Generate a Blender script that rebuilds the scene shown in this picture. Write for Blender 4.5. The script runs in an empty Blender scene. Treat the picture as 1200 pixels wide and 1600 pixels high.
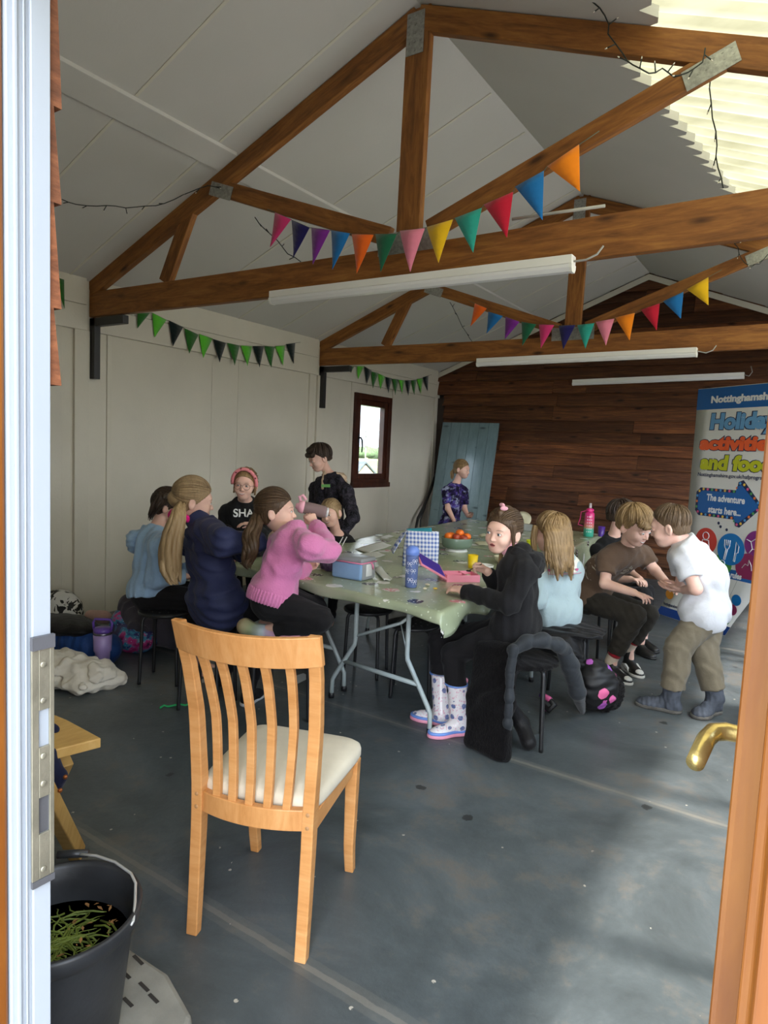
import bpy, bmesh, math, random
import numpy as np
from mathutils import Vector, Matrix

random.seed(7); rng = np.random.RandomState(7)
S = bpy.context.scene
COL = S.collection
V = lambda *a: np.array(a, float)
R_ = math.radians

# ------------------------------------------------------------ camera
YAW, PIT, ROL, FPX, CAMZ = R_(-33.18), R_(-5.203), R_(2.610), 1031.8, 1.5
c_f = V(math.sin(YAW)*math.cos(PIT), math.cos(YAW)*math.cos(PIT), math.sin(PIT))
_r0 = V(math.cos(YAW), -math.sin(YAW), 0); _u0 = np.cross(_r0, c_f)
c_r = _r0*math.cos(ROL)+_u0*math.sin(ROL); c_u = -_r0*math.sin(ROL)+_u0*math.cos(ROL)
CAM = V(0, 0, CAMZ)
cd = bpy.data.cameras.new('camera'); cam = bpy.data.objects.new('camera', cd); COL.objects.link(cam)
cd.sensor_fit = 'AUTO'; cd.sensor_width = 36; cd.lens = FPX/1600*36; cd.clip_start = .02; cd.clip_end = 500
cam.matrix_world = Matrix(((c_r[0], c_u[0], -c_f[0], 0), (c_r[1], c_u[1], -c_f[1], 0), (c_r[2], c_u[2], -c_f[2], CAMZ), (0, 0, 0, 1)))
S.camera = cam

def ray(x, y): return c_r*(x-600)/FPX - c_u*(y-800)/FPX + c_f
def at(x, y, Y):            # surveyed point: sight line through a photo point met with the vertical plane at depth Y
    d = ray(x, y); return CAM + Y/d[1]*d
def ax(x, y, X):
    d = ray(x, y); return CAM + X/d[0]*d
def fl(x, y, z=0.):
    d = ray(x, y); return CAM + (z-CAMZ)/d[2]*d

# ------------------------------------------------------------ view, world, light
vs = S.view_settings
vs.view_transform = 'Standard'; vs.look = 'None'; vs.gamma = 1; vs.use_curve_mapping = False
vs.exposure = EXPOSURE = 0.97
try: S.cycles.use_denoising = True
except Exception: pass
S.cycles.max_bounces = 10; S.cycles.diffuse_bounces = 6; S.cycles.caustics_reflective = False; S.cycles.caustics_refractive = False
W = bpy.data.worlds.new('sky'); S.world = W; W.use_nodes = True
nt = W.node_tree; nt.nodes.clear()
def nn(t, typ, **kw):
    n = t.nodes.new(typ)
    for k, v in kw.items():
        if k.startswith('i_'):
            key = k[2:]; key = int(key) if key.isdigit() else key.replace('_', ' ')
            n.inputs[key].default_value = v
        else: setattr(n, k, v)
    return n
SKY_BASE, SKY_GLOW, GLOW_DIR = 1.9, 7.5, Vector((.35, -.85, .42)).normalized()
tc = nn(nt, 'ShaderNodeTexCoord'); out = nn(nt, 'ShaderNodeOutputWorld'); bg = nn(nt, 'ShaderNodeBackground')
sep = nn(nt, 'ShaderNodeSeparateXYZ'); nt.links.new(tc.outputs['Generated'], sep.inputs[0])
ns = nn(nt, 'ShaderNodeTexNoise', i_Scale=3.0, i_Detail=6.0); nt.links.new(tc.outputs['Generated'], ns.inputs['Vector'])
cr = nn(nt, 'ShaderNodeValToRGB'); cr.color_ramp.elements[0].position = .40; cr.color_ramp.elements[0].color = (.50, .68, .92, 1)
cr.color_ramp.elements[1].position = .56; cr.color_ramp.elements[1].color = (.95, .97, 1.0, 1)
nt.links.new(ns.outputs[0], cr.inputs[0])
hz = nn(nt, 'ShaderNodeMapRange', i_1=-.04, i_2=.02); nt.links.new(sep.outputs[2], hz.inputs[0])
mxw = nn(nt, 'ShaderNodeMix', data_type='RGBA'); nt.links.new(hz.outputs[0], mxw.inputs[0])
mxw.inputs[6].default_value = (.17, .17, .16, 1); nt.links.new(cr.outputs[0], mxw.inputs[7])
dot = nn(nt, 'ShaderNodeVectorMath', operation='DOT_PRODUCT'); dot.inputs[1].default_value = GLOW_DIR
nt.links.new(tc.outputs['Generated'], dot.inputs[0])
gl = nn(nt, 'ShaderNodeMapRange', i_1=-.1, i_2=1.0, i_3=0.0, i_4=1.0); nt.links.new(dot.outputs['Value'], gl.inputs[0])
pw = nn(nt, 'ShaderNodeMath', operation='POWER', i_1=2.0); nt.links.new(gl.outputs[0], pw.inputs[0])
ml = nn(nt, 'ShaderNodeMath', operation='MULTIPLY_ADD', i_1=SKY_GLOW, i_2=SKY_BASE); nt.links.new(pw.outputs[0], ml.inputs[0])
nt.links.new(mxw.outputs[2], bg.inputs[0]); nt.links.new(ml.outputs[0], bg.inputs[1]); nt.links.new(bg.outputs[0], out.inputs[0])

sd = bpy.data.lights.new('sun', 'SUN'); sd.energy = 4.5; sd.angle = R_(3); sd.color = (1, .95, .88)
sun = bpy.data.objects.new('sun', sd); COL.objects.link(sun)
sun.rotation_euler = Vector((-.55, -.12, -.83)).to_track_quat('-Z', 'Y').to_euler()
def portal(name, loc, rot, sx, sy):
    l = bpy.data.lights.new(name, 'AREA'); l.shape = 'RECTANGLE'; l.size = sx; l.size_y = sy; l.cycles.is_portal = True
    o = bpy.data.objects.new(name, l); COL.objects.link(o); o.location = loc; o.rotation_euler = rot; return o

# ------------------------------------------------------------ materials
def hexc(h):
    if not isinstance(h, str): return tuple(h)+((1,) if len(h) == 3 else ())
    h = h.lstrip('#'); o = []
    for i in (0, 2, 4):
        c = int(h[i:i+2], 16)/255; o.append(c/12.92 if c <= .04045 else ((c+.055)/1.055)**2.4)
    return (*o, 1)
def base_mat(name, rough=.6, metal=0., spec=.5):
    m = bpy.data.materials.new(name); m.use_nodes = True; t = m.node_tree
    b = t.nodes['Principled BSDF']; b.inputs['Roughness'].default_value = rough; b.inputs['Metallic'].default_value = metal
    b.inputs['Specular IOR Level'].default_value = spec
    return m, t, b
def coords(t, scale=(1, 1, 1), src='Object', rand=False):
    c = nn(t, 'ShaderNodeTexCoord'); mp = nn(t, 'ShaderNodeMapping'); mp.inputs['Scale'].default_value = scale
    t.links.new(c.outputs[src], mp.inputs[0])
    if rand:
        oi = nn(t, 'ShaderNodeObjectInfo'); ad = nn(t, 'ShaderNodeVectorMath', operation='MULTIPLY_ADD')
        cb = nn(t, 'ShaderNodeCombineXYZ')
        for k in range(3): t.links.new(oi.outputs['Random'], cb.inputs[k])
        ad.inputs[1].default_value = (37, 91, 53); t.links.new(cb.outputs[0], ad.inputs[0]); t.links.new(mp.outputs[0], ad.inputs[2])
        return ad.outputs[0]
    return mp.outputs[0]
def ramp(t, fac, stops):
    r = nn(t, 'ShaderNodeValToRGB'); e = r.color_ramp.elements
    while len(e) < len(stops): e.new(.5)
    for k, (p, c) in enumerate(stops): e[k].position = p; e[k].color = hexc(c)
    t.links.new(fac, r.inputs[0]); return r.outputs[0]
def bump(t, b, h, strength=.3, dist=.01):
    n = nn(t, 'ShaderNodeBump', i_Strength=strength, i_Distance=dist); t.links.new(h, n.inputs['Height']); t.links.new(n.outputs[0], b.inputs['Normal'])
def noise(t, vec, scale, detail=4, rough=.55, dist=0):
    n = nn(t, 'ShaderNodeTexNoise', i_Scale=scale, i_Detail=detail, i_Roughness=rough, i_Distortion=dist); t.links.new(vec, n.inputs['Vector']); return n.outputs[0]
def mix(t, f, a, b_, mode='MIX'):
    n = nn(t, 'ShaderNodeMix', data_type='RGBA', blend_type=mode)
    for k, x in ((0, f), (6, a), (7, b_)):
        if hasattr(x, 'links'): t.links.new(x, n.inputs[k])
        else: n.inputs[k].default_value = x if k == 0 else hexc(x)
    return n.outputs[2]
def math_(t, op, a, b_=0., clamp=False):
    n = nn(t, 'ShaderNodeMath', operation=op, use_clamp=clamp)
    for k, x in ((0, a), (1, b_)):
        if hasattr(x, 'links'): t.links.new(x, n.inputs[k])
        else: n.inputs[k].default_value = x
    return n.outputs[0]
def dark(c, f): c = hexc(c); return (c[0]*f, c[1]*f, c[2]*f, 1)
_mats = {}
def plain(name, col, rough=.6, metal=0., var=.12, sc=6, bmp=.12, bsc=140, spec=.5, stretch=(1, 1, 1), sheen=0):
    if name in _mats: return _mats[name]
    m, t, b = base_mat(name, rough, metal, spec)
    v = coords(t, stretch, rand=True); n = noise(t, v, sc)
    t.links.new(ramp(t, n, [(.3, dark(col, 1-var)), (.7, dark(col, 1+var))]), b.inputs['Base Color'])
    if bmp: bump(t, b, noise(t, v, bsc, 2), bmp, .004)
    if sheen: b.inputs['Sheen Weight'].default_value = sheen
    _mats[name] = m; return m
def fabric(name, col, rough=.9, var=.14, knit=0, bmp=.35, sheen=.15):
    if name in _mats: return _mats[name]
    m, t, b = base_mat(name, rough, 0, .2)
    v = coords(t, rand=False); n = noise(t, v, 9, 5)
    t.links.new(ramp(t, n, [(.3, dark(col, 1-var)), (.7, dark(col, 1+var))]), b.inputs['Base Color'])
    h = noise(t, v, 22, 5, .6, .6); h2 = noise(t, v, knit or 320, 2)
    bump(t, b, math_(t, 'ADD', h, math_(t, 'MULTIPLY', h2, .5 if knit else .15)), bmp, .012)
    b.inputs['Sheen Weight'].default_value = sheen
    _mats[name] = m; return m
def wood(name, c1, c2, c3, rough=.55, sc=1., grain=(1.2, 14, 14), bmp=.25, knots=True, island=False):
    if name in _mats: return _mats[name]
    m, t, b = base_mat(name, rough, 0, .35)
    v = coords(t, grain, rand=True)
    if island:
        g = nn(t, 'ShaderNodeNewGeometry'); ad = nn(t, 'ShaderNodeVectorMath', operation='MULTIPLY_ADD'); cb = nn(t, 'ShaderNodeCombineXYZ')
        for k in range(3): t.links.new(g.outputs['Random Per Island'], cb.inputs[k])
        ad.inputs[1].default_value = (57, 31, 83); t.links.new(cb.outputs[0], ad.inputs[0]); t.links.new(v, ad.inputs[2]); v = ad.outputs[0]
    n = noise(t, v, 2.2*sc, 7, .62, .9); n2 = noise(t, v, 11*sc, 3, .6, .3)
    f = math_(t, 'ADD', math_(t, 'MULTIPLY', n, .75), math_(t, 'MULTIPLY', n2, .25))
    col = ramp(t, f, [(.30, c1), (.5, c2), (.72, c3)])
    if knots:
        vk = coords(t, (2.2, 7, 7), rand=True); vo = nn(t, 'ShaderNodeTexVoronoi', i_Scale=1.1); t.links.new(vk, vo.inputs['Vector'])
        col = mix(t, ramp(t, vo.outputs['Distance'], [(.05, (1, 1, 1)), (.17, (0, 0, 0))]), col, dark(c1, .55))
    if island:
        col = mix(t, 1.0, col, ramp(t, g.outputs['Random Per Island'], [(0, (.55, .55, .55)), (.5, (.95, .95, .95)), (1, (1.45, 1.4, 1.35))]), 'MULTIPLY')
    t.links.new(col, b.inputs['Base Color']); bump(t, b, f, bmp, .006)
    _mats[name] = m; return m

# ------------------------------------------------------------ mesh helpers
class MB:
    def __init__(s): s.v = []; s.f = []; s.m = []; s.cur = 0; s.sm = []; s.smooth = True
    def add(s, vs, fs):
        o = len(s.v); s.v += [tuple(float(c) for c in p) for p in vs]
        for f in fs: s.f.append(tuple(i+o for i in f)); s.m.append(s.cur); s.sm.append(s.smooth)
        return s
    def box(s, c, size, M=None):
        hx, hy, hz = [q/2 for q in size]; M = np.eye(3) if M is None else np.asarray(M)
        P = [np.asarray(c)+M@V(x*hx, y*hy, z*hz) for x in (-1, 1) for y in (-1, 1) for z in (-1, 1)]
        sm = s.smooth; s.smooth = False
        s.add(P, [(0, 1, 3, 2), (4, 6, 7, 5), (0, 4, 5, 1), (2, 3, 7, 6), (0, 2, 6, 4), (1, 5, 7, 3)]); s.smooth = sm; return s
    def box2(s, a, b): a = np.asarray(a, float); b = np.asarray(b, float); return s.box((a+b)/2, np.abs(b-a))
    def prism(s, poly, off):       # 3D polygon extruded by a vector
        n = len(poly); off = np.asarray(off); P = [np.asarray(p) for p in poly]; P = P+[p+off for p in P]
        sm = s.smooth; s.smooth = False
        s.add(P, [tuple(range(n))[::-1], tuple(range(n, 2*n))]+[(i, (i+1) % n, n+(i+1) % n, n+i) for i in range(n)]); s.smooth = sm; return s
    def tube(s, pts, r, n=10, closed=False, caps=True):
        pts = [np.asarray(p, float) for p in pts]; N = len(pts); rs = r if hasattr(r, '__len__') else [r]*N
        ref = None; vs = []
        for i, p in enumerate(pts):
            a = pts[(i-1) % N] if (closed or i > 0) else p; b = pts[(i+1) % N] if (closed or i < N-1) else p
            t = b-a; t = t/(np.linalg.norm(t)+1e-9)
            if ref is None:
                ref = np.cross(t, V(0, 0, 1)); 
                if np.linalg.norm(ref) < .1: ref = np.cross(t, V(1, 0, 0))
            ref = ref-t*(ref@t); ref /= np.linalg.norm(ref)+1e-9; q = np.cross(t, ref)
            for k in range(n): an = 2*math.pi*k/n; vs.append(p+rs[i]*(math.cos(an)*ref+math.sin(an)*q))
        fs = []
        for i in range(N if closed else N-1):
            j = (i+1) % N
            for k in range(n): l = (k+1) % n; fs.append((i*n+k, i*n+l, j*n+l, j*n+k))
        if caps and not closed: fs += [tuple(range(n))[::-1], tuple((N-1)*n+k for k in range(n))]
        return s.add(vs, fs)
    def lathe(s, prof, c=(0, 0, 0), n=28, M=None, sx=1., sy=1.):     # prof (r,z)
        c = np.asarray(c, float); M = np.eye(3) if M is None else np.asarray(M); vs = []
        for r, z in prof:
            for k in range(n): a = 2*math.pi*k/n; vs.append(c+M@V(r*sx*math.cos(a), r*sy*math.sin(a), z))
        fs = [(i*n+k, i*n+(k+1) % n, (i+1)*n+(k+1) % n, (i+1)*n+k) for i in range(len(prof)-1) for k in range(n)]
        if prof[0][0] > 1e-5: fs.append(tuple(range(n))[::-1])
        if prof[-1][0] > 1e-5: fs.append(tuple((len(prof)-1)*n+k for k in range(n)))
        return s.add(vs, fs)
    def ell(s, c, r, M=None, n=14):
        prof = [(math.sin(math.pi*i/n), -math.cos(math.pi*i/n)) for i in range(n+1)]
        M = np.eye(3) if M is None else np.asarray(M); r = np.asarray(r) if hasattr(r, '__len__') else V(r, r, r)
        return s.lathe([(max(a, 1e-6), b) for a, b in prof], c, n*2, M@np.diag(r))
    def grid(s, fn, nu, nv):
        s.add([fn(i/nu, j/nv) for i in range(nu+1) for j in range(nv+1)],
              [(i*(nv+1)+j, (i+1)*(nv+1)+j, (i+1)*(nv+1)+j+1, i*(nv+1)+j+1) for i in range(nu) for j in range(nv)]); return s
    def build(s, name, mats, parent=None, loc=None, rot=None, bevel=0, solid=0, subd=0, origin=None):
        me = bpy.data.meshes.new(name); vv = s.v
        if origin is not None: vv = [(p[0]-origin[0], p[1]-origin[1], p[2]-origin[2]) for p in vv]
        me.from_pydata(vv, [], s.f)
        for m in (mats if isinstance(mats, (list, tuple)) else [mats]): me.materials.append(m)
        me.polygons.foreach_set('material_index', s.m); me.polygons.foreach_set('use_smooth', s.sm); me.update()
        o = bpy.data.objects.new(name, me); COL.objects.link(o)
        if origin is not None: o.location = origin
        if loc is not None: o.location = loc
        if rot is not None: o.rotation_euler = rot
        if solid: q = o.modifiers.new('solid', 'SOLIDIFY'); q.thickness = solid; q.offset = 0
        if bevel: q = o.modifiers.new('bevel', 'BEVEL'); q.width = bevel; q.segments = 2; q.limit_method = 'ANGLE'
        if subd: q = o.modifiers.new('sub', 'SUBSURF'); q.levels = q.render_levels = subd
        if parent is not None: setpar(o, parent)
        return o
def setpar(o, p):
    o.parent = p
    o.location = Vector(o.location)-abs_loc(p)
def abs_loc(o):            # zero under a turned thing: its parts are built in its own frame
    l = Vector(o.location)
    if tuple(o.rotation_euler) != (0, 0, 0): return Vector((0, 0, 0))
    while o.parent:
        o = o.parent; l = l+Vector(o.location)
        if tuple(o.rotation_euler) != (0, 0, 0): return Vector((0, 0, 0))
    return l
def tag(o, label=None, cat=None, group=None, kind=None):
    if label: o['label'] = label
    if cat: o['category'] = cat
    if group: o['group'] = group
    if kind: o['kind'] = kind
    return o
def thing(name, loc, label, cat, group=None, rz=0):
    o = bpy.data.objects.new(name, None); COL.objects.link(o); o.location = [float(q) for q in loc]; o.rotation_euler = (0, 0, rz); o.empty_display_size = .1
    return tag(o, label, cat, group)
def struct(o): o['kind'] = 'structure'; return o
def copy_tree(o, parent=None):
    c = o.copy(); COL.objects.link(c); c.parent = parent
    for ch in list(o.children): copy_tree(ch, c)
    return c
def rotz(a): c, s = math.cos(a), math.sin(a); return np.array([[c, -s, 0], [s, c, 0], [0, 0, 1.]])
def frame(x, zhint=(0, 0, 1)):     # columns x,y,z with x along vector
    x = np.asarray(x, float); x = x/np.linalg.norm(x); y = np.cross(zhint, x); y /= np.linalg.norm(y); return np.column_stack([x, y, np.cross(x, y)])
def beam(name, a, b, w, h, m, parent, zhint=(0, 0, 1), bevel=.004, ext=0):   # timber a->b : local X along, y width, z height
    a = np.asarray(a, float); b = np.asarray(b, float); F = frame(b-a, zhint); L = np.linalg.norm(b-a)+ext*2
    o = MB().box((0, 0, 0), (L, w, h)).build(name, m, bevel=bevel)
    mid = (a+b)/2; M = Matrix([list(F[i])+[mid[i]] for i in range(3)]+[[0, 0, 0, 1]])
    o.parent = parent; o.matrix_local = Matrix.Translation(-abs_loc(parent)) @ M if parent else M
    return o
def text(name, s, size, m, M, parent, bold=0., align='LEFT', extrude=.0006, shear=0, width=None):
    cu = bpy.data.curves.new(name, 'FONT'); cu.body = s; cu.size = size; cu.extrude = extrude; cu.offset = bold; cu.align_x = align; cu.align_y = 'BOTTOM_BASELINE'; cu.shear = shear
    cu.resolution_u = 3; cu.materials.append(m); o = bpy.data.objects.new(name, cu); COL.objects.link(o)
    bpy.context.view_layer.update(); me = bpy.data.meshes.new_from_object(o.evaluated_get(bpy.context.evaluated_depsgraph_get())); bpy.data.objects.remove(o); me.name = name
    if width: me.transform(Matrix.Diagonal((width/max(.01, max(q.co.x for q in me.vertices)), 1, 1, 1)))
    o = bpy.data.objects.new(name, me); COL.objects.link(o)
    o.parent = parent; o.matrix_local = M if parent is None else Matrix.Translation(-abs_loc(parent)) @ M
    return o
def m4(F, p): return Matrix([list(map(float, F[i]))+[float(p[i])] for i in range(3)]+[[0, 0, 0, 1]])
# ============================================================ SETTING
LX, RX, RIDGE, BY, FY = -5.07, .97, -2.05, 9.14, .46      # left wall, right wall, ridge line, back wall, inner face of front wall
EZ, SL = 2.765, .391                                       # eave height and roof slope
RZ = EZ+SL*(RIDGE-LX)
LIGHTX = -.92                                              # right-slope lining stops here, clear sheet begins
Mwall = plain('white_painted_board', (.60, .565, .475), .6, var=.05, sc=1.6, bmp=.35, bsc=55)
Mceil = plain('white_ceiling_board', (.60, .585, .55), .8, var=.03, sc=1.2, bmp=.15, bsc=60)
Mtape = plain('cream_joint_tape', (.66, .63, .54), .7, var=.05)
Mbrown = wood('brown_cladding', '#2c190f', '#573420', '#84552f', .55, 1.0, (.9, 9, 16), .5, True, True)
Mtimber = wood('roof_timber', '#583317', '#855427', '#a87238', .6, 1.0, (1.1, 9, 9), .35)
Mblack = plain('black_painted_steel', (.012, .012, .013), .45, var=.2)
Mzinc = plain('zinc_plate', (.36, .36, .33), .45, .6, var=.25, sc=60)
Mdark = plain('dark_shadow_gap', (.02, .017, .014), .8)

# floor: dark blue-grey painted concrete with worn dusty patches and two saw-cut joints
m, t, b = base_mat('painted_concrete', .42, 0, .5)
v = coords(t); n1 = noise(t, v, 1.3, 10, .72, .5); n2 = noise(t, v, 7, 8, .75); n3 = noise(t, v, 38, 3); 
col = ramp(t, n1, [(.34, (.046, .054, .057)), (.5, (.072, .085, .090)), (.66, (.108, .125, .133))])
wear = ramp(t, math_(t, 'MULTIPLY', n2, n1), [(.27, (0, 0, 0)), (.36, (1, 1, 1))])
col = mix(t, math_(t, 'MULTIPLY', wear, .65), col, (.135, .118, .098))
spk = nn(t, 'ShaderNodeTexVoronoi', i_Scale=9.0, i_Randomness=1.0); t.links.new(v, spk.inputs['Vector'])
col = mix(t, math_(t, 'MULTIPLY', math_(t, 'LESS_THAN', spk.outputs['Distance'], .06), math_(t, 'GREATER_THAN', n3, .49)), col, (.42, .39, .33))
spk2 = nn(t, 'ShaderNodeTexVoronoi', i_Scale=3.1); t.links.new(v, spk2.inputs['Vector'])
col = mix(t, math_(t, 'MULTIPLY', math_(t, 'LESS_THAN', math_(t, 'ADD', spk2.outputs['Distance'], math_(t, 'MULTIPLY', n3, .12)), .13), .8), col, (.02, .02, .02))
sy = nn(t, 'ShaderNodeSeparateXYZ'); t.links.new(v, sy.inputs[0])
jt = None
for yj in (1.42, 3.05, 6.1):
    d = math_(t, 'ABSOLUTE', math_(t, 'ADD', math_(t, 'SUBTRACT', sy.outputs[1], yj), math_(t, 'MULTIPLY', n2, .02)))
    q = math_(t, 'LESS_THAN', d, .010); q2 = math_(t, 'MULTIPLY', math_(t, 'LESS_THAN', d, .035), .30)
    q = math_(t, 'MAXIMUM', q, q2); jt = q if jt is None else math_(t, 'MAXIMUM', jt, q)
col = mix(t, math_(t, 'MULTIPLY', jt, .55), col, (.21, .195, .165))
t.links.new(col, b.inputs['Base Color'])
t.links.new(math_(t, 'ADD', math_(t, 'MULTIPLY', n2, .35), .22), b.inputs['Roughness'])
bump(t, b, math_(t, 'ADD', n2, math_(t, 'MULTIPLY', n3, .4)), .22, .01)
Mfloor = m
struct(MB().box2((LX-.1, .2, -.12), (RX+.1, BY+.1, 0)).build('floor', Mfloor))
Mgrass = plain('field_grass', (.16, .25, .07), .95, var=.3, sc=1.5)
struct(MB().box2((-160, -60, -.4), (-6.2, 120, -.15)).build('ground', Mgrass))
Mbounce = plain('pale_bounce_ground', (.42, .40, .36), .9, var=.15, sc=2)
struct(MB().box2((-6.2, -30, -.36), (40, 40, -.13)).build('ground_bounce', Mbounce))  # unseen pale ground, added to bounce daylight into the room

# left wall with the window hole
WY0, WY1, WZ0, WZ1 = 6.93, 7.79, 1.05, 2.245
w = MB()
w.box2((LX-.1, .3, 0), (LX, WY0, EZ+.05)).box2((LX-.1, WY1, 0), (LX, BY+.1, EZ+.05)).box2((LX-.1, WY0, 0), (LX, WY1, WZ0)).box2((LX-.1, WY0, WZ1), (LX, WY1, EZ+.05))
wl = struct(w.build('wall_left', Mwall))
bt = MB()
for y0, y1 in ((.5, 3.20), (3.32, 6.15), (6.24, 9.06)):       # eaves boards between the truss posts
    bt.box2((LX, y0, 2.365), (LX+.035, y1, 2.565)).box2((LX, y0, 2.568), (LX+.032, y1, EZ+.012))
bt.build('eaves_board', Mwall, wl, bevel=.003)
vb = MB()
for y, wd, th in ((2.90, .10, .022), (3.10, .13, .03), (3.40, .04, .014), (6.02, .06, .02), (6.16, .10, .03), (6.86, .05, .01), (7.83, .035, .008), (9.02, .1, .02), (4.55, .012, .006), (4.9, .05, .006)):
    vb.box2((LX, y, 0), (LX+th, y+wd, 2.365))
vb.build('wall_batten', Mwall, wl, bevel=.003)
# back wall of lapped brown boards
struct(MB().prism([(LX-.1, BY+.06, -.1), (RX+.1, BY+.06, -.1), (RX+.1, BY+.06, EZ), (RIDGE, BY+.06, RZ), (LX-.1, BY+.06, EZ)], (0, .1, 0)).build('wall_back', Mdark))
cl = MB(); z = 0.0; rr = random.Random(3)
while z < RZ:
    hgt = rr.uniform(.150, .195)
    x0 = LX+.10 if z < 2.365 else LX
    if z > EZ-.1: x0 = max(x0, LX+(z-EZ)/SL+.02)
    x1 = RX if z < EZ-.1 else min(RX, 2*RIDGE-LX-(z-EZ)/SL-.02)
    cuts = [x0]+sorted(rr.uniform(x0+.5, x1-.5) for _ in range(2 if x1-x0 > 3 else 1) if x1-x0 > 1.1)+[x1]
    for xa, xb in zip(cuts, cuts[1:]):
        if xb-xa < .05: continue
        dz = rr.uniform(-.008, .008); dy = rr.uniform(.012, .026)
        N = max(2, int((xb-xa)/.25)); wav = [rr.uniform(-.008, .008) for _ in range(N+1)]
        P = []
        for i in range(N+1):
            x = xa+.002+(xb-xa-.004)*i/N; zb = z+dz+wav[i]
            P += [(x, BY-.012-dy, zb), (x, BY+.018, z+hgt+.02), (x, BY+.05, z+hgt+.02), (x, BY+.05, zb)]
        fs = []
        for i in range(N):
            for k in range(4): l = (k+1) % 4; fs.append((i*4+k, i*4+l, i*4+4+l, i*4+4+k))
        fs += [(0, 1, 2, 3), (N*4+3, N*4+2, N*4+1, N*4)]
        cl.smooth = False; cl.add(P, fs)
    z += hgt
bw = struct(cl.build('wall_back_boards', Mbrown)); bw.name = 'trim_1'
struct(MB().box2((LX, BY-.03, 0), (LX+.12, BY+.05, 2.365)).build('trim_2', plain('dark_corner_gap', (.03, .018, .012), .7)))  # no post: dark strip coloured as the shaded gap in the corner
gt = MB()
for sgn in (1, -1):
    p0 = V(RIDGE, BY-.03, RZ-.02); p1 = V(RIDGE-sgn*3.02, BY-.03, EZ-.02)
    gt.prism([p0, p1, p1-V(0, 0, .07), p0-V(0, 0, .07)], (0, -.02, 0))
struct(gt.build('trim_3', Mwall))

# roof: left slope lining, right slope lining as far as the clear corrugated sheet
cb = MB()
cb.prism([(LX-.15, .3, EZ-.06), (RIDGE, .3, RZ), (RIDGE, .3, RZ+.06), (LX-.15, .3, EZ)], (0, BY, 0))
cl_ = struct(cb.build('ceiling', Mceil))
def slz(x): return EZ+SL*(x-LX) if x <= RIDGE else RZ-SL*(x-RIDGE)
cb = MB()
rz = lambda x: RZ-SL*(x-RIDGE)
def edge(ya, yb, xa, xb, per=.13, dep=.075):       # lining edge with the stepped teeth of the sheeting above it
    n = int((yb-ya)/per); P = [(RIDGE, ya)]
    for i in range(n):
        y0 = ya+(yb-ya)*i/n; y1 = ya+(yb-ya)*(i+1)/n; x = xa+(xb-xa)*i/n; P += [(x-dep*.5, y0), (x+dep*.5, y0+(y1-y0)*.30), (x+dep*.35, y0+(y1-y0)*.62), (x-dep*.45, y1-.004)]
    return P+[(RIDGE, yb)]
for P in (edge(.3, 3.27, -.80, -.80), edge(3.27, 6.2, -1.07, -.53)):
    cb.prism([(x, y, rz(x)) for x, y in P], (0, 0, .05))
cb.prism([(RIDGE, 6.2, rz(RIDGE)), (RX+.15, 6.2, rz(RX+.15)), (RX+.15, 6.2, rz(RX+.15)+.05), (RIDGE, 6.2, RZ+.05)], (0, 3.0, 0))
cb.build('right_slope_lining', Mceil, cl_)
tp = MB()
def strip(xa, ya, xb, yb, wd, th=.006):        # flat tape lying under the left slope
    d = V(xb-xa, yb-ya, 0); L = np.linalg.norm(d); nrm = V(-d[1], d[0], 0)/L*wd/2
    P = [V(xa, ya, 0)-nrm, V(xa, ya, 0)+nrm, V(xb, yb, 0)+nrm, V(xb, yb, 0)-nrm]
    tp.prism([(p[0], p[1], slz(p[0])-th) for p in P], (0, 0, th))
for y in (.62, 1.22, 1.83, 2.44, 3.06, 4.25, 4.86, 5.47, 6.08, 7.3, 7.9, 8.5):
    strip(-5.05, y, -3.56, y, .018); strip(-3.38, y, RIDGE-.02, y, .018)
tp.build('ceiling_joint_tape', Mtape, cl_)
pb = MB()
for y0, y1 in ((.32, 3.22), (3.32, 6.18), (6.27, 9.1)):
    pb.prism([(-3.56, y0, slz(-3.56)), (-3.39, y0, slz(-3.39)), (-3.39, y0, slz(-3.39)-.022), (-3.56, y0, slz(-3.56)-.022)], (0, y1-y0, 0))
pb.build('purlin_cover_board', Mceil, cl_, bevel=.002)

# clear corrugated sheet roof light on the right slope
m, t, b = base_mat('clear_corrugated_sheet', .5)
t.nodes.remove(b); o_ = t.nodes['Material Output']
tl = nn(t, 'ShaderNodeBsdfTranslucent'); tr = nn(t, 'ShaderNodeBsdfDiffuse'); mx = nn(t, 'ShaderNodeMixShader', i_0=.30)
v = coords(t, (1, 4, 4)); colr = ramp(t, noise(t, v, 1.4, 5), [(.3, (.20, .185, .11)), (.7, (.32, .30, .20))])
t.links.new(colr, tl.inputs[0]); t.links.new(colr, tr.inputs[0]); t.links.new(tl.outputs[0], mx.inputs[1]); t.links.new(tr.outputs[0], mx.inputs[2]); t.links.new(mx.outputs[0], o_.inputs[0])
Msheet = m
sh = MB(); ny = 320
def sheetp(i, j):
    y = .3+5.9*j; x = -1.25+(RX+.3+1.25)*i
    return (x, y, rz(x)+.075+.030*math.sin(y/.13*2*math.pi))
sh.grid(sheetp, 2, ny)
struct(sh.build('roof_light', Msheet))
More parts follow.
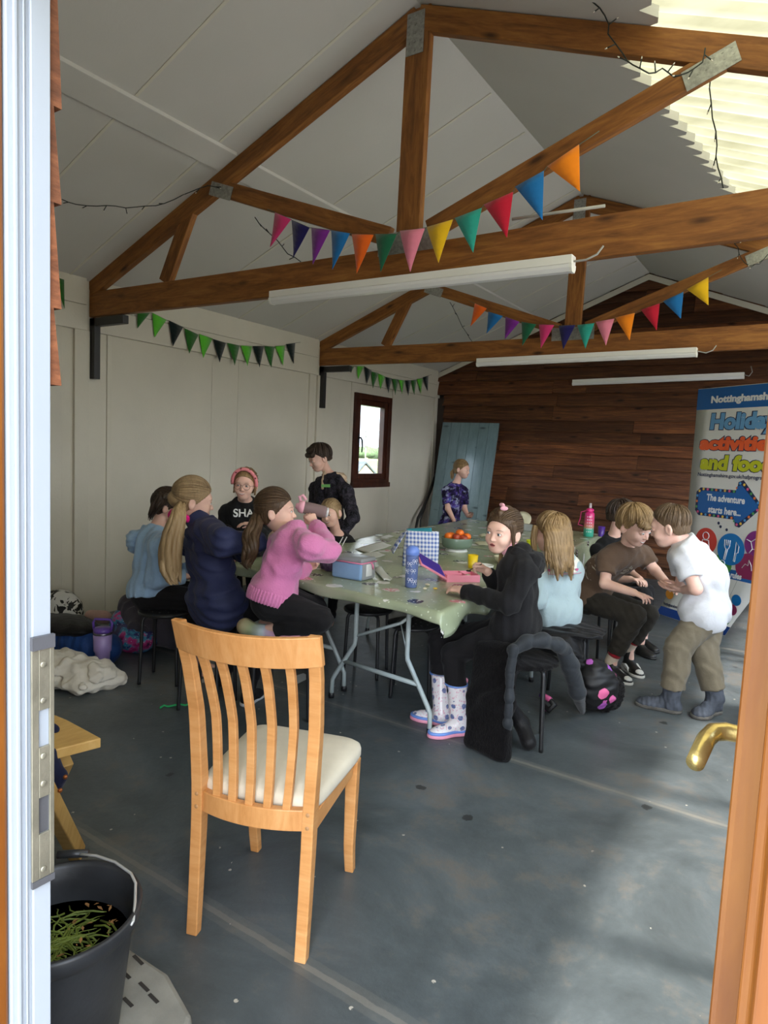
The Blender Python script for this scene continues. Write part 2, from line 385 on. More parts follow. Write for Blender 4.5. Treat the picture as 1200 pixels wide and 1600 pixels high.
# ragged strip of lining edge under the sheet
# right wall (off the photo) with two unseen openings added to let daylight in
w = MB()
for y0, y1, z0, z1 in ((.3, 1.2, 0, 2.62), (4.6, 4.9, 0, 2.62), (8.3, BY+.1, 0, 2.62), (1.2, 4.6, 0, 1.1), (4.9, 8.3, 0, 1.0), (1.2, 4.6, 2.4, 2.62), (4.9, 8.3, 2.4, 2.62)):
    w.box2((RX, y0, z0), (RX+.1, y1, z1))
struct(w.build('wall_right', Mwall))
wf = MB()
for y in (1.2, 2.33, 3.47, 4.55, 4.9, 6.03, 7.17, 8.25): wf.box2((RX+.01, y, 1.0 if y > 4.8 else 1.1), (RX+.08, y+.05, 2.4))
for y0 in (1.2, 4.9): wf.box2((RX+.01, y0, 1.0 if y0 > 4.8 else 1.1), (RX+.08, y0+3.4, 1.15)); wf.box2((RX+.01, y0, 2.35), (RX+.08, y0+3.4, 2.4))
Mframe = wood('mahogany_frame', '#241009', '#3d1c10', '#57301c', .4, 1., (8, 8, 1.2), .1, False)
struct(wf.build('added_window_2', Mframe))  # frames of the unseen openings, added to bring in side daylight
# front wall with the doorway the photo looks through
w = MB()
w.box2((LX-.1, FY-.12, 0), (-1.0, FY, EZ)).box2((.12, FY-.12, 0), (RX+.1, FY, EZ-.0)).box2((-1.0, FY-.12, 2.12), (.12, FY, EZ))
w.prism([(LX, FY-.12, EZ), (RX, FY-.12, EZ), (RIDGE, FY-.12, RZ)], (0, .12, 0))
struct(w.build('wall_front', Mwall))
portal('door_daylight_portal', (-.41, .30, 1.06), (R_(90), 0, 0), .85, 2.1)

# ---------------- window in the left wall
Mglass, t, b = base_mat('window_glass', .03)
t.nodes.remove(b); o_ = t.nodes['Material Output']; ts = nn(t, 'ShaderNodeBsdfTransparent'); gs = nn(t, 'ShaderNodeBsdfGlossy', i_Roughness=.02); mx = nn(t, 'ShaderNodeMixShader', i_0=.06)
ts.inputs[0].default_value = (.95, .97, .97, 1)
t.links.new(ts.outputs[0], mx.inputs[1]); t.links.new(gs.outputs[0], mx.inputs[2]); t.links.new(mx.outputs[0], o_.inputs[0])
win = bpy.data.objects.new('window_1', None); COL.objects.link(win); win.location = (LX, (WY0+WY1)/2, WZ0); struct(win)
def ring(mb, y0, y1, z0, z1, wd, x0, x1):
    mb.box2((x0, y0, z0), (x1, y0+wd, z1)).box2((x0, y1-wd, z0), (x1, y1, z1)).box2((x0, y0+wd, z1-wd), (x1, y1-wd, z1)).box2((x0, y0+wd, z0), (x1, y1-wd, z0+wd))
f = MB(); ring(f, WY0, WY1, WZ0, WZ1, .075, LX-.09, LX+.035); f.box2((LX-.02, WY0-.01, WZ0-.035), (LX+.05, WY1+.01, WZ0+.03)); f.build('window_frame', Mframe, win, bevel=.004)
f = MB(); ring(f, WY0+.075, WY1-.075, WZ0+.075, WZ1-.075, .075, LX-.07, LX+.012); f.build('sash', Mframe, win, bevel=.006)
f = MB(); f.box2((LX-.045, WY0+.14, WZ0+.14), (LX-.039, WY1-.14, WZ1-.14)); f.build('pane', Mglass, win)
f = MB(); hy = WY0+.115; f.tube([(LX+.01, hy, 1.66), (LX+.05, hy, 1.67), (LX+.058, hy+.02, 1.64), (LX+.06, hy+.03, 1.56), (LX+.055, hy+.028, 1.48)], [.012, .012, .012, .010, .008], 8)
f.box2((LX+.005, hy-.012, 1.60), (LX+.018, hy+.012, 1.72)); tag(f.build('window_handle', Mblack, win), 'black curved window handle')

# ---------------- what shows beyond the window
Mpale = plain('pale_timber', (.55, .42, .25), .8, var=.2, sc=10)
Mslate = plain('grey_felt_roof', (.10, .11, .12), .8, var=.3, sc=12)
def outp(px_, py_, X): return ax(px_, py_, X)
sh_ = thing('garden_shed', outp(575, 742, -11)*V(1, 1, 0), 'small pale timber shed with a grey roof seen through the window', 'shed')
g0 = outp(572, 724, -11.5); gl_, gr_ = outp(553, 748, -11.5), outp(592, 746, -11.5)
s_ = MB(); s_.prism([g0+V(0, 0, -.06), gl_+V(0, 0, -.05), gl_*V(1, 1, 0)+V(0, 0, -.15), gr_*V(1, 1, 0)+V(0, 0, -.15), gr_+V(0, 0, -.05)], (-1.6, .2, 0)); s_.build('shed_wall', Mpale, sh_)
s_ = MB(); off = V(-1.9, .25, 0)
for e in (gl_, gr_):
    d = (e-g0)*1.12; s_.prism([g0, g0+d, g0+d+V(0, 0, .05), g0+V(0, 0, .06)], off)
s_.build('shed_roof', Mslate, sh_)
fz = thing('field_fence', (-24, 20, -.15), 'post and rail fence across the green field beyond the window', 'fence')
for k in range(16):
    y = 24+k*2.2; MB().box2((-26.06, y, -.15), (-25.94, y+.12, 1.05)).build('fence_post', Mpale, fz)
MB().box2((-26.1, 23, .85), (-26.05, 60, .97)).build('fence_rail', Mpale, fz); MB().box2((-26.1, 23, .35), (-26.05, 60, .47)).build('fence_rail', Mpale, fz)
hd = MB(); rr = random.Random(5)
for k in range(60):
    y = 60+k*3.2; hd.ell((-110+rr.uniform(-3, 3), y, .6), (3, 3.2, rr.uniform(1.2, 2.4)), None, 6)
tag(hd.build('hedge', plain('hedge_leaves', (.10, .15, .06), .95, var=.4, sc=2), None), 'dark green hedge on the far edge of the field', 'hedge')
tr_ = MB(); rr = random.Random(11)
def branch(p, d, L, r, dep):
    q = p+d*L; tr_.tube([p, (p+q)/2+V(*[rr.uniform(-.1, .1)*L for _ in 'abc']), q], [r, r*.8, r*.6], 5)
    if dep > 0:
        for _ in range(3):
            e = d+V(rr.uniform(-.8, .8), rr.uniform(-.8, .8), rr.uniform(-.1, .6)); branch(q, e/np.linalg.norm(e), L*.68, r*.55, dep-1)
tp0 = outp(572, 690, -60)*V(1, 1, 0); branch(V(tp0[0], tp0[1], -.2), V(0, 0, 1), 2.2, .16, 4)
tag(tr_.build('bare_tree', plain('bark', (.25, .22, .19), .9)), 'leafless tree in the field beyond the window', 'tree')

# ---------------- door frame around the doorway
Moak = wood('golden_oak_foil', '#532a0a', '#653910', '#774a1a', .38, 1., (9, 9, .7), .12, False)
Mupvc = plain('white_upvc', (.24, .262, .29), .35, var=.03, sc=3, bmp=.03)
Mkeep = plain('worn_steel_keep', (.25, .235, .18), .42, .7, var=.18, sc=22, bmp=.15)
JX = -.80
d1 = bpy.data.objects.new('door_1', None); COL.objects.link(d1); d1.location = (JX, .43, 0); struct(d1)
j = MB(); j.box2((JX-.2, .330, 0), (JX-.004, .408, 2.3)).box2((JX-.2, .300, 0), (JX-.08, .34, 2.3)); j.build('outer_jamb', Moak, d1, bevel=.004)
j = MB(); j.box2((JX-.15, .409, 0), (JX, .458, 2.3)).box2((JX, .4155, 0), (JX+.004, .420, 2.3)).box2((JX, .4265, 0), (JX+.0035, .4285, 2.3)).box2((JX, .434, 0), (JX+.0055, .4572, 2.3))
j.build('inner_jamb', Mupvc, d1, bevel=.0015)
kz0, kz1 = ax(60, 1368, JX)[2], ax(60, 1012, JX)[2]; ky0, ky1 = ax(44, 1190, JX)[1], ax(79, 1190, JX)[1]
k = MB(); x0, x1 = JX+.0055, JX+.009
hs = [(kz0+.010, kz0+.012), (kz0+(kz1-kz0)*.20, kz0+(kz1-kz0)*.36), (kz0+(kz1-kz0)*.58, kz0+(kz1-kz0)*.74)]
k.box2((x0, ky0, kz0), (x1, ky0+.009, kz1)).box2((x0, ky1-.006, kz0), (x1, ky1, kz1))
zz = [kz0, hs[1][0], hs[1][1], hs[2][0], hs[2][1], kz1]
for a_, b_ in ((zz[0], zz[1]), (zz[2], zz[3]), (zz[4], zz[5])): k.box2((x0, ky0+.009, a_), (x1, ky1-.006, b_))
k.box2((x0-.004, ky0+.009, hs[2][0]), (x0-.001, ky1-.006, hs[2][1]))
for zc in (kz0+.012, kz0+(kz1-kz0)*.42, kz0+(kz1-kz0)*.54, kz0+(kz1-kz0)*.78, kz1-.02):
    k.lathe([(.0042, 0), (.0036, .0016), (1e-6, .002)], (x1, (ky0+ky1)/2, zc), 12, np.array([[0, 0, 1.], [0, 1, 0], [-1, 0, 0]]))
kp = tag(k.build('strike_plate', Mkeep, d1, bevel=.0006), 'worn steel strike plate with two slots'); 
k = MB(); k.box2((JX+.0054, ky0, kz1), (JX+.011, ky1, kz1+.017)).box2((JX+.0054, ky0, kz0-.009), (JX+.010, ky1, kz0)).box2((JX+.0052, ky0+.009, hs[1][0]), (JX+.0056, ky1-.006, hs[1][1])); k.build('packer', plain('dark_plastic', (.05, .05, .055), .5), kp)
# right jamb with stepped profile
j = MB(); RXJ = -.0125
prof = [(0, 0), (.006, -.004), (.008, -.010), (.022, -.011), (.026, -.006), (.060, -.004), (.066, -.016), (.12, -.016), (.2, -.016), (.2, .055), (0, .055)]
j.smooth = False; j.prism([(RXJ+a_, .405+b_, 0) for a_, b_ in prof], (0, 0, 2.3)); j.build('outer_jamb', Moak, d1, bevel=.0015)
MB().box2((-.9, .33, 2.08), (.12, .46, 2.16)).build('head_frame', Mupvc, d1)
# door leaf swung inward behind the right jamb, brass lever on its near face
dl = MB(); dl.box2((-.030, .47, .02), (.028, 1.27, 2.06)); dl = dl.build('door_leaf', Moak, d1, bevel=.004)
Mbrass = plain('polished_brass', (.80, .60, .22), .26, .85, var=.12, sc=30)
h = MB(); hz_ = 1.0
p = [fl(1160, 1147, .985), fl(1128, 1140, .987), fl(1104, 1139, .985), fl(1094, 1148, .982), fl(1089, 1166, .982), fl(1085, 1190, .982)]
p = [V(-.030, 1.215, 1.06), V(-.065, 1.215, 1.062), V(-.092, 1.213, 1.062), V(-.110, 1.200, 1.060), V(-.117, 1.17, 1.056), V(-.120, 1.085, 1.048)]
h.tube(p, [.0135, .0135, .0150, .0150, .0145, .0135], 16); h.box2((-.035, 1.19, .95), (-.030, 1.24, 1.15))
tag(h.build('lever_handle', Mbrass, dl), 'brass lever handle')
# lapped boards whose ends show past the left jamb
bd = MB(); zt = 3.2
ed = [0, 168, 318, 482, 602]
for a_, b_ in zip(ed, ed[1:]):
    za, zb = ax(90, a_, JX)[2], ax(90, b_, JX)[2]
    if a_ == 0: za = 2.12
    pr = lambda px_, z_: V(JX+.001, ax(px_, 300, JX)[1], z_)
    bd.prism([(JX, .4585, za), (JX, ax(84, 300, JX)[1], za), (JX, ax(96.5, 300, JX)[1], zb), (JX, .4585, zb)], (-.18, 0, 0))
struct(bd.build('trim_4', wood('weathered_cladding', '#3a2012', '#5c3620', '#7a4c30', .8, 2, (3, 3, 9), .5, False, True)))
# ============================================================ ROOF TRUSSES
Mplate_dot = Mzinc
def truss(Y, label):
    T = thing('roof_truss', (RIDGE, Y+.025, 2.48), label, 'roof truss', 'timber trusses carrying the roof')
    y = Y+.025; B = lambda n, a, b_, h, w=.05: beam(n, (a[0], y, a[1]), (b_[0], y, b_[1]), w, h, Mtimber, T)
    # tie beam, gently sagged
    N = 14; tb = MB(); tb.smooth = False; P = []
    for i in range(N+1):
        x = LX+.01+(RX-LX-.02)*i/N; sg = -.022*math.sin(math.pi*i/N); P += [(x, Y, 2.485+sg), (x, Y+.05, 2.485+sg), (x, Y+.05, 2.68+sg), (x, Y, 2.68+sg)]
    fs = [(i*4+k, i*4+(k+1) % 4, i*4+4+(k+1) % 4, i*4+4+k) for i in range(N) for k in range(4)]+[(0, 1, 2, 3), (N*4+3, N*4+2, N*4+1, N*4)]
    tb.add(P, fs); tb.build('tie_beam', Mtimber, T, bevel=.004)
    B('king_post', (RIDGE, 2.66), (RIDGE+.01, RZ-.03), .15, .048)
    for s in (-1, 1):
        ex = LX if s < 0 else RX
        a = (ex+(.0 if s < 0 else 0), EZ-.065); b_ = (RIDGE, RZ-.075)
        B('rafter', a, b_, .125, .052)
        B('web', (RIDGE+s*.13, 2.73), (RIDGE+s*1.56, 3.25), .105, .046)
        B('strut', (RIDGE+s*2.10, 2.67), (RIDGE+s*1.82, 3.18), .115, .046)
        F = frame((s*1.0, 0, -SL) if s > 0 else (1, 0, SL))
        pl = MB(); c_ = V(RIDGE+s*1.60, Y-.0035, 3.245); Fw = frame((s*1.43, 0, .52) if s > 0 else (1.43, 0, -.52))
        pl.box(c_-Fw[:, 0]*s*.10, (.22, .003, .09), Fw)
        for q in range(18): pl.box(c_-Fw[:, 0]*s*.10+Fw[:, 0]*(-.09+.036*(q % 6))+Fw[:, 2]*(-.03+.03*(q//6)), (.008, .006, .008), Fw)
        pl.build('nail_plate', Mzinc, T)
        br = MB(); bx = LX if s < 0 else RX
        zb = 1.985
        br.box2((bx-s*.012, Y-.004, zb), (bx-s*.082, Y+.05, 2.47)).box2((bx-s*.012, Y-.004, 2.405), (bx-s*.45, Y+.05, 2.47)); tag(br.build('beam_bracket', Mblack, T, bevel=.004), 'black steel bracket')
    pl = MB(); p2 = MB(); p2.box2((RIDGE-.06, Y-.004, RZ-.27), (RIDGE+.05, Y-.001, RZ-.05)); pl.box2((RIDGE-.19, Y-.004, 2.62), (RIDGE+.21, Y-.001, 2.74))
    for q in range(40): pl.box((RIDGE-.17+.04*(q % 10), Y-.005, 2.635+.03*(q//10)), (.009, .005, .009))
    for q in range(15): p2.box((RIDGE-.045+.04*(q % 3), Y-.005, RZ-.25+.045*(q//3)), (.009, .005, .009))
    pl.build('nail_plate', Mzinc, T); p2.build('nail_plate', Mzinc, T)
    return T
truss(3.24, 'stained timber roof truss nearest the doorway, above the wooden chair')
truss(6.20, 'stained timber roof truss further back, nearer the brown boarded wall')

# ============================================================ STRIP LIGHTS
Mlamp = plain('white_enamel', (.80, .79, .75), .4, var=.03, bmp=.02)
m, t, b = base_mat('opal_diffuser', .35); b.inputs['Base Color'].default_value = (.78, .78, .78, 1); b.inputs['Transmission Weight'].default_value = .0; Mdiff = m
def striplight(a, b_, label, cable):
    a = np.asarray(a); b_ = np.asarray(b_); L = np.linalg.norm(b_-a); mid = (a+b_)/2; F = frame(b_-a)
    T = thing('strip_light', mid, label, 'strip light', 'fluorescent strip lights')
    MB().box(mid+F[:, 2]*.026, (L, .062, .042), F).build('light_body', Mlamp, T, bevel=.003)
    d = MB(); pts = [(-.029, .004), (-.029, -.012), (-.018, -.030), (.018, -.030), (.029, -.012), (.029, .004)]
    d.prism([mid-F[:, 0]*(L/2-.012)+F[:, 1]*p+F[:, 2]*q for p, q in pts], F[:, 0]*(L-.024)); d.build('diffuser', Mdiff, T)
    for s in (-1, 1):
        e = MB(); e.prism([mid+F[:, 0]*s*(L/2-.012)+F[:, 1]*p*1.1+F[:, 2]*q*1.08 for p, q in pts], F[:, 0]*s*.014); e.build('end_cap', Mlamp, T)
    c_ = MB(); c_.tube([b_+F[:, 0]*-.005+F[:, 2]*.02]+[b_+V(*q) for q in cable], .005, 6); c_.build('cable', plain('grey_cable', (.35, .34, .32), .6), T)
striplight(at(425, 468, 3.20), at(896, 415, 3.20), 'long white strip light hung under the nearest tie beam', [(.06, 0, .02), (.11, 0, .04), (.13, .02, .08)])
striplight(at(746, 568, 6.17), at(1089, 552, 6.17), 'white strip light under the second tie beam', [(.07, 0, 0), (.12, 0, .02), (.14, .02, .06)])
striplight(at(895, 599, 9.07), at(1163, 588, 9.07), 'furthest white strip light, against the brown boarded wall', [(.05, 0, .0), (.08, 0, .05), (.06, .02, .12)])
cb_ = MB(); cb_.tube([at(800, 352, 3.27)+V(0, .0, .03), at(870, 337, 3.27)+V(0, 0, .015), at(945, 325, 3.27)+V(0, 0, .01)], .008, 8)
tag(cb_.build('conduit', plain('grey_conduit', (.45, .44, .40), .5)), 'grey conduit lying along the top of the nearest tie beam', 'conduit')

# ============================================================ BUNTING
CO = dict(pink='#d83a78', navy='#241f5c', purple='#7a2a90', blue='#1f6fb0', orange='#f26a1c', green='#1c6244', rose='#e6859c', yellow='#e8b81e', teal='#2f9f8e', red='#c41f38', amber='#f58a1a', dkgreen='#2f6b2a', ltgreen='#62c23a', black='#14211f')
Mfelt = {k: fabric('felt_'+k, v_, .95, .06, 0, .25, .3) for k, v_ in CO.items()}
Mstring = plain('string', (.10, .12, .09), .8)
def bunting(label, pens, f, group):
    """pens: (colour, left, right, tip) photo points, f maps a photo point onto the hanging plane"""
    P = [(c_, f(*a), f(*b_), f(*q)) for c_, a, b_, q in pens]
    mid = P[len(P)//2][1]; T = thing('bunting', mid, label, 'bunting', group)
    s = MB(); pts = []
    for _, a, b_, q in P: pts += [a, b_]
    if len(pts) > 2: s.tube([pts[0]+(pts[0]-pts[1])*.5]+pts+[pts[-1]+(pts[-1]-pts[-2])*.6], .0022, 5); s.build('cord', Mstring, T)
    rr = random.Random(4)
    for c_, a, b_, q in P:
        n = np.cross(b_-a, q-a); n /= np.linalg.norm(n); n = n if n@V(.5, -.85, 0) > 0 else -n
        b1 = MB(); bend = rr.uniform(-.010, .012); N = 6; vs = []
        for i in range(N+1):
            w = i/N; off = n*bend*math.sin(w*2.4); A = a+(q-a)*w; B_ = b_+(q-b_)*w
            if i == N: A = q-(b_-a)*.004; B_ = q+(b_-a)*.004
            vs += [A+off+n*.002, B_+off*.6+n*.002]
        b1.add(vs, [(2*i, 2*i+1, 2*i+3, 2*i+2) for i in range(N)]); tag(b1.build('pennant', Mfelt[c_], T, solid=.0025), {'rose': 'light pink', 'amber': 'orange', 'dkgreen': 'dark green', 'ltgreen': 'bright green'}.get(c_, c_)+' pennant')
S1 = [('pink', (430, 332), (455, 343), (422, 386)), ('navy', (456, 344), (484, 356), (458, 402)), ('purple', (487, 356), (516, 360), (489, 413)), ('blue', (518, 360), (547, 365), (519, 421)), ('orange', (550, 366), (584, 367), (557, 427)), ('green', (587, 366), (620, 366), (595, 425)), ('rose', (625, 361), (664, 357), (642, 425)), ('yellow', (667, 355), (708, 343), (686, 411)), ('teal', (711, 341), (753, 325), (740, 395)), ('red', (756, 320), (802, 300), (792, 371)), ('blue', (805, 292), (850, 267), (848, 344)), ('amber', (855, 260), (905, 226), (906, 299))]
S2 = [('orange', (742, 474), (761, 482), (735, 510)), ('blue', (763, 487), (786, 494), (760, 521)), ('purple', (790, 495), (812, 503), (789, 530)), ('green', (815, 503), (838, 507), (816, 540)), ('pink', (842, 507), (866, 508), (845, 544)), ('navy', (873, 509), (899, 508), (880, 546)), ('teal', (902, 508), (929, 505), (915, 545)), ('rose', (931, 503), (960, 498), (947, 540)), ('amber', (961, 496), (992, 489), (984, 532)), ('red', (1001, 484), (1031, 474), (1026, 516)), ('blue', (1036, 471), (1068, 456), (1064, 498)), ('yellow', (1073, 452), (1107, 433), (1107, 477))]
S3 = [('dkgreen', (215, 490), (234, 489), (215, 513)), ('ltgreen', (238, 489), (260, 500), (242, 527)), ('black', (264, 501), (286, 511), (270, 541)), ('dkgreen', (288, 513), (310, 523), (296, 552)), ('ltgreen', (311, 522), (332, 529), (318, 559)), ('black', (333, 530), (353, 536), (343, 566)), ('dkgreen', (355, 536), (374, 540), (366, 571)), ('ltgreen', (376, 540), (394, 541), (386, 572)), ('black', (395, 541), (412, 541), (405, 574)), ('dkgreen', (413, 541), (429, 542), (424, 574)), ('ltgreen', (430, 541), (445, 540), (442, 571)), ('black', (447, 538), (461, 536), (459, 568))]
S4r = [('dkgreen', (583, 770), (612, 771), (594, 810)), ('ltgreen', (632, 770), (675, 769), (640, 848)), ('black', (677, 770), (722, 797), (692, 878)), ('dkgreen', (722, 803), (765, 812), (732, 905)), ('ltgreen', (763, 815), (807, 833), (780, 912)), ('black', (808, 836), (847, 845), (827, 937)), ('dkgreen', (850, 848), (890, 852), (867, 948)), ('ltgreen', (893, 855), (928, 857), (910, 942)), ('black', (932, 858), (967, 858), (950, 952)), ('dkgreen', (970, 858), (1002, 855), (990, 948)), ('ltgreen', (1005, 850), (1042, 845), (1030, 940)), ('black', (1043, 840), (1077, 828), (1073, 924))]
S4 = [(c_, *[(400+x/4, 380+y/4) for x, y in q]) for c_, *q in S4r]
bunting('multicoloured felt bunting looped across the truss nearest the doorway', S1, lambda x, y: at(x, y, 3.17), 'multicoloured bunting on the trusses')
bunting('multicoloured felt bunting on the further truss, orange pennant to yellow', S2, lambda x, y: at(x, y, 6.14), 'multicoloured bunting on the trusses')
bunting('green and black felt bunting on the white wall between the two trusses', S3, lambda x, y: ax(x, y, LX+.055), 'green bunting on the left wall')
bunting('green and black felt bunting above the small brown window', S4, lambda x, y: ax(x, y, LX+.055), 'green bunting on the left wall')
bunting('end of a green bunting on the white wall beside the door frame', [('dkgreen', (84, 432), (100, 437), (101, 482))], lambda x, y: ax(x, y, LX+.055), 'green bunting on the left wall')

# ============================================================ FAIRY LIGHTS
Mwire = plain('dark_green_wire', (.018, .022, .018), .5); Mbulb = plain('clear_bulb', (.75, .72, .62), .2, var=.05)
def fairy(label, pts):
    rr = random.Random(len(pts)*7+3); w = MB(); bl = MB(); fine = []
    for a, b_ in zip(pts, pts[1:]):
        n = max(2, int(np.linalg.norm(b_-a)/.05))
        for i in range(n): fine.append(a+(b_-a)*i/n+V(*[rr.uniform(-.006, .006) for _ in 'abc']))
    fine.append(pts[-1]); w.tube(fine, .0032, 5)
    for i in range(1, len(fine)-1, 2):
        d = V(rr.uniform(-1, 1), rr.uniform(-.4, .2), rr.uniform(-1, .6)); d = d/np.linalg.norm(d)*.038
        w.tube([fine[i], fine[i]+d], .0030, 5); bl.tube([fine[i]+d, fine[i]+d*1.28], [.0034, .002], 5)
    o = w.build('fairy_lights', Mwire, origin=fine[0]); tag(o, label, 'fairy lights', 'fairy light strings on the trusses')
    bl.build('bulb', Mbulb, o)['kind'] = 'stuff'
fairy('fairy light string sagging under the white ceiling beside the door frame', [at(93, 311, 2.55), at(120, 321, 2.62), at(165, 322, 2.75), at(212, 325, 2.9), at(258, 318, 3.02), at(300, 300, 3.14), at(325, 290, 3.2), at(345, 292, 3.2)])
fairy('fairy light string hanging behind the pink and navy pennants', [at(398, 340, 3.32), at(412, 356, 3.36), at(432, 375, 3.4), at(450, 395, 3.42), at(470, 409, 3.45)])
fairy('tangled fairy light string draped over the top right rafter', [at(925, 2, 3.1), at(945, 25, 3.13), at(952, 55, 3.15), at(972, 85, 3.16), at(990, 100, 3.16), at(1015, 115, 3.15), at(1035, 108, 3.18), at(1052, 122, 3.18), at(1075, 112, 3.19), at(1095, 98, 3.19), at(1102, 75, 3.2)])
fairy('fairy light string dangling in front of the corrugated roof light', [V(at(1108, 80, 3.45)[0], 3.45, rz(at(1108, 80, 3.45)[0])+.12), at(1110, 138, 3.5), at(1115, 185, 3.5), at(1119, 225, 3.5), at(1122, 262, 3.5), at(1130, 294, 3.5)])
fairy('fairy light string hanging left of the second strip light', [at(704, 472, 6.4), at(714, 492, 6.4), at(722, 510, 6.42), at(738, 534, 6.45)])
fairy('fairy light string wound round the web at the far right', [at(1143, 372, 6.12), at(1152, 388, 6.13), at(1158, 404, 6.13), at(1172, 416, 6.13), at(1186, 412, 6.13), at(1200, 398, 6.13), at(1212, 392, 6.13)])
# ============================================================ FURNITURE
# ---- wooden dining chair near the doorway
Mbeech = wood('beech', '#b57a42', '#c98f56', '#d6a069', .38, 1., (1.5, 1.5, 9), .05, False)
Mbeech_x = wood('beech_rail', '#b57a42', '#c98f56', '#d6a069', .38, 1., (9, 2, 2), .05, False)
Mcream = fabric('cream_upholstery', (.62, .55, .43), .85, .06, 0, .12, .1)
def chair():
    ox, oy = -1.318, 1.369; ang = math.atan2(.315, .949)
    T = thing('dining_chair', (ox, oy, 0), 'beech dining chair with slatted back and cream seat, standing alone in the foreground', 'chair', rz=ang)
    def pb(z):      # rear post forward offset
        return float(np.interp(z, [0, .15, .35, .5, .7, .85, 1.0], [-.005, .006, .018, .020, .012, -.02, -.072]))
    def pw(z): return float(np.interp(z, [0, .45, .7, 1.0], [.178, .180, .192, .208]))
    for s in (-1, 1):
        mb = MB(); mb.smooth = False; zs = np.linspace(0, .997, 22); P = []
        for z in zs:
            d = float(np.interp(z, [0, .45, 1], [.030, .044, .026])); wd = .036
            x = s*pw(z); y = pb(z)
            P += [(x-wd/2, y-d/2, z), (x+wd/2, y-d/2, z), (x+wd/2, y+d/2, z), (x-wd/2, y+d/2, z)]
        n = len(zs); fs = [(i*4+k, i*4+(k+1) % 4, i*4+4+(k+1) % 4, i*4+4+k) for i in range(n-1) for k in range(4)]+[(3, 2, 1, 0), tuple((n-1)*4+k for k in range(4))]
        mb.add(P, fs); po = mb.build('rear_post', Mbeech, T, bevel=.003)
        for zz in (.445, .405) : MB().ell((s*pw(zz), pb(zz)-.0215, zz), (.0065, .002, .0065), None, 6).build('screw_cap', plain('screw_cap_brown', (.42, .22, .09), .5), po)
        mb = MB(); mb.smooth = False; P = []       # front leg, slightly sabre
        for z in np.linspace(0, .425, 12):
            y = .418+float(np.interp(z, [0, .1, .25, .425], [.022, .002, .004, .006])); wd = float(np.interp(z, [0, .425], [.032, .044])); x = s*.184
            P += [(x-wd/2, y-wd/2, z), (x+wd/2, y-wd/2, z), (x+wd/2, y+wd/2, z), (x-wd/2, y+wd/2, z)]
        n = 12; mb.add(P, [(i*4+k, i*4+(k+1) % 4, i*4+4+(k+1) % 4, i*4+4+k) for i in range(n-1) for k in range(4)]+[(3, 2, 1, 0), tuple((n-1)*4+k for k in range(4))])
        mb.build('front_leg', Mbeech, T, bevel=.004)
        MB().box2((s*.168, .03, .375), (s*.192, .40, .432)).build('side_rail', Mbeech_x, T, bevel=.003)
    MB().box2((-.17, .405, .375), (.17, .428, .432)).build('front_rail', Mbeech_x, T, bevel=.003)
    def curved(z0f, z1f, th, name, half, bow, yoff=0):
        N = 18; P = []; mb = MB(); mb.smooth = False
        for i in range(N+1):
            u = -1+2*i/N; x = u*half; bw_ = -bow*(1-u*u); z0 = z0f(u); z1 = z1f(u)
            for z in (z0, z1):
                y = pb(z)+yoff+bw_; P += [(x, y-th/2, z), (x, y+th/2, z)]
        fs = []
        for i in range(N):
            a = i*4; b_ = a+4
            fs += [(a, b_, b_+2, a+2), (a+1, a+3, b_+3, b_+1), (a, a+1, b_+1, b_), (a+2, b_+2, b_+3, a+3)]
        fs += [(0, 2, 3, 1), (N*4, N*4+1, N*4+3, N*4+2)]
        mb.add(P, fs); return mb.build(name, Mbeech_x, T, bevel=.003)
    curved(lambda u: .905-.012*(1-u*u), lambda u: .998-.010*(1-u*u), .024, 'crest_rail', .226, .050)
    curved(lambda u: .388, lambda u: .452, .026, 'back_rail', .165, .030)
    for k in range(5):
        u = -.68+.34*k; mb = MB(); mb.smooth = False; P = []; n = 14
        for i in range(n):
            z = .445+(.905-.445)*i/(n-1); bw_ = -(np.interp(z, [.44, .91], [.030, .050]))*(1-u*u); y = pb(z)+bw_+.018*math.sin((z-.44)/.47*math.pi)
            x = u*np.interp(z, [.44, .91], [.165, .200]); wd = .0125; th = .009
            P += [(x-wd, y-th, z), (x+wd, y-th, z), (x+wd, y+th, z), (x-wd, y+th, z)]
        mb.add(P, [(i*4+q, i*4+(q+1) % 4, i*4+4+(q+1) % 4, i*4+4+q) for i in range(n-1) for q in range(4)]+[(3, 2, 1, 0), tuple((n-1)*4+q for q in range(4))])
        mb.build('back_slat', Mbeech, T, bevel=.002)
    st = MB()      # cushion: rounded trapezoid dome
    def prof(a, k):
        c, s_ = math.cos(a), math.sin(a); e = .28
        x = math.copysign(abs(c)**e, c); y = math.copysign(abs(s_)**e, s_)
        yy = .245+.225*y; hw = .192+.028*(yy-.02)/.45
        return V(x*hw, yy-.0, 0)
    vs = []; n = 56
    rings = [(.97, .432), (1.0, .445), (1.0, .462), (.985, .474), (.93, .484), (.75, .492), (.45, .497), (.15, .498)]
    for sc_, z in rings:
        for k in range(n):
            p = prof(2*math.pi*k/n, 0); q = V(0, .245, 0)+(p-V(0, .245, 0))*sc_; vs.append((q[0], q[1], z))
    st.add(vs, [(i*n+k, i*n+(k+1) % n, (i+1)*n+(k+1) % n, (i+1)*n+k) for i in range(len(rings)-1) for k in range(n)]+[tuple(range(n))[::-1], tuple((len(rings)-1)*n+k for k in range(n))])
    st.build('seat_cushion', Mcream, T)
chair()

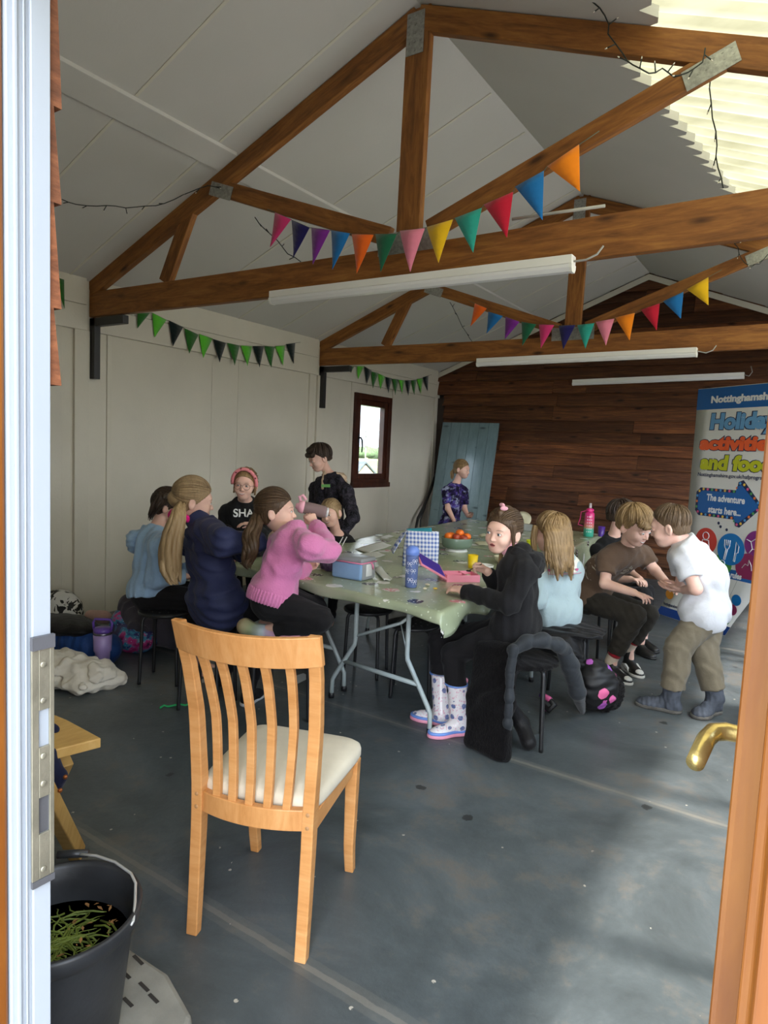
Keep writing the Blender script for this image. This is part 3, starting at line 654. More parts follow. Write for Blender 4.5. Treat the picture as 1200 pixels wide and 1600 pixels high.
# ---- folding tables (long sides along the room), two side by side, then a second pair
Mtleg = plain('grey_enamel_tube', (.42, .48, .47), .4, var=.06, bmp=.02); Mttop = plain('table_laminate', (.55, .52, .46), .5, var=.05)
TH = .738
def folding_table(c, ang, L, Wd, label, near=True):
    T = thing('folding_table', (c[0], c[1], 0), label, 'table', 'folding tables', rz=ang)
    MB().box2((-Wd/2, -L/2, TH-.035), (Wd/2, L/2, TH)).build('table_top', Mttop, T, bevel=.01)
    for s in (-1, 1):
        ye = s*(L/2-.22); fr = MB()
        for q in (-1, 1):
            mb = MB(); mb.tube([(q*.19, ye, TH-.03), (q*.19, ye, .40), (q*.195, ye, .37), (q*.345, ye, .145), (q*.362, ye, .115), (q*.366, ye, .0)], .0135, 10)
            l = mb.build('leg', Mtleg, T); MB().lathe([(.017, 0), (.017, .03), (.014, .032)], (q*.366, ye, 0), 10).build('rubber_foot', Mblack, l)
        fr.tube([(-.275, ye, .25), (.275, ye, .25)], .0135, 8); fr.tube([(-.19, ye, .42), (.06, ye-s*.10, .53), (.19, ye-s*.35, TH-.04)], .010, 8); fr.tube([(.06, ye-s*.1, .53), (.19, ye, .40)], .004, 6)
        fr.build('leg_brace', Mtleg, T)
TANG = math.atan2(-.218, .711)
folding_table((-1.93+.0, 3.66), R_(-6), 1.62, .74, 'folding table at the front right corner of the group, grey legs showing below the cloth')
folding_table((-2.70, 3.86), R_(-3), 1.62, .70, 'folding table at the front left of the group, behind the pink jumper')
folding_table((-2.20, 6.0), R_(4), 1.9, .74, 'folding table at the far right of the group, under the bottle')
folding_table((-2.98, 6.0), R_(4), 1.9, .70, 'folding table at the far left of the group, nearest the leaning door')

# ---- wipe-clean tablecloths printed with farm animals
m, t, b = base_mat('animal_print_oilcloth', .2, 0, .5)
v = coords(t); vd = nn(t, 'ShaderNodeVectorMath', operation='ADD'); nz = nn(t, 'ShaderNodeTexNoise', i_Scale=26.0, i_Detail=3.0); t.links.new(v, nz.inputs['Vector'])
ms = nn(t, 'ShaderNodeVectorMath', operation='SCALE'); ms.inputs['Scale'].default_value = .045; t.links.new(nz.outputs['Color'], ms.inputs[0]); t.links.new(v, vd.inputs[0]); t.links.new(ms.outputs[0], vd.inputs[1])
mp = nn(t, 'ShaderNodeMapping'); mp.inputs['Scale'].default_value = (1, 1, .8); t.links.new(vd.outputs[0], mp.inputs[0])
vo = nn(t, 'ShaderNodeTexVoronoi', i_Scale=7.5, i_Randomness=.85); t.links.new(mp.outputs[0], vo.inputs['Vector'])
shp = math_(t, 'LESS_THAN', vo.outputs['Distance'], .34)
sepc = nn(t, 'ShaderNodeSeparateColor'); t.links.new(vo.outputs['Color'], sepc.inputs[0])
kind = nn(t, 'ShaderNodeValToRGB'); kind.color_ramp.interpolation = 'CONSTANT'; e = kind.color_ramp.elements
e[0].position = 0; e[0].color = hexc('#c8d0b4'); e[1].position = .42; e[1].color = hexc('#161618')
for p_, c_ in ((.62, '#e8e6df'), (.78, '#d98f96'), (.9, '#5b4a54')):
    q = e.new(p_); q.color = hexc(c_)
t.links.new(sepc.outputs[0], kind.inputs[0])
pat = noise(t, v, 55, 2); kcol = mix(t, math_(t, 'GREATER_THAN', pat, .56), kind.outputs[0], '#e9e6de')
vis = math_(t, 'MULTIPLY', shp, math_(t, 'GREATER_THAN', sepc.outputs[0], .42))
bgc = ramp(t, noise(t, v, 3, 4), [(.3, '#9aa384'), (.7, '#a8b094')])
v2 = nn(t, 'ShaderNodeTexVoronoi', i_Scale=24.0); t.links.new(v, v2.inputs['Vector'])
bgc = mix(t, math_(t, 'LESS_THAN', v2.outputs['Distance'], .13), bgc, '#d5dcc0')
t.links.new(mix(t, vis, bgc, kcol), b.inputs['Base Color'])
bump(t, b, noise(t, v, 7, 4, .55, .8), .35, .012)
Mcloth = m
def tablecloth(FRp, FLp, BLp, BRp, drops, label, cr=.03):
    FRp, FLp, BLp, BRp = [V(*p, 0) for p in (FRp, FLp, BLp, BRp)]
    rr = random.Random(int(abs(FRp[0])*1000)); mb = MB(); N = 56; z0 = TH+.006
    df, dr, db, dl = drops
    us = [-.06, -.05, -.035, -.02, -.008, 0]+[i/N for i in range(1, N)]+[1, 1.008, 1.02, 1.035, 1.05, 1.06]
    def pt(u, v_):
        uc, vc = min(max(u, 0), 1), min(max(v_, 0), 1)
        p = (FLp*(1-uc)+FRp*uc)*(1-vc)+(BLp*(1-uc)+BRp*uc)*vc
        ou = (uc-u)/.06 if u < 0 else (u-1)/.06 if u > 1 else 0; ov = -v_/.06 if v_ < 0 else (v_-1)/.06 if v_ > 1 else 0
        ou = max(ou, 0); ov = max(ov, 0)
        dd = 0.; outv = V(0, 0, 0)
        ex = (FRp-FLp)/np.linalg.norm(FRp-FLp); ey = (BRp-FRp)/np.linalg.norm(BRp-FRp)
        rr_ = math.hypot(ou, ov)
        if rr_ > 1: ou, ov = ou/rr_, ov/rr_
        if ou > 0: dd = dd+ou*ou/max(1e-6, ou+ov)*(dl if u < 0 else dr)*(1+.25*math.sin(vc*23+1)); outv = outv+ex*(-1 if u < 0 else 1)*(min(ou, .4)*.03+.012*math.sin(vc*31)*ou)
        if ov > 0: dd = dd+ov*ov/max(1e-6, ou+ov)*(df if v_ < 0 else db)*(1+.18*math.sin(uc*13+.5)); outv = outv+ey*(-1 if v_ < 0 else 1)*(min(ov, .4)*.03+.010*math.sin(uc*27)*ov)
        if ou > 0 and ov > 0: dd = dd+cr*min(ou, ov)*1.4
        wz = .0022*math.sin(p[0]*9+p[1]*4)*math.sin(p[1]*7) if dd == 0 else 0
        return (p[0]+outv[0], p[1]+outv[1], z0+abs(wz)-dd)
    n = len(us); mb.add([pt(u, v_) for u in us for v_ in us], [(i*n+j, (i+1)*n+j, (i+1)*n+j+1, i*n+j+1) for i in range(n-1) for j in range(n-1)])
    return tag(mb.build('tablecloth', Mcloth, origin=(FRp[0], FRp[1], TH), solid=.0012), label, 'tablecloth', 'animal print tablecloths')
tablecloth((-1.45, 2.76), (-3.12, 2.94), (-3.30, 4.92), (-1.63, 4.92), (.045, .10, .02, .10), 'pale green oilcloth with farm animals on the front tables, under the gingham bag', .05)
tablecloth((-1.66, 4.965), (-3.33, 4.965), (-3.45, 7.15), (-1.84, 7.05), (.004, .24, .1, .1), 'pale green oilcloth with farm animals on the far tables, under the tall pink bottle')

# ---- black stools
Mseat = plain('black_plastic', (.014, .014, .015), .38, var=.1, bmp=.03)
def make_stool():
    T = thing('stool', (0, 0, 0), 'x', 'stool', 'black metal stools')
    s = MB(); s.lathe([(1e-6, .425), (.14, .425), (.162, .432), (.166, .442), (.162, .450), (.14, .4535), (1e-6, .4545)], (0, 0, 0), 36); so = s.build('seat', Mseat, T)
    d = MB(); 
    for k in range(12):
        a = k*math.pi/6; d.lathe([(.006, 0), (.0055, .0012), (1e-6, .0014)], (.10*math.cos(a), .10*math.sin(a), .4535), 8)
    for k in range(5):
        a = k*math.pi*.4; d.lathe([(.006, 0), (.0055, .0012), (1e-6, .0014)], (.045*math.cos(a), .045*math.sin(a), .4542), 8)
    d.build('seat_dimples', plain('grey_dimple', (.16, .16, .16), .4), so)
    for k in range(4):
        a = math.pi/4+k*math.pi/2; c, s_ = math.cos(a), math.sin(a)
        mb = MB(); mb.tube([(.02*c, .02*s_, .422), (.125*c, .125*s_, .422), (.143*c, .143*s_, .414), (.150*c, .150*s_, .395), (.165*c, .165*s_, .02), (.166*c, .166*s_, 0)], .011, 8); mb.build('leg', Mblack, T)
    r = MB(); r.tube([(.153*math.cos(2*math.pi*k/32), .153*math.sin(2*math.pi*k/32), .20) for k in range(32)], .006, 6, closed=True)
    return T
stool0 = make_stool(); used = [0]
def stool(x, y, label, rz=0., sc=1.):
    o = stool0 if not used[0] else copy_tree(stool0); used[0] = 1
    o.location = (x, y, 0); o.rotation_euler = (0, 0, rz); o['label'] = label; return o
p = fl(560, 958, .45); stool(-2.46, 3.62, 'empty black stool under the table, left of the grey table legs', .3)
stool(-2.03, 3.50, 'empty black stool under the front right table corner, dotted seat showing', .5)
stool(-1.22, 3.28, 'black stool under the girl in the black hoodie', .35)
stool(-1.22, 4.04, 'black stool under the long-haired girl in pale blue, hidden by coats', .2)
stool(-1.32, 4.86, 'black stool under the boy in the brown t-shirt', .6)
stool(-1.22, 5.62, 'black stool under the dark-haired boy in black behind the brown t-shirt', .1)
stool(-3.36, 2.68, 'black stool under the girl in the light blue hoodie', .55)
stool(-2.83, 2.56, 'black stool under the girl in the navy coat', .35)
stool(-2.31, 2.60, 'black stool the girl in the pink jumper kneels on', .3)
stool(-3.50, 4.20, 'black stool under the fair girl at the left side of the table', .3)

# ---- pine bench end by the door frame
Mpine = wood('pine', '#b98a4a', '#d3a862', '#e0bb7c', .5, 1., (6, 1.5, 1.5), .08, True)
B_ = thing('bench', (-2.05, 1.30, 0), 'pine table end jutting out behind the white door frame', 'table')
zt = .47
c0, c1, c2, c3 = fl(158, 1153, zt), fl(86, 1118, zt), fl(10, 1150, zt), fl(70, 1192, zt)
far = V(-.55, .02, 0)
pp = [fl(158, 1153, zt), fl(104, 1124, zt), fl(60, 1118, zt)+far, fl(60, 1190, zt)+far, fl(84, 1172, zt)]
MB().prism(pp, (0, 0, -.035)).build('table_top', Mpine, B_, bevel=.004)
beam('leg', fl(122, 1335, 0), fl(70, 1235, .42), .04, .06, Mpine, B_)
beam('leg', fl(112, 1338, 0)+V(-.28, .02, 0), fl(112, 1338, 0)+V(-.02, -.01, .36), .04, .05, Mpine, B_)

# ---- wide grey step and the black rubber bucket on it
Mstep = plain('dusty_grey_plastic', (.19, .185, .16), .7, var=.22, sc=9, bmp=.2)
zs = .20
A, Bc, Cc = fl(186, 1478, zs), fl(263, 1520, zs), fl(318, 1612, zs-.10)
st = thing('plastic_step', (-1.35, .85, 0), 'grey slotted plastic step under the black bucket', 'step')
s = MB()
q = [fl(150, 1462, zs), fl(190, 1472, zs), fl(263, 1520, zs), fl(300, 1585, zs), fl(250, 1760, zs), fl(-60, 1760, zs), fl(-60, 1480, zs)]
cen = sum(q)/len(q); fs = []; vs = list(q)+[V(p[0]+(p[0]-cen[0])*.10, p[1]+(p[1]-cen[1])*.10, 0.0) for p in q]; n = len(q)
s.smooth = False; s.add(vs, [tuple(range(n))[::-1]]+[(i, (i+1) % n, n+(i+1) % n, n+i) for i in range(n)]); s.build('step_shell', Mstep, st, bevel=.012)
sl = MB()
for px_, py_ in ((216, 1500), (196, 1522), (176, 1545), (225, 1542), (200, 1566), (178, 1586), (240, 1560), (150, 1570), (150, 1520)):
    a = fl(px_-9, py_-9, zs+.001); b_ = fl(px_+9, py_+9, zs+.001); d = (b_-a)/np.linalg.norm(b_-a); a = a+d*.006; b_ = b_-d*.006; nn_ = V(-d[1], d[0], 0)*.0042
    sl.prism([a-nn_, b_-nn_, b_+nn_, a+nn_], (0, 0, .0008))
sl.build('slot', Mdark, st)['kind'] = 'stuff'
Mrub = plain('black_rubber', (.022, .023, .026), .42, var=.3, sc=10, bmp=.12, bsc=60)
zr = .50; bc = fl(92, 1418, zr); bc[2] = 0
br_ = np.linalg.norm((fl(217, 1418, zr)-fl(92, 1418, zr))[:2])*1.0
bk = thing('bucket', (bc[0], bc[1], zs), 'black rubber bucket of weedy water in the bottom left corner', 'bucket')
p = MB(); k_ = br_/.175
p.lathe([(1e-6, zs+.001), (.125*k_, zs+.001), (.128*k_, zs+.006), (.158*k_, zr-.05), (.160*k_, zr-.045), (.171*k_, zr-.035), (.176*k_, zr-.006), (.174*k_, zr), (.166*k_, zr), (.161*k_, zr-.01), (.152*k_, zr-.05), (.122*k_, zs+.012), (1e-6, zs+.012)], (bc[0], bc[1], 0), 56); p.build('bucket_body', Mrub, bk)
zw = zr-.085; p = MB(); p.lathe([(1e-6, 0), (.148*k_, 0)], (bc[0], bc[1], zw), 40)
m, t, b = base_mat('dirty_water', .06); b.inputs['Base Color'].default_value = (.012, .014, .007, 1); Mwater = m
p.build('water', Mwater, bk)
hd = MB(); a0, a1 = fl(118, 1334, zr+.012), fl(205, 1462, zr-.01); mid = fl(211, 1372, zr+.03)
hp = [a0, fl(150, 1337, zr+.02), fl(180, 1347, zr+.02), fl(205, 1365, zr+.02), fl(212, 1380, zr+.015), fl(211, 1410, zr), fl(208, 1440, zr-.005), fl(204, 1446, zr-.01)]
hd.tube(hp, .0032, 8); hd.build('wire_handle', plain('galvanised_wire', (.62, .62, .60), .35, .6), bk)
g = MB(); g.tube([fl(90, 1335, zr+.012), fl(138, 1333, zr+.012)], .0095, 10); g.build('handle_grip', Mrub, bk)
wd = MB(); rr = random.Random(9)
for k in range(90):
    a = rr.uniform(0, 6.28); r0 = rr.uniform(0, .09)*k_; p0 = V(bc[0]+r0*math.cos(a), bc[1]+r0*math.sin(a), zw+.002); a2 = rr.uniform(0, 6.28); L = rr.uniform(.05, .13)
    pts = [p0+V(math.cos(a2)*L*i/5+.012*math.sin(i*1.3+k), math.sin(a2)*L*i/5+.012*math.cos(i*1.1+k), .004*math.sin(i)) for i in range(6)]
    pts = [q for q in pts if np.linalg.norm(q[:2]-bc[:2]) < .140*k_]
    if len(pts) > 2: wd.tube(pts, rr.choice([.0012, .0016, .0024]), 5)
wd.build('pond_weed', plain('pond_weed', (.13, .17, .025), .5, var=.4, sc=30), bk)['kind'] = 'stuff'
lf = MB()
for k in range(60):
    a = rr.uniform(0, 6.28); r0 = .142*k_*math.sqrt(rr.random()); c_ = V(bc[0]+r0*math.cos(a), bc[1]+r0*math.sin(a), zw+.003+rr.uniform(0, .004)); M_ = rotz(rr.uniform(0, 6.28)); L = rr.uniform(.004, .011)
    lf.add([c_+M_@V(-L, 0, 0), c_+M_@V(0, -L*.35, .002), c_+M_@V(L, 0, .001), c_+M_@V(0, L*.35, .002)], [(0, 1, 2, 3)])
lf.build('dead_leaves', plain('dead_leaf', (.34, .17, .06), .7, var=.5, sc=40), bk)['kind'] = 'stuff'

# ---- grey ledged door leaning on the back wall
Mgdoor = wood('grey_gloss_planks', '#5f7276', '#6d8185', '#7d9094', .16, 1., (2, 2, .5), .22, True)
Tl, Tr = at(690, 661, 8.98), at(778, 661, 8.98); zt_ = (Tl[2]+Tr[2])/2; wdt = Tr[0]-Tl[0]
ld = thing('plank_door', ((Tl[0]+Tr[0])/2, 8.6, 0), 'grey glossy plank door leaning against the brown back wall', 'door')
th = math.atan2(.38, zt_); F = np.column_stack([V(1, 0, 0), V(0, math.cos(th), -math.sin(th)), V(0, math.sin(th), math.cos(th))]); Ln = math.hypot(.40, zt_)
cxs = np.linspace(-wdt/2, wdt/2, 7)
for a_, b_ in zip(cxs, cxs[1:]):
    c_ = V((Tl[0]+Tr[0])/2+(a_+b_)/2+.02, 8.60+.015, 0)+F[:, 2]*Ln/2+F[:, 1]*.0
    MB().box(c_, (b_-a_-.003, .03, Ln), F).build('plank', Mgdoor, ld, bevel=.003)
# ---- curved black tool shaft standing in the corner
cs = MB(); cs.tube([ax(681, 741, LX+.05), ax(672, 768, LX+.06), ax(662, 792, LX+.09), ax(653, 810, LX+.12), ax(649, 830, LX+.14), ax(653, 870, LX+.15)], .022, 8); cs.tube([ax(664, 792, LX+.12), ax(657, 812, LX+.15), ax(656, 840, LX+.16)], .012, 6)
tag(cs.build('tool_shaft', Mblack, origin=ax(653, 870, LX+.15)), 'curved black tool shaft leaning in the corner beside the grey door', 'tool')
# ============================================================ FIGURES: smooth bodies grown from joints
F32 = np.float32
def cone(a, b, ra, rb):
    a = np.asarray(a, F32); b = np.asarray(b, F32); ba = b-a; q = float(ba@ba)+1e-9
    def f(P):
        pa = P-a; h = np.clip(pa@ba/q, 0, 1); return np.linalg.norm(pa-h[:, None]*ba, axis=1)-(ra+(rb-ra)*h)
    f.pts = [(a, ra), (b, rb)]; return f
def elli(c, r, M=None):
    c = np.asarray(c, F32); r = np.asarray(r, F32); M = np.eye(3, dtype=F32) if M is None else np.asarray(M, F32)
    def f(P):
        q = (P-c)@M; k0 = np.linalg.norm(q/r, axis=1)+1e-9; k1 = np.linalg.norm(q/(r*r), axis=1)+1e-9
        return np.maximum(k0*(k0-1)/k1, -r.min())
    f.pts = [(c, float(r.max()))]; return f
def smin(a, b, k):
    h = np.clip(.5+.5*(b-a)/k, 0, 1); return b+(a-b)*h-k*h*(1-h)
def U(fs, k=.02):
    fs = [f for f in fs if f is not None]
    def f(P):
        d = fs[0](P)
        for g in fs[1:]: d = smin(d, g(P), k)
        return d
    f.pts = [p for g in fs for p in g.pts]; return f
def cut(f0, p, n, k=.006):           # keep the side the normal points away from
    p = np.asarray(p, F32); n = np.asarray(n, F32); n = n/np.linalg.norm(n)
    def f(P): return -smin(-f0(P), -((P-p)@n), k)
    f.pts = f0.pts; return f
def sub(f0, g, k=.004):
    def f(P): return -smin(-f0(P), g(P), k)
    f.pts = f0.pts; return f
def wrinkle(f0, amp=.004, wl=.07, seed=0, dirn=None):
    r = np.random.RandomState(seed); A = r.normal(size=(4, 3)); A /= np.linalg.norm(A, axis=1)[:, None]
    if dirn is not None: A[:2] = A[:2]*.35+np.asarray(dirn)
    A = (A*2*np.pi/wl).astype(F32); ph = r.uniform(0, 6, 4)
    def f(P):
        w = np.sin(P@(A[3]*.5)+ph[3]); n = np.sin(P@A[0]+ph[0]+1.7*w)+.7*np.sin(P@(A[1]*1.6)+ph[1]+1.2*w)+.5*np.sin(P@(A[2]*.6)+ph[2])
        return f0(P)-amp*n*.6
    f.pts = f0.pts; return f
def polygonize(f, h, pad=.03):
    lo = np.min([p-r for p, r in f.pts], axis=0)-pad; hi = np.max([p+r for p, r in f.pts], axis=0)+pad
    B = 8; nb = np.ceil((hi-lo)/(h*B)).astype(int); n = nb*B
    bi = np.stack(np.meshgrid(*[np.arange(k) for k in nb], indexing='ij'), -1).reshape(-1, 3)
    bc = (lo+(bi+.5)*B*h).astype(F32); d = f(bc); bi = bi[np.abs(d) < B*h*1.25]
    loc = np.stack(np.meshgrid(*[np.arange(B)]*3, indexing='ij'), -1).reshape(-1, 3)
    cells = (bi[:, None, :]*B+loc[None]).reshape(-1, 3)
    st = n+1; lin = lambda c: (c[..., 0]*st[1]+c[..., 1])*st[2]+c[..., 2]
    offs = np.array([[i, j, k] for i in (0, 1) for j in (0, 1) for k in (0, 1)])
    cl_ = lin(cells[:, None, :]+offs[None])                  # (N,8)
    uq, inv = np.unique(cl_, return_inverse=True); inv = inv.reshape(cl_.shape)
    cx = np.stack([uq//(st[1]*st[2]), (uq//st[2]) % st[1], uq % st[2]], -1)
    val = np.concatenate([f((lo+q*h).astype(F32)) for q in np.array_split(cx, max(1, len(cx)//150000))])
    vals = val[inv]; sg = vals < 0; act = sg.any(1) & ~sg.all(1)
    cells, vals = cells[act], vals[act]
    acc = np.zeros((len(cells), 3)); cnt = np.zeros(len(cells))
    for a in range(8):
        for ax_ in range(3):
            if offs[a][ax_] == 0:
                b = a+(4, 2, 1)[ax_]; va, vb = vals[:, a], vals[:, b]; m = (va < 0) != (vb < 0)
                t = np.where(m, va/np.where(m, va-vb, 1), 0); p = offs[a][None].astype(float).repeat(len(cells), 0); p[:, ax_] += t
                acc[m] += p[m]; cnt[m] += 1
    vert = lo+(cells+acc/np.maximum(cnt, 1)[:, None])*h
    key = lin(cells); order = np.argsort(key); ks = key[order]
    quads = []
    for ax_ in range(3):
        b = (4, 2, 1)[ax_]; va, vb = vals[:, 0], vals[:, b]; m = (va < 0) != (vb < 0)
        c = cells[m]; flip = va[m] < 0
        u, w = [(1, 2), (2, 0), (0, 1)][ax_]
        du = np.zeros(3, int); du[u] = 1; dw = np.zeros(3, int); dw[w] = 1
        ids = []; ok = np.ones(len(c), bool)
        for o in (0*du, du, du+dw, dw):
            k = lin(c-o); i = np.clip(np.searchsorted(ks, k), 0, len(ks)-1); ok &= ks[i] == k; ids.append(order[i])
        q = np.stack(ids, 1); q[~flip] = q[~flip][:, ::-1]; quads.append(q[ok])
    return vert, np.concatenate(quads)
def mesh_obj(name, verts, quads, mats, parent=None, midx=None, origin=(0, 0, 0), extra=None):
    origin = np.asarray(origin, float); verts = np.asarray(verts)-origin; nv = len(verts); nq = len(quads)
    me = bpy.data.meshes.new(name)
    if extra is not None and len(extra.v):
        ev = np.array(extra.v)-origin; allv = np.concatenate([verts, ev])
    else: allv = verts; extra = None
    loops = [quads.reshape(-1)]; starts = [np.arange(nq)*4]; tot = [np.full(nq, 4)]; mi = [np.zeros(nq, int) if midx is None else midx]
    if extra:
        fl_ = np.array([i for f in extra.f for i in f])+nv; sz = np.array([len(f) for f in extra.f])
        loops.append(fl_); starts.append(nq*4+np.concatenate([[0], np.cumsum(sz)[:-1]])); tot.append(sz); mi.append(np.array(extra.m))
    loops = np.concatenate(loops); starts = np.concatenate(starts); tot = np.concatenate(tot); mi = np.concatenate(mi)
    me.vertices.add(len(allv)); me.vertices.foreach_set('co', allv.astype(F32).reshape(-1))
    me.loops.add(len(loops)); me.loops.foreach_set('vertex_index', loops.astype(np.int32))
    me.polygons.add(len(starts)); me.polygons.foreach_set('loop_start', starts.astype(np.int32)); me.polygons.foreach_set('loop_total', tot.astype(np.int32))
    for m in (mats if isinstance(mats, (list, tuple)) else [mats]): me.materials.append(m)
    me.polygons.foreach_set('material_index', mi.astype(np.int32)); me.polygons.foreach_set('use_smooth', np.ones(len(starts), bool))
    me.update(calc_edges=True); me.validate()
    o = bpy.data.objects.new(name, me); COL.objects.link(o); o.location = origin
    if parent is not None: setpar(o, parent)
    return o
def solid(name, f, h, mats, parent=None, origin=None):
    v_, q = polygonize(f, h); o = (v_.min(0)+v_.max(0))/2 if origin is None else origin
    return mesh_obj(name, v_, q, mats, parent, origin=o)
def unit(v): v = np.asarray(v, float); return v/(np.linalg.norm(v)+1e-9)
def hd_(deg): return V(math.cos(R_(deg)), math.sin(R_(deg)), 0)

# skin and hair materials
def skin_mat(name, col):
    m, t, b = base_mat(name, .5, 0, .35); v = coords(t); n = noise(t, v, 14, 4)
    t.links.new(ramp(t, n, [(.3, (col[0]*.93, col[1]*.86, col[2]*.84)), (.7, (col[0]*1.05, col[1]*1.04, col[2]*1.03))]), b.inputs['Base Color'])
    b.inputs['Subsurface Weight'].default_value = .12; b.inputs['Subsurface Radius'].default_value = (.012, .005, .003); b.inputs['Subsurface Scale'].default_value = .6
    return m
Mskin = skin_mat('skin', (.72, .465, .375)); Mlip = plain('lip', (.52, .19, .17), .45, var=.08); Meye = plain('eye_white', (.80, .78, .76), .15, var=.02, bmp=0)
Miris = plain('iris_blue_grey', (.10, .14, .18), .12, var=.2, bmp=0); Mpup = plain('pupil', (.008, .008, .008), .1, bmp=0); Mteeth = plain('teeth', (.78, .74, .66), .25, var=.03, bmp=0); Mmouth = plain('mouth_inside', (.14, .03, .03), .5)
def hair_mat(name, c1, c2, stretch=(60, 60, 5)):
    m, t, b = base_mat(name, .48, 0, .3); v = coords(t, stretch); n = noise(t, v, 1.0, 4, .6, .4); v2 = coords(t, (5, 5, 2)); n2 = noise(t, v2, 1.6, 3)
    f = math_(t, 'ADD', math_(t, 'MULTIPLY', n, .6), math_(t, 'MULTIPLY', n2, .4))
    t.links.new(ramp(t, f, [(.32, c1), (.68, c2)]), b.inputs['Base Color']); bump(t, b, n, .55, .006)
    return m
def hand(side, w, d, n, s, curl=.5, thumb=.6, spread=.0, point=None):
    """palm and five fingers from wrist w along d, palm facing n; side +1 right, -1 left"""
    d = unit(d); n = unit(n-d*(np.asarray(n)@d)); th = np.cross(d, n)*side; s = s*.9; g = []; kn = []
    for i in range(4):
        k = w+d*(.068-.004*abs(i-1.2))*s+th*(.026-.0172*i)*s+n*(.004*abs(i-1.5))*s; kn.append(k)
        g.append(cone(w+d*.006*s+th*(.012-.008*i)*s, k, .0125*s, .0098*s))
    palm = U(g, .012*s); fs = [palm]
    for i, L in enumerate((.062, .069, .063, .049)):
        cu = curl[i] if hasattr(curl, '__len__') else curl*(1+.08*i); p = kn[i]; a = 0; segs = []
        sp = th*(.10-.07*i)*(1-min(cu, 1))*(1+spread*2)
        for fr, da, r0, r1 in ((.45, .75, .0086, .0076), (.31, .95, .0076, .0068), (.24, .7, .0068, .0056)):
            a += cu*da; q = p+unit(d*math.cos(a)+n*math.sin(a)+sp)*L*fr*s; segs.append(cone(p, q, r0*s, r1*s)); p = q
        fs.append(U(segs, .003*s))
    b = w+d*.016*s+th*.018*s+n*.006*s; q = b+unit(d*.75+th*.75*(1.1-thumb*.6)+n*(.2+thumb*.5))*.036*s
    q2 = q+unit(d*.9+th*.2*(1-thumb)+n*(.1+thumb*.5)-th*thumb*.25)*.028*s; q3 = q2+unit(d*.9+n*(.15+thumb*.4)-th*thumb*.35)*.022*s
    fs.append(U([cone(b, q, .0125*s, .0095*s), cone(q, q2, .0093*s, .0082*s), cone(q2, q3, .0082*s, .006*s)], .005*s))
    return U(fs, .0045*s)

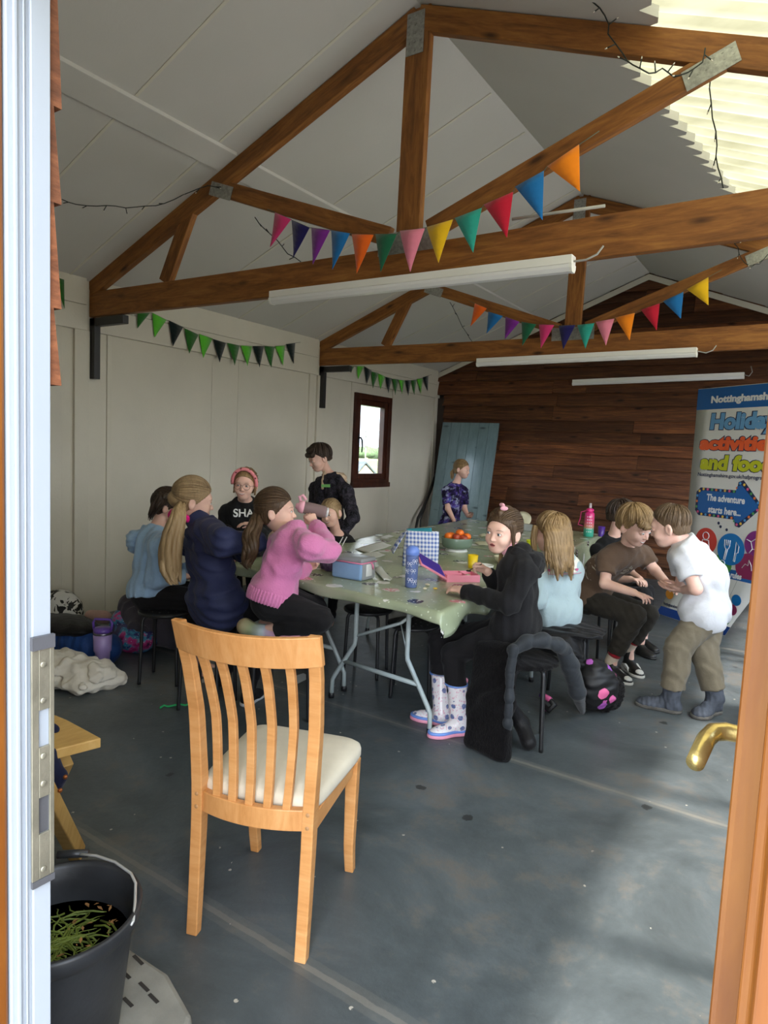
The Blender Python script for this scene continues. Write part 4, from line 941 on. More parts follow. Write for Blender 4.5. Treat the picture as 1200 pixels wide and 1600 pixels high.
class Figure:
    """joints: pel, che (points), hip/sho headings in degrees, head point, elbows, wrists, knees, ankles, toes"""
    def __init__(s, label, J, sc=1., hip=0., sho=None, head=(0, 0, 0), slim=1., eyes=(0, 0), face='calm', hairmat=None, browc=None, hands=None, hres=.0036, skin=None, group=None):
        s.J = J; s.sc = sc; s.slim = slim; sho = hip if sho is None else sho
        s.hf = hd_(hip); s.hr = np.cross(s.hf, V(0, 0, 1)); s.sf = hd_(sho); s.sr = np.cross(s.sf, V(0, 0, 1))
        p = J['pel']; s.axis = unit(J['che']-p); c = J['che']+s.axis*J.get('lift', .040)*sc; s.p = p; s.c = c
        s.sr = unit(s.sr-s.axis*(s.sr@s.axis)*.6); s.hr = unit(s.hr)
        s.sf = unit(np.cross(s.axis, s.sr)); s.sf = s.sf if s.sf@hd_(sho) > 0 else -s.sf
        s.shp = {q: J.get('sh'+k, c+s.sr*q*.122*sc-s.axis*.045*sc) for q, k in ((1, 'R'), (-1, 'L'))}
        s.hp = {q: J.get('hip'+k, p+s.hr*q*.072*sc) for q, k in ((1, 'R'), (-1, 'L'))}
        hh, hp_, hroll = head; f = hd_(hh); r = np.cross(f, V(0, 0, 1)); u = V(0, 0, 1)
        a = R_(hp_); f, u = f*math.cos(a)-u*math.sin(a), u*math.cos(a)+f*math.sin(a); a = R_(hroll); r, u = r*math.cos(a)-u*math.sin(a), u*math.cos(a)+r*math.sin(a)
        s.HM = np.column_stack([r, f, u]); s.hc = J['head']; s.hs = sc*J.get('hk', 1.0)
        s.face = face; s.eyes = eyes; s.browm = browc or hairmat; s.hres = hres
        s.hands = hands or {}
        s.origin = V(p[0], p[1], 0)
        s.build_body(label, group)
    def L(s, x, y, z): return s.hc+s.HM@V(x, y, z)*s.hs
    def le(s, c, r, M=None): return elli(s.L(*c), np.array(r)*s.hs, s.HM if M is None else s.HM@M)
    def lc(s, a, b, ra, rb): return cone(s.L(*a), s.L(*b), ra*s.hs, rb*s.hs)
    def torso(s, e=0., k=.03):
        sc = s.sc; p, c, A = s.p, s.c, s.axis; g = []
        g.append(cone(s.hp[-1]*.9+s.p*.1, s.hp[1]*.9+s.p*.1, .080*sc*s.slim+e, .080*sc*s.slim+e))
        w = (p+c)/2+s.J.get('bow', V(0, 0, 0))
        for q in (-1, 1):
            g.append(cone(p+s.hr*q*.045*sc, w+(s.hr+s.sr)/2*q*.048*sc, .076*sc*s.slim+e, .070*sc*s.slim+e))
            g.append(cone(w+(s.hr+s.sr)/2*q*.048*sc, c+s.sr*q*.060*sc-A*.055*sc, .070*sc*s.slim+e, .074*sc*s.slim+e))
        g.append(cone(s.shp[-1], s.shp[1], .043*sc+e, .043*sc+e))
        for q in (-1, 1): g.append(cone(c+A*.015*sc+s.sr*q*.02*sc, s.shp[q]+A*.008*sc-s.sr*q*.02*sc, .042*sc+e*.7, .036*sc+e))
        g.append(cone(c-A*.02*sc, c+A*.03*sc, .06*sc+e, .045*sc+e))
        return U(g, k)
    def arm(s, q, e=0., upto=2., rk=1.):
        k = 'R' if q > 0 else 'L'; sh, el, wr = s.shp[q], s.J['el'+k], s.J['wr'+k]; sc = s.sc
        up = cone(sh, el, .040*sc*rk+e, .033*sc*rk+e)
        if upto <= 1:
            c_ = sh+(el-sh)*upto; return cut(cone(sh, el, .040*sc+e, .044*sc+e), c_, el-sh)
        lo = cone(el, wr, .034*sc*rk+e, .024*sc*rk+e*.8)
        g = U([up, lo], .015)
        if upto < 2: g = cut(g, el+(wr-el)*(upto-1), wr-el)
        return g
    def leg(s, q, e=0., upto=2., flare=0.):
        k = 'R' if q > 0 else 'L'; h, kn, an = s.hp[q], s.J['kn'+k], s.J['an'+k]; sc = s.sc
        up = cone(h, kn, .070*sc+e, .050*sc+e)
        lo = cone(kn, an, .049*sc+e, .031*sc+e+flare)
        cf = cone(kn+(an-kn)*.1, kn+(an-kn)*.45-s.hf*.008, .046*sc+e, .044*sc+e)
        return U([up, lo, cf], .02) if upto >= 2 else cut(U([up, lo, cf], .02), kn+(an-kn)*(upto-1), an-kn)
    def head_sdf(s):
        g = U([s.le((0, -.014, .036), (.071, .088, .078)), s.le((0, .018, -.018), (.057, .066, .078)), s.le((0, .048, -.076), (.030, .026, .022))], .035)
        g = U([g, s.le((.033, .050, -.030), (.026, .028, .026)), s.le((-.033, .050, -.030), (.026, .028, .026)), s.lc((-.030, .066, .024), (.030, .066, .024), .014, .014)], .022)
        if s.face == 'smile': g = U([g, s.le((.034, .056, -.034), (.018, .018, .015)), s.le((-.034, .056, -.034), (.018, .018, .015))], .015)
        for q in (-1, 1): g = sub(g, s.le((q*.030, .094, .003), (.016, .0165, .0090)), .010)
        g = U([g, s.lc((0, .078, .004), (0, .094, -.026), .006, .0085), s.le((.0075, .084, -.029), (.0065, .008, .0055)), s.le((-.0075, .084, -.029), (.0065, .008, .0055))], .008)
        for q in (-1, 1):
            g = U([g, s.le((q*.030, .070, .003), (.0160, .0135, .0125))], .004)
            c_ = math.cos(.35); sn = math.sin(.35)*q; E_ = np.array([[c_, -sn, 0], [sn, c_, 0], [0, 0, 1]])
            ear = sub(s.le((q*.078, -.014, -.006), (.0085, .020, .031), E_), s.le((q*.088, -.008, -.002), (.007, .011, .020), E_), .004)
            g = U([g, ear], .007)
        op = {'calm': 0, 'smile': .0, 'open': .0075, 'grin': .006}[s.face]
        g = U([g, s.le((0, .071, -.053), (.022, .010, .013))], .015)
        return g
    def build_body(s, label, group):
        sc = s.sc; c, A = s.c, s.axis
        hb = s.L(0, -.022, -.055)
        g = [s.torso(0)]
        for q in (-1, 1): g += [s.arm(q), s.leg(q)]
        for q in (-1, 1):
            k = 'R' if q > 0 else 'L'
            if 'to'+k in s.J:
                a_ = s.J['an'+k]; d_ = unit((s.J['to'+k]-a_)*V(1, 1, 0)); m_ = a_*V(1, 1, 0)+d_*.02*sc+V(0, 0, min(.045, a_[2]*.6)); g.append(U([cone(a_, m_, .028*sc, .022*sc), cone(m_, a_*V(1, 1, 0)+d_*.11*sc+V(0, 0, min(.026, a_[2]*.5)), .018*sc, .012*sc)], .005))
        body = U(g, .025)
        body = U([body, cone(c+A*.01, hb, .046*sc, .039*sc)], .02)
        body = U([body, s.head_sdf()], .012)
        for q in (-1, 1):
            k = 'R' if q > 0 else 'L'
            hp = s.hands.get(k, {}); wr = s.J['wr'+k]; d = hp.get('d', wr-s.J['el'+k]); n = hp.get('n', V(0, 0, -1))
            body = U([body, hand(q, wr, d, n, sc, hp.get('curl', .45), hp.get('thumb', .5), hp.get('spread', 0))], .008)
        s.sdf = body
        v_, qd = polygonize(body, s.hres)
        ex = MB(); ex.smooth = True
        # eyes
        def surf(x, z):
            ys = np.linspace(.125, .02, 220); P = np.array([s.L(x, y, z) for y in ys], F32); d = s.sdf(P); i = int(np.argmax(d < 0)); return ys[i] if d[i] < 0 else .06
        gx, gz = s.eyes
        for q in (-1, 1):
            ye = surf(q*.030, .003); ec = V(q*.030, ye-.0098, .003); r = .0122
            g_ = unit(V(gx, 1, gz)); X = unit(np.cross(V(0, 0, 1), g_)); Z = np.cross(g_, X); n = 20
            lidh = .0062 if s.face != 'smile' else .0046
            for rad0, rad1, mt, lift in ((0, .0028, 4, 1.02), (.0028, .0062, 3, 1.01), (.0062, .0150, 2, 1.0)):
                pts = []; nr = 2 if mt != 2 else 4
                for i in range(nr+1):
                    rr_ = rad0+(rad1-rad0)*i/nr; an = rr_/r
                    for k in range(n):
                        ph = 2*math.pi*k/n; p = ec+r*lift*(g_*math.cos(an)+math.sin(an)*(X*math.cos(ph)+Z*math.sin(ph)))
                        dz = p[2]-ec[2]; lim = lidh*math.sqrt(max(.05, 1-((p[0]-ec[0])/.0145)**2))
                        dz = max(-lim*.85, min(lim, dz)); p = V(max(ec[0]-.0135, min(ec[0]+.0135, p[0])), p[1], ec[2]+dz); pts.append(s.L(*p))
                ex.cur = mt; ex.add(pts, [(i*n+k, i*n+(k+1) % n, (i+1)*n+(k+1) % n, (i+1)*n+k) for i in range(nr) for k in range(n)])
            ex.cur = 5      # lash line and brow
            lp = []
            for i in range(7):
                u = -1+i/3; x = q*.030+u*.0142; z = .003+lidh*math.sqrt(max(0, 1-u*u*.95))+.0004; lp.append(s.L(x, ec[1]+math.sqrt(max(1e-6, r*r-(u*.0142*.8)**2-(z-.003)**2*.9))+.0004, z))
            ex.tube(lp, .0011*s.hs, 5)
            bp = [(-.017, .0175), (-.008, .0205), (.002, .0215), (.010, .020), (.016, .0165)]
            ex.tube([s.L(q*.031+q*a, surf(q*.031+q*a, z+.004)+.0003, z+.004) for a, z in bp], [.0008*s.hs, .0016*s.hs, .0016*s.hs, .0012*s.hs, .0006*s.hs], 6)
        # mouth
        smf = {'calm': .001, 'smile': .0085, 'grin': .0085, 'open': -.001}[s.face]; wd = {'calm': .0175, 'smile': .0265, 'grin': .0270, 'open': .0170}[s.face]; op = {'calm': .0008, 'smile': .0052, 'grin': .0062, 'open': .0058}[s.face]
        us = np.linspace(-1, 1, 13); zc = lambda u: -.0535+smf*u*u-smf*.3
        zu = lambda u: zc(u)+op*.7*(1-u*u); zl = lambda u: zc(u)-op*1.15*(1-u*u)
        if op > .002:
            m_ = 6; P_ = [[s.L(u*wd, surf(u*wd, zl(u)+(zu(u)-zl(u))*w/m_)+.0007, zl(u)+(zu(u)-zl(u))*w/m_) for w in range(m_+1)] for u in us]
            for w in range(m_):
                ex.cur = 6 if (s.face != 'open' and w >= 2) else 7
                ex.add([P_[i][w] for i in range(13)]+[P_[i][w+1] for i in range(13)], [(i, i+1, 14+i, 13+i) for i in range(12)])
        ex.cur = 1
        for zf, r1, sg in ((zu, .0030, 1), (zl, .0037, -1)):
            if s.face in ('smile', 'grin'): r1 *= .75
            zz = [zf(u)+sg*r1*.5*(1-u*u)+(.0012*math.cos(u*6)*(1-abs(u)) if sg > 0 else 0) for u in us]
            ex.tube([s.L(u*wd, surf(u*wd, z)-.0010, z) for u, z in zip(us, zz)], [max(.0007, r1*(1-.8*u*u))*s.hs for u in us], 7)
        o = mesh_obj('person', v_, qd, [Mskin, Mlip, Meye, Miris, Mpup, s.browm, Mteeth, Mmouth], origin=s.origin, extra=ex)
        s.o = tag(o, label, 'person', group)
    # ---------------- clothes
    def add(s, name, f, mat, h=.006, label=None):
        o = solid(name, f, h, mat, s.o)
        if label: o['label'] = label
        return o
    def top(s, name, mat, e=.014, sleeve=1.93, hem=.05, hemw=.016, wr=.0035, seed=1, hood=False, extra=(), neck=None, sl_e=None, wl=.085, label=None, rib=None):
        sc = s.sc; A = s.axis
        g = [s.torso(e), cone(s.hp[-1]*.75+s.p*.25+A*.03, s.hp[1]*.75+s.p*.25+A*.03, .082*sc*s.slim+e+hemw, .082*sc*s.slim+e+hemw)]
        t_ = cut(U(g, .03), s.p-A*hem*sc, -s.hemn if hasattr(s, 'hemn') else -A)
        for q in (-1, 1): t_ = U([t_, s.arm(q, (e if sl_e is None else sl_e), sleeve)], .022)
        if extra: t_ = U([t_, *extra], .02)
        hb = s.L(0, -.02, -.05); nd = unit(unit(hb-s.c)*.6+s.axis*.5)
        t_ = cut(t_, s.c+nd*(.050 if neck is None else neck)*sc, nd)
        t_ = wrinkle(t_, wr, wl, seed)
        return s.add(name, t_, mat, .0055, label)
    def hood(s, mat, back=.075, w=.085, drop=.0, name='hood', h=.0055):
        A = s.axis; sc = s.sc; b = s.c-s.sf*back*sc+A*(.015-drop)*sc
        g = U([elli(b-A*.03*sc, V(w, .045, .075)*sc, np.column_stack([s.sr, s.sf, A])), cone(s.c+s.sr*.07*sc+A*.035*sc, b+s.sr*.05*sc, .026*sc, .034*sc), cone(s.c-s.sr*.07*sc+A*.035*sc, b-s.sr*.05*sc, .026*sc, .034*sc),
               cone(s.c+s.sr*.07*sc+A*.035*sc, s.c+s.sf*.055*sc+A*.005*sc+s.sr*.02*sc, .024*sc, .02*sc), cone(s.c-s.sr*.07*sc+A*.035*sc, s.c+s.sf*.055*sc+A*.005*sc-s.sr*.02*sc, .024*sc, .02*sc)], .02)
        return s.add(name, wrinkle(g, .004, .05, 5), mat, h)
    def bottoms(s, name, mat, e=.010, upto=1.9, flare=0., wr=.003, seed=2, rise=.06, label=None):
        A = s.axis; sc = s.sc
        hipg = cut(U([s.torso(e)], .02), s.p+A*rise*sc, A)
        g = U([hipg]+[s.leg(q, e, upto, flare) for q in (-1, 1)], .025)
        return s.add(name, wrinkle(g, wr, .075, seed), mat, .0055, label)
    def shoes(s, kind, mats, L=.20):
        for q in (-1, 1):
            k = 'R' if q > 0 else 'L'
            if 'to'+k not in s.J: continue
            an, to = s.J['an'+k], s.J['to'+k]; d = unit(to-an-V(0, 0, (to-an)[2])) if 'fd'+k not in s.J else unit(s.J['fd'+k]); upv = s.J.get('fu'+k, V(0, 0, 1)); upv = unit(upv-d*(upv@d)); lat = np.cross(d, upv)
            heel = an-upv*.045*s.sc-d*.045*s.sc; M = np.column_stack([lat, d, upv]); sc = s.sc
            yield q, an, heel, d, upv, lat, M
    # ---------------- hair
    def cap(s, mat, hl=.012, back=-.07, thick=.010, name='hair', extra=(), h=.0042, strands=.0016, fringe=None, ex_k=.012, sides=None, keep=None):
        f = U([s.le((0, -.016, .036), (.071+thick, .088+thick, .079+thick)), s.le((0, -.030, -.01), (.064+thick, .068+thick, .075))], .02)
        n = V(0, .72, -.69); f = cut(f, s.L(0, .014*0+hl*.72, -hl*.69), s.HM@n, .004)
        f = cut(f, s.L(0, 0, back), s.HM@V(0, 0, -1.), .006)
        parts = [f]
        if fringe: parts.append(fringe)
        f = U(parts+list(extra), ex_k)
        HMt = s.HM.T.astype(F32); hc = s.hc.astype(F32)
        def g(P):
            q = (P-hc)@HMt.T; a = np.arctan2(q[:, 0], -q[:, 1]+.25*q[:, 2]); return f(P)+strands*np.sin(a*46+np.sin(q[:, 2]*40)*1.2)*np.clip(np.linalg.norm(q[:, :2], axis=1)/.05, 0, 1)
        g.pts = f.pts
        return s.add(name, g, mat, h)
    def lay(s, mat, style, par, n=150, r0=.0052, thick=.012, hl=.008, knot=(0, -1, -.02), low=-.055, seed=1, fringe=0., name='hair_locks'):
        """combed strands lying on the cap: 'back' runs from the hairline to the knot, 'crown' falls from the crown"""
        n = int(n*1.5); r0 = r0*.78; rr = random.Random(seed); mb = MB(); ctr = V(0, -.016, .036); rad = V(.071+thick, .088+thick, .079+thick)
        def on(dv, lift=0.):
            dv = unit(dv); p = ctr+dv*(rad+lift)/1.0
            if p[2] < .02: p[0] *= 1-.10*min(1, (.02-p[2])/.07)
            return p
        kd = unit(V(*knot)); crown = unit(V(.12, -.35, 1.0))
        for i in range(n*3):
            if i >= n and style == 'crown' and False: break
            dv = unit(V(rr.gauss(0, 1), rr.gauss(0, 1), rr.gauss(.25, 1))); p = on(dv)
            face = .72*p[1]-.69*p[2]-hl
            if style == 'back':
                if face > -.004 or p[2] < low+.004: continue
                if not (-.034 < face or p[2] < low+.03 or rr.random() < .3): continue
                a, b_ = dv, kd
            else:
                a = crown
                ok = (p[2] < low+.035 and face < .0) or (fringe and p[1] > .02 and fringe-.012 < p[2] < fringe+.02) or (face < 0 and face > -.02)
                if not ok: continue
                b_ = dv
            om = math.acos(max(-1, min(1, a@b_)))
            if om < .15: continue
            m_ = max(6, int(om*9)); pts = []; rs = []; wob = rr.uniform(-.0035, .0035); lf = rr.uniform(-.002, .0035)
            t0 = 0 if style == 'back' else rr.uniform(.0, .35)
            for j in range(m_+1):
                t_ = t0+(1-t0)*j/m_; q = (math.sin((1-t_)*om)*a+math.sin(t_*om)*b_)/math.sin(om)
                pp = on(q, lf+.004*math.sin(t_*3.1)); pp = pp+V(wob*math.sin(t_*5), 0, wob*math.sin(t_*4)); pts.append(s.L(*pp)); e = min(t_-t0, 1-t_)/(1-t0)
                rs.append(r0*s.hs*(.35+.65*min(1, e*5)) if style == 'back' else r0*s.hs*(.5+.5*min(1, (t_-t0)*5))*(1 if t_ < .8 else max(.12, (1-t_)/.2)))
            mb.tube(pts, rs, 5)
        return mb.build(name, mat, par, origin=s.hc)
    def locks(s, pts, rs, flat=1.): 
        return [cone(a, b, ra, rb) for a, b, ra, rb in zip(pts, pts[1:], rs, rs[1:])]
    def strandtail(s, name, mat, pts, rs, n=16, seed=0, parent=None, wav=.006):
        """a tail of hair: a bundle of tapering locks"""
        r = random.Random(seed); mb = MB(); pts = [np.asarray(p, float) for p in pts]; N = len(pts)
        t = np.linspace(0, 1, N); fine = np.linspace(0, 1, 22); C_ = np.array([[np.interp(f, t, [p[k] for p in pts]) for k in range(3)] for f in fine]); Rr = np.interp(fine, t, rs)
        for j in range(n):
            a = 2*math.pi*j/n+r.uniform(-.2, .2); rad = math.sqrt((j % 4+.6)/4.2); endt = r.uniform(.86, 1.0); ph = r.uniform(0, 6)
            ps = []; rr_ = []
            for i, f in enumerate(fine):
                tt = unit(C_[min(i+1, 21)]-C_[max(i-1, 0)]); x = unit(np.cross(tt, V(.3, .9, .2))); y = np.cross(tt, x); w = Rr[i]
                if f > endt: break
                ps.append(C_[i]+(x*math.cos(a)+y*math.sin(a))*w*rad*.82+x*wav*math.sin(f*11+ph)*f+y*wav*math.cos(f*9+ph)*f); rr_.append(max(.0012, w*(.42)*(1 if f < endt-.25 else max(.08, (endt-f)/.25))))
            mb.tube(ps, rr_, 7)
        return mb.build(name, mat, parent or s.o, origin=pts[0])
def foot_sdf(an, d, up, sc, h=.072, L=.20, wide=1.):
    """shoe upper and sole below an ankle joint; d = toe direction"""
    d = unit(d); up = unit(up-d*(np.asarray(up)@d)); lat = np.cross(d, up); M = np.column_stack([lat, d, up]); z0 = -h
    o = lambda x, y, z: an+M@V(x, y, z)*sc
    bodyf = U([elli(o(0, -.012, z0+.034), V(.036*wide, .046, .040)*sc, M), cone(o(0, -.005, -.005), o(0, .0, z0+.03), .036*sc, .036*sc), cone(o(0, .03, z0+.045), o(0, L*.55, z0+.024), .034*sc*wide, .026*sc*wide), elli(o(0, L*.58, z0+.022), V(.040*wide, .055, .026)*sc, M), elli(o(.004, L*.4, z0+.02), V(.040*wide, .06, .025)*sc, M)], .02*sc)
    upper = cut(bodyf, o(0, 0, z0+.012), -up)
    foot = U([elli(o(0, -.012, z0+.01), V(.039*wide, .049, .03)*sc, M), elli(o(0, L*.58, z0+.01), V(.044*wide, .060, .03)*sc, M), cone(o(0, 0, z0+.01), o(.002, L*.5, z0+.01), .036*sc*wide, .042*sc*wide)], .02*sc)
    sole = cut(cut(foot, o(0, 0, z0+.020), up, .002), o(0, 0, z0), -up, .002)
    return upper, sole, o, M
# ============================================================ PEOPLE
Hbrown = hair_mat('brown_hair', (.036, .020, .010), (.105, .062, .033)); Hdark = hair_mat('dark_hair', (.016, .010, .008), (.055, .034, .022))
Hblond = hair_mat('blonde_hair', (.20, .12, .05), (.50, .36, .20)); Hfair = hair_mat('fair_hair', (.16, .10, .05), (.40, .28, .15)); Hlight = hair_mat('light_brown_hair', (.10, .058, .025), (.34, .22, .10)); Hcrop = hair_mat('cropped_brown_hair', (.055, .033, .017), (.15, .096, .052), (90, 90, 30))
Hbrow = plain('brow_hair', (.16, .10, .06), .7, bmp=0); Hbrow2 = plain('fair_brow_hair', (.34, .23, .15), .7, bmp=0)
Mblk = fabric('black_sweatshirt', (.0085, .008, .009), .9, .1, 0, .4, .05); Mblk2 = fabric('black_leggings', (.0105, .0095, .0105), .9, .1, 0, .3, .05)
Mtee = fabric('black_cotton', (.009, .009, .010), .9, .1, 0, .35, .05)

# ---- girl in the black hoodie (front right)
JH = dict(pel=at(806, 984, 3.27), che=at(810, 883, 3.27), head=at(785, 832, 3.22), hk=1.04, shL=at(820, 896, 3.15), shR=at(795, 889, 3.39),
          elL=at(795, 944, 3.06), wrL=at(722, 922, 3.13), elR=at(782, 925, 3.46), wrR=at(762, 893, 3.36),
          knR=at(686, 1001, 3.33), knL=at(707, 1022, 3.17), anR=fl(690, 1108, .085), anL=fl(717, 1122, .085), toR=fl(646, 1116, .02), toL=fl(688, 1144, .02))
f = Figure('girl in a black hoodie seated at the table, face turned to the camera', JH, 1.0, 180, 190, (-98, 3, -5), eyes=(.10, .0), face='open', hairmat=Hbrown, browc=Hbrow, hres=.003,
           hands=dict(L=dict(n=V(.2, .25, -1), curl=.35, thumb=.4), R=dict(d=V(-.75, -.1, .35), n=V(-.2, -.85, -.3), curl=1.05, thumb=.9)))
f.bottoms('leggings', Mblk2, .010, 1.75)
f.top('hoodie', Mblk, .019, 1.95, .05, .014, .0045, 3, neck=.072)
f.hood(Mblk, .088, .098, .02)
L = f.L
hr = f.cap(Hbrown, .006, -.050, .009, extra=[f.lc((.066, .012, .05), (.076, .004, -.0), .016, .012), f.lc((-.070, .020, .05), (-.078, .016, -.045), .014, .008), f.lc((0, -.05, .09), (.0, .045, .105), .03, .018), f.le((.0, -.085, .0), (.06, .04, .06))])
f.lay(Hbrown, 'back', hr, 170, thick=.010, hl=.004, knot=(-.1, -1, .05), low=-.05, seed=1)
f.strandtail('plait', Hbrown, [L(-.01, -.105, .02), L(.03, -.115, -.03), L(.05, -.10, -.08), L(.055, -.075, -.14)], [.034, .032, .026, .012], 14, 2, hr)
f.strandtail('front_lock', Hlight, [L(.02, -.09, -.06), L(.05, -.10, -.14), L(.055, -.10, -.22), L(.05, -.095, -.28)], [.014, .012, .009, .004], 6, 3, hr)
Mrose = fabric('pink_ribbon', '#e0a6b4', .8)
cl = MB(); cl.ell(L(-.012, .030, .128), V(.022, .010, .012)*1.0, f.HM@rotz(.9), 8); cl.ell(L(.012, .012, .140), V(.020, .009, .011), f.HM@rotz(-.3), 8)
tag(cl.build('hair_clip', Mrose, f.o), 'pink hair clip')
f.add('collar', cut(cut(cone(f.c, L(0, -.02, -.05), .052, .047), f.c+unit(L(0, -.02, -.05)-f.c)*.080, L(0, -.02, -.05)-f.c), f.c+unit(L(0, -.02, -.05)-f.c)*.05, f.c-L(0, -.02, -.05)), Mrose, .004)
m, t, b = base_mat('wellington_print', .28); v = coords(t); vo = nn(t, 'ShaderNodeTexVoronoi', i_Scale=21.0, i_Randomness=.55); t.links.new(v, vo.inputs['Vector'])
nz = noise(t, v, 60, 2); d_ = math_(t, 'ADD', vo.outputs['Distance'], math_(t, 'MULTIPLY', math_(t, 'SUBTRACT', nz, .5), .25))
colr = mix(t, math_(t, 'LESS_THAN', d_, .30), mix(t, math_(t, 'GREATER_THAN', noise(t, v, 85, 2), .60), '#ece6e8', '#e3b3c4'), mix(t, math_(t, 'GREATER_THAN', noise(t, v, 130, 2), .52), '#5f6f9e', '#8f8fb2'))
t.links.new(colr, b.inputs['Base Color']); Mwelly = m; Mwblue = plain('boot_blue', '#6f93da', .35, var=.05); Mwpink = plain('boot_pink', '#e79ab0', .4, var=.08)
for k in 'RL':
    an, kn, to = JH['an'+k], JH['kn'+k], JH['to'+k]; d = unit((to-an)*V(1, 1, 0)); up = V(0, 0, 1)
    base = an*V(1, 1, 0)+V(0, 0, .0785); upper, sole, o_, M_ = foot_sdf(base, d, up, 1.0, .078, .205)
    topz = base+V(0, 0, .19)+(kn-an)*V(1, 1, 0)*.45; sh_ = cut(cone(base-V(0, 0, .02), topz+V(0, 0, .05), .046, .060), topz, up)
    bo = f.add('wellington_boot', U([sh_, upper], .02), Mwelly, .005); bo['label'] = 'white wellington boot with blue bird print'
    rim = MB(); rim.tube([topz+V(math.cos(a)*.0585, math.sin(a)*.0585, -.004) for a in np.linspace(0, 2*math.pi, 30)[:-1]], .0058, 8, closed=True); rim.build('blue_trim', Mwblue, bo)
    lp_ = MB(); lp_.tube([topz-d*.058+V(0, 0, z_)+d*y_ for z_, y_ in ((-.02, -.004), (.012, -.010), (.022, -.004), (.012, .003), (-.01, .003))], .0055, 6); lp_.build('pull_loop', Mwpink, bo)
    s2 = cut(cut(U([elli(o_(0, -.012, -.06), V(.044, .054, .05), M_), elli(o_(0, .119, -.06), V(.048, .064, .05), M_), cone(o_(0, 0, -.06), o_(.002, .1, -.06), .041, .046)], .02), o_(0, 0, -.046), up, .002), o_(0, 0, -.060), -up, .002)
    ss = solid('blue_foxing', s2, .0045, Mwblue, bo)
    solid('sole', cut(cut(U([elli(o_(0, -.012, -.07), V(.046, .056, .05), M_), elli(o_(0, .119, -.07), V(.050, .066, .05), M_), cone(o_(0, 0, -.07), o_(.002, .1, -.07), .043, .048)], .02), o_(0, 0, -.058), up, .002), o_(0, 0, -.078), -up, .002), .0045, Mwpink, bo)
FIGS = {'H': f}

# ---- girl in the light blue hoodie (far left), back to the doorway
pel = at(236, 926, 2.68); hf = hd_(38)
J = dict(pel=pel, che=at(240, 846, 2.74), head=at(263, 793, 2.86), shR=at(252, 856, 2.60), shL=at(228, 848, 2.86), elR=at(243, 905, 2.60), wrR=at(288, 900, 2.80), elL=pel+hf*.12+V(-.08, .12, .10), wrL=pel+hf*.35+V(0, .05, .20),
         knR=pel+hf*.31+V(.05, -.07, -.02), knL=pel+hf*.31+V(-.05, .08, -.02), anR=pel+hf*.27+V(.05, -.07, -.40), anL=pel+hf*.27+V(-.05, .08, -.40), toR=pel+hf*.42+V(.05, -.07, -.48), toL=pel+hf*.42+V(-.05, .08, -.48))
f = Figure('girl in a light blue hoodie seated with her back to the camera, dark ponytail', J, 1.0, 38, 40, (50, 18, 0), hairmat=Hdark, hres=.0055)
Msky = fabric('light_blue_fleece', '#98b5d2', .95, .06, 0, .4, .25)
f.bottoms('leggings', Mblk2, .020, 1.9); f.top('hoodie', Msky, .028, 1.95, .035, .022, .006, 11, neck=.05, wl=.11); f.hood(Msky, .120, .110, .03)
hr = f.cap(Hdark, .010, -.06, .012)
f.lay(Hdark, 'back', hr, 130, thick=.012, hl=.008, knot=(0, -1, .35), low=-.06, seed=2)
f.strandtail('ponytail', Hdark, [at(262, 778, 2.76), at(252, 776, 2.70), at(244, 790, 2.68), at(237, 803, 2.68), at(234, 815, 2.68)], [.022, .032, .032, .022, .008], 14, 5, hr, .012)
k = MB(); q0 = at(262, 777, 2.76); k.tube([q0+V(math.cos(a)*.018, .004, math.sin(a)*.018) for a in np.linspace(0, 6.28, 14)[:-1]], .006, 6, closed=True); tag(k.build('hair_bobble', plain('white_bobble', (.7, .68, .64), .7), hr), 'white hair bobble')

# ---- girl in the navy coat with the long blonde ponytail
pel = at(340, 948, 2.56); hf = hd_(72)
J = dict(pel=pel, che=at(322, 838, 2.61), head=at(304, 783, 2.62), hk=1.06, shR=at(350, 848, 2.48), shL=at(296, 848, 2.74), elR=at(400, 848, 2.62), wrR=at(372, 868, 2.84), elL=at(318, 878, 2.98), wrL=at(345, 880, 3.08),
         knR=pel+hf*.30+V(.08, 0, -.03), knL=pel+hf*.30+V(-.09, .03, -.03), anR=at(388, 1072, 2.72), anL=at(345, 1060, 2.85), toR=at(405, 1092, 2.86), toL=at(352, 1075, 3.0))
f = Figure('girl in a navy coat with a very long blonde ponytail, back to the camera', J, 1.06, 72, 70, (52, 8, 4), hairmat=Hfair, browc=Hbrow2, hres=.005, hands=dict(R=dict(d=V(-.6, .7, -.1), curl=.5)))
Mnavy = fabric('navy_softshell', '#2b3050', .62, .08, 0, .3, .05)
f.bottoms('trousers', Mblk2, .014, 1.9)
f.hemn = V(0, 0, 1)
f.top('coat', Mnavy, .030, 1.94, .15, .030, .0085, 21, neck=.045, wl=.10, sl_e=.024)
nd = unit(f.L(0, -.02, -.05)-f.c); cb_ = f.c+nd*.05
ring_ = sub(cut(cut(cone(cb_-nd*.03, cb_+nd*.06, .075, .064), cb_+nd*.052, nd), cb_-nd*.025, -nd), cone(cb_-nd*.05, cb_+nd*.1, .062, .054))
f.add('coat_collar', ring_, Mnavy, .0045)
Mhot = fabric('hot_pink_fleece', '#d8187c', .9, .06)
g_ = U([cone(f.L(-.05, -.07, -.085), f.L(.0, -.095, -.085), .020, .026), cone(f.L(.0, -.095, -.085), f.L(.065, -.060, -.078), .026, .024), cone(f.L(.065, -.060, -.078), f.L(.075, .0, -.09), .022, .016)], .015)
f.add('hood_lining', wrinkle(g_, .004, .04, 2), Mhot, .0045, 'hot pink hood showing above the navy collar')
hr = f.cap(Hfair, .010, -.066, .010)
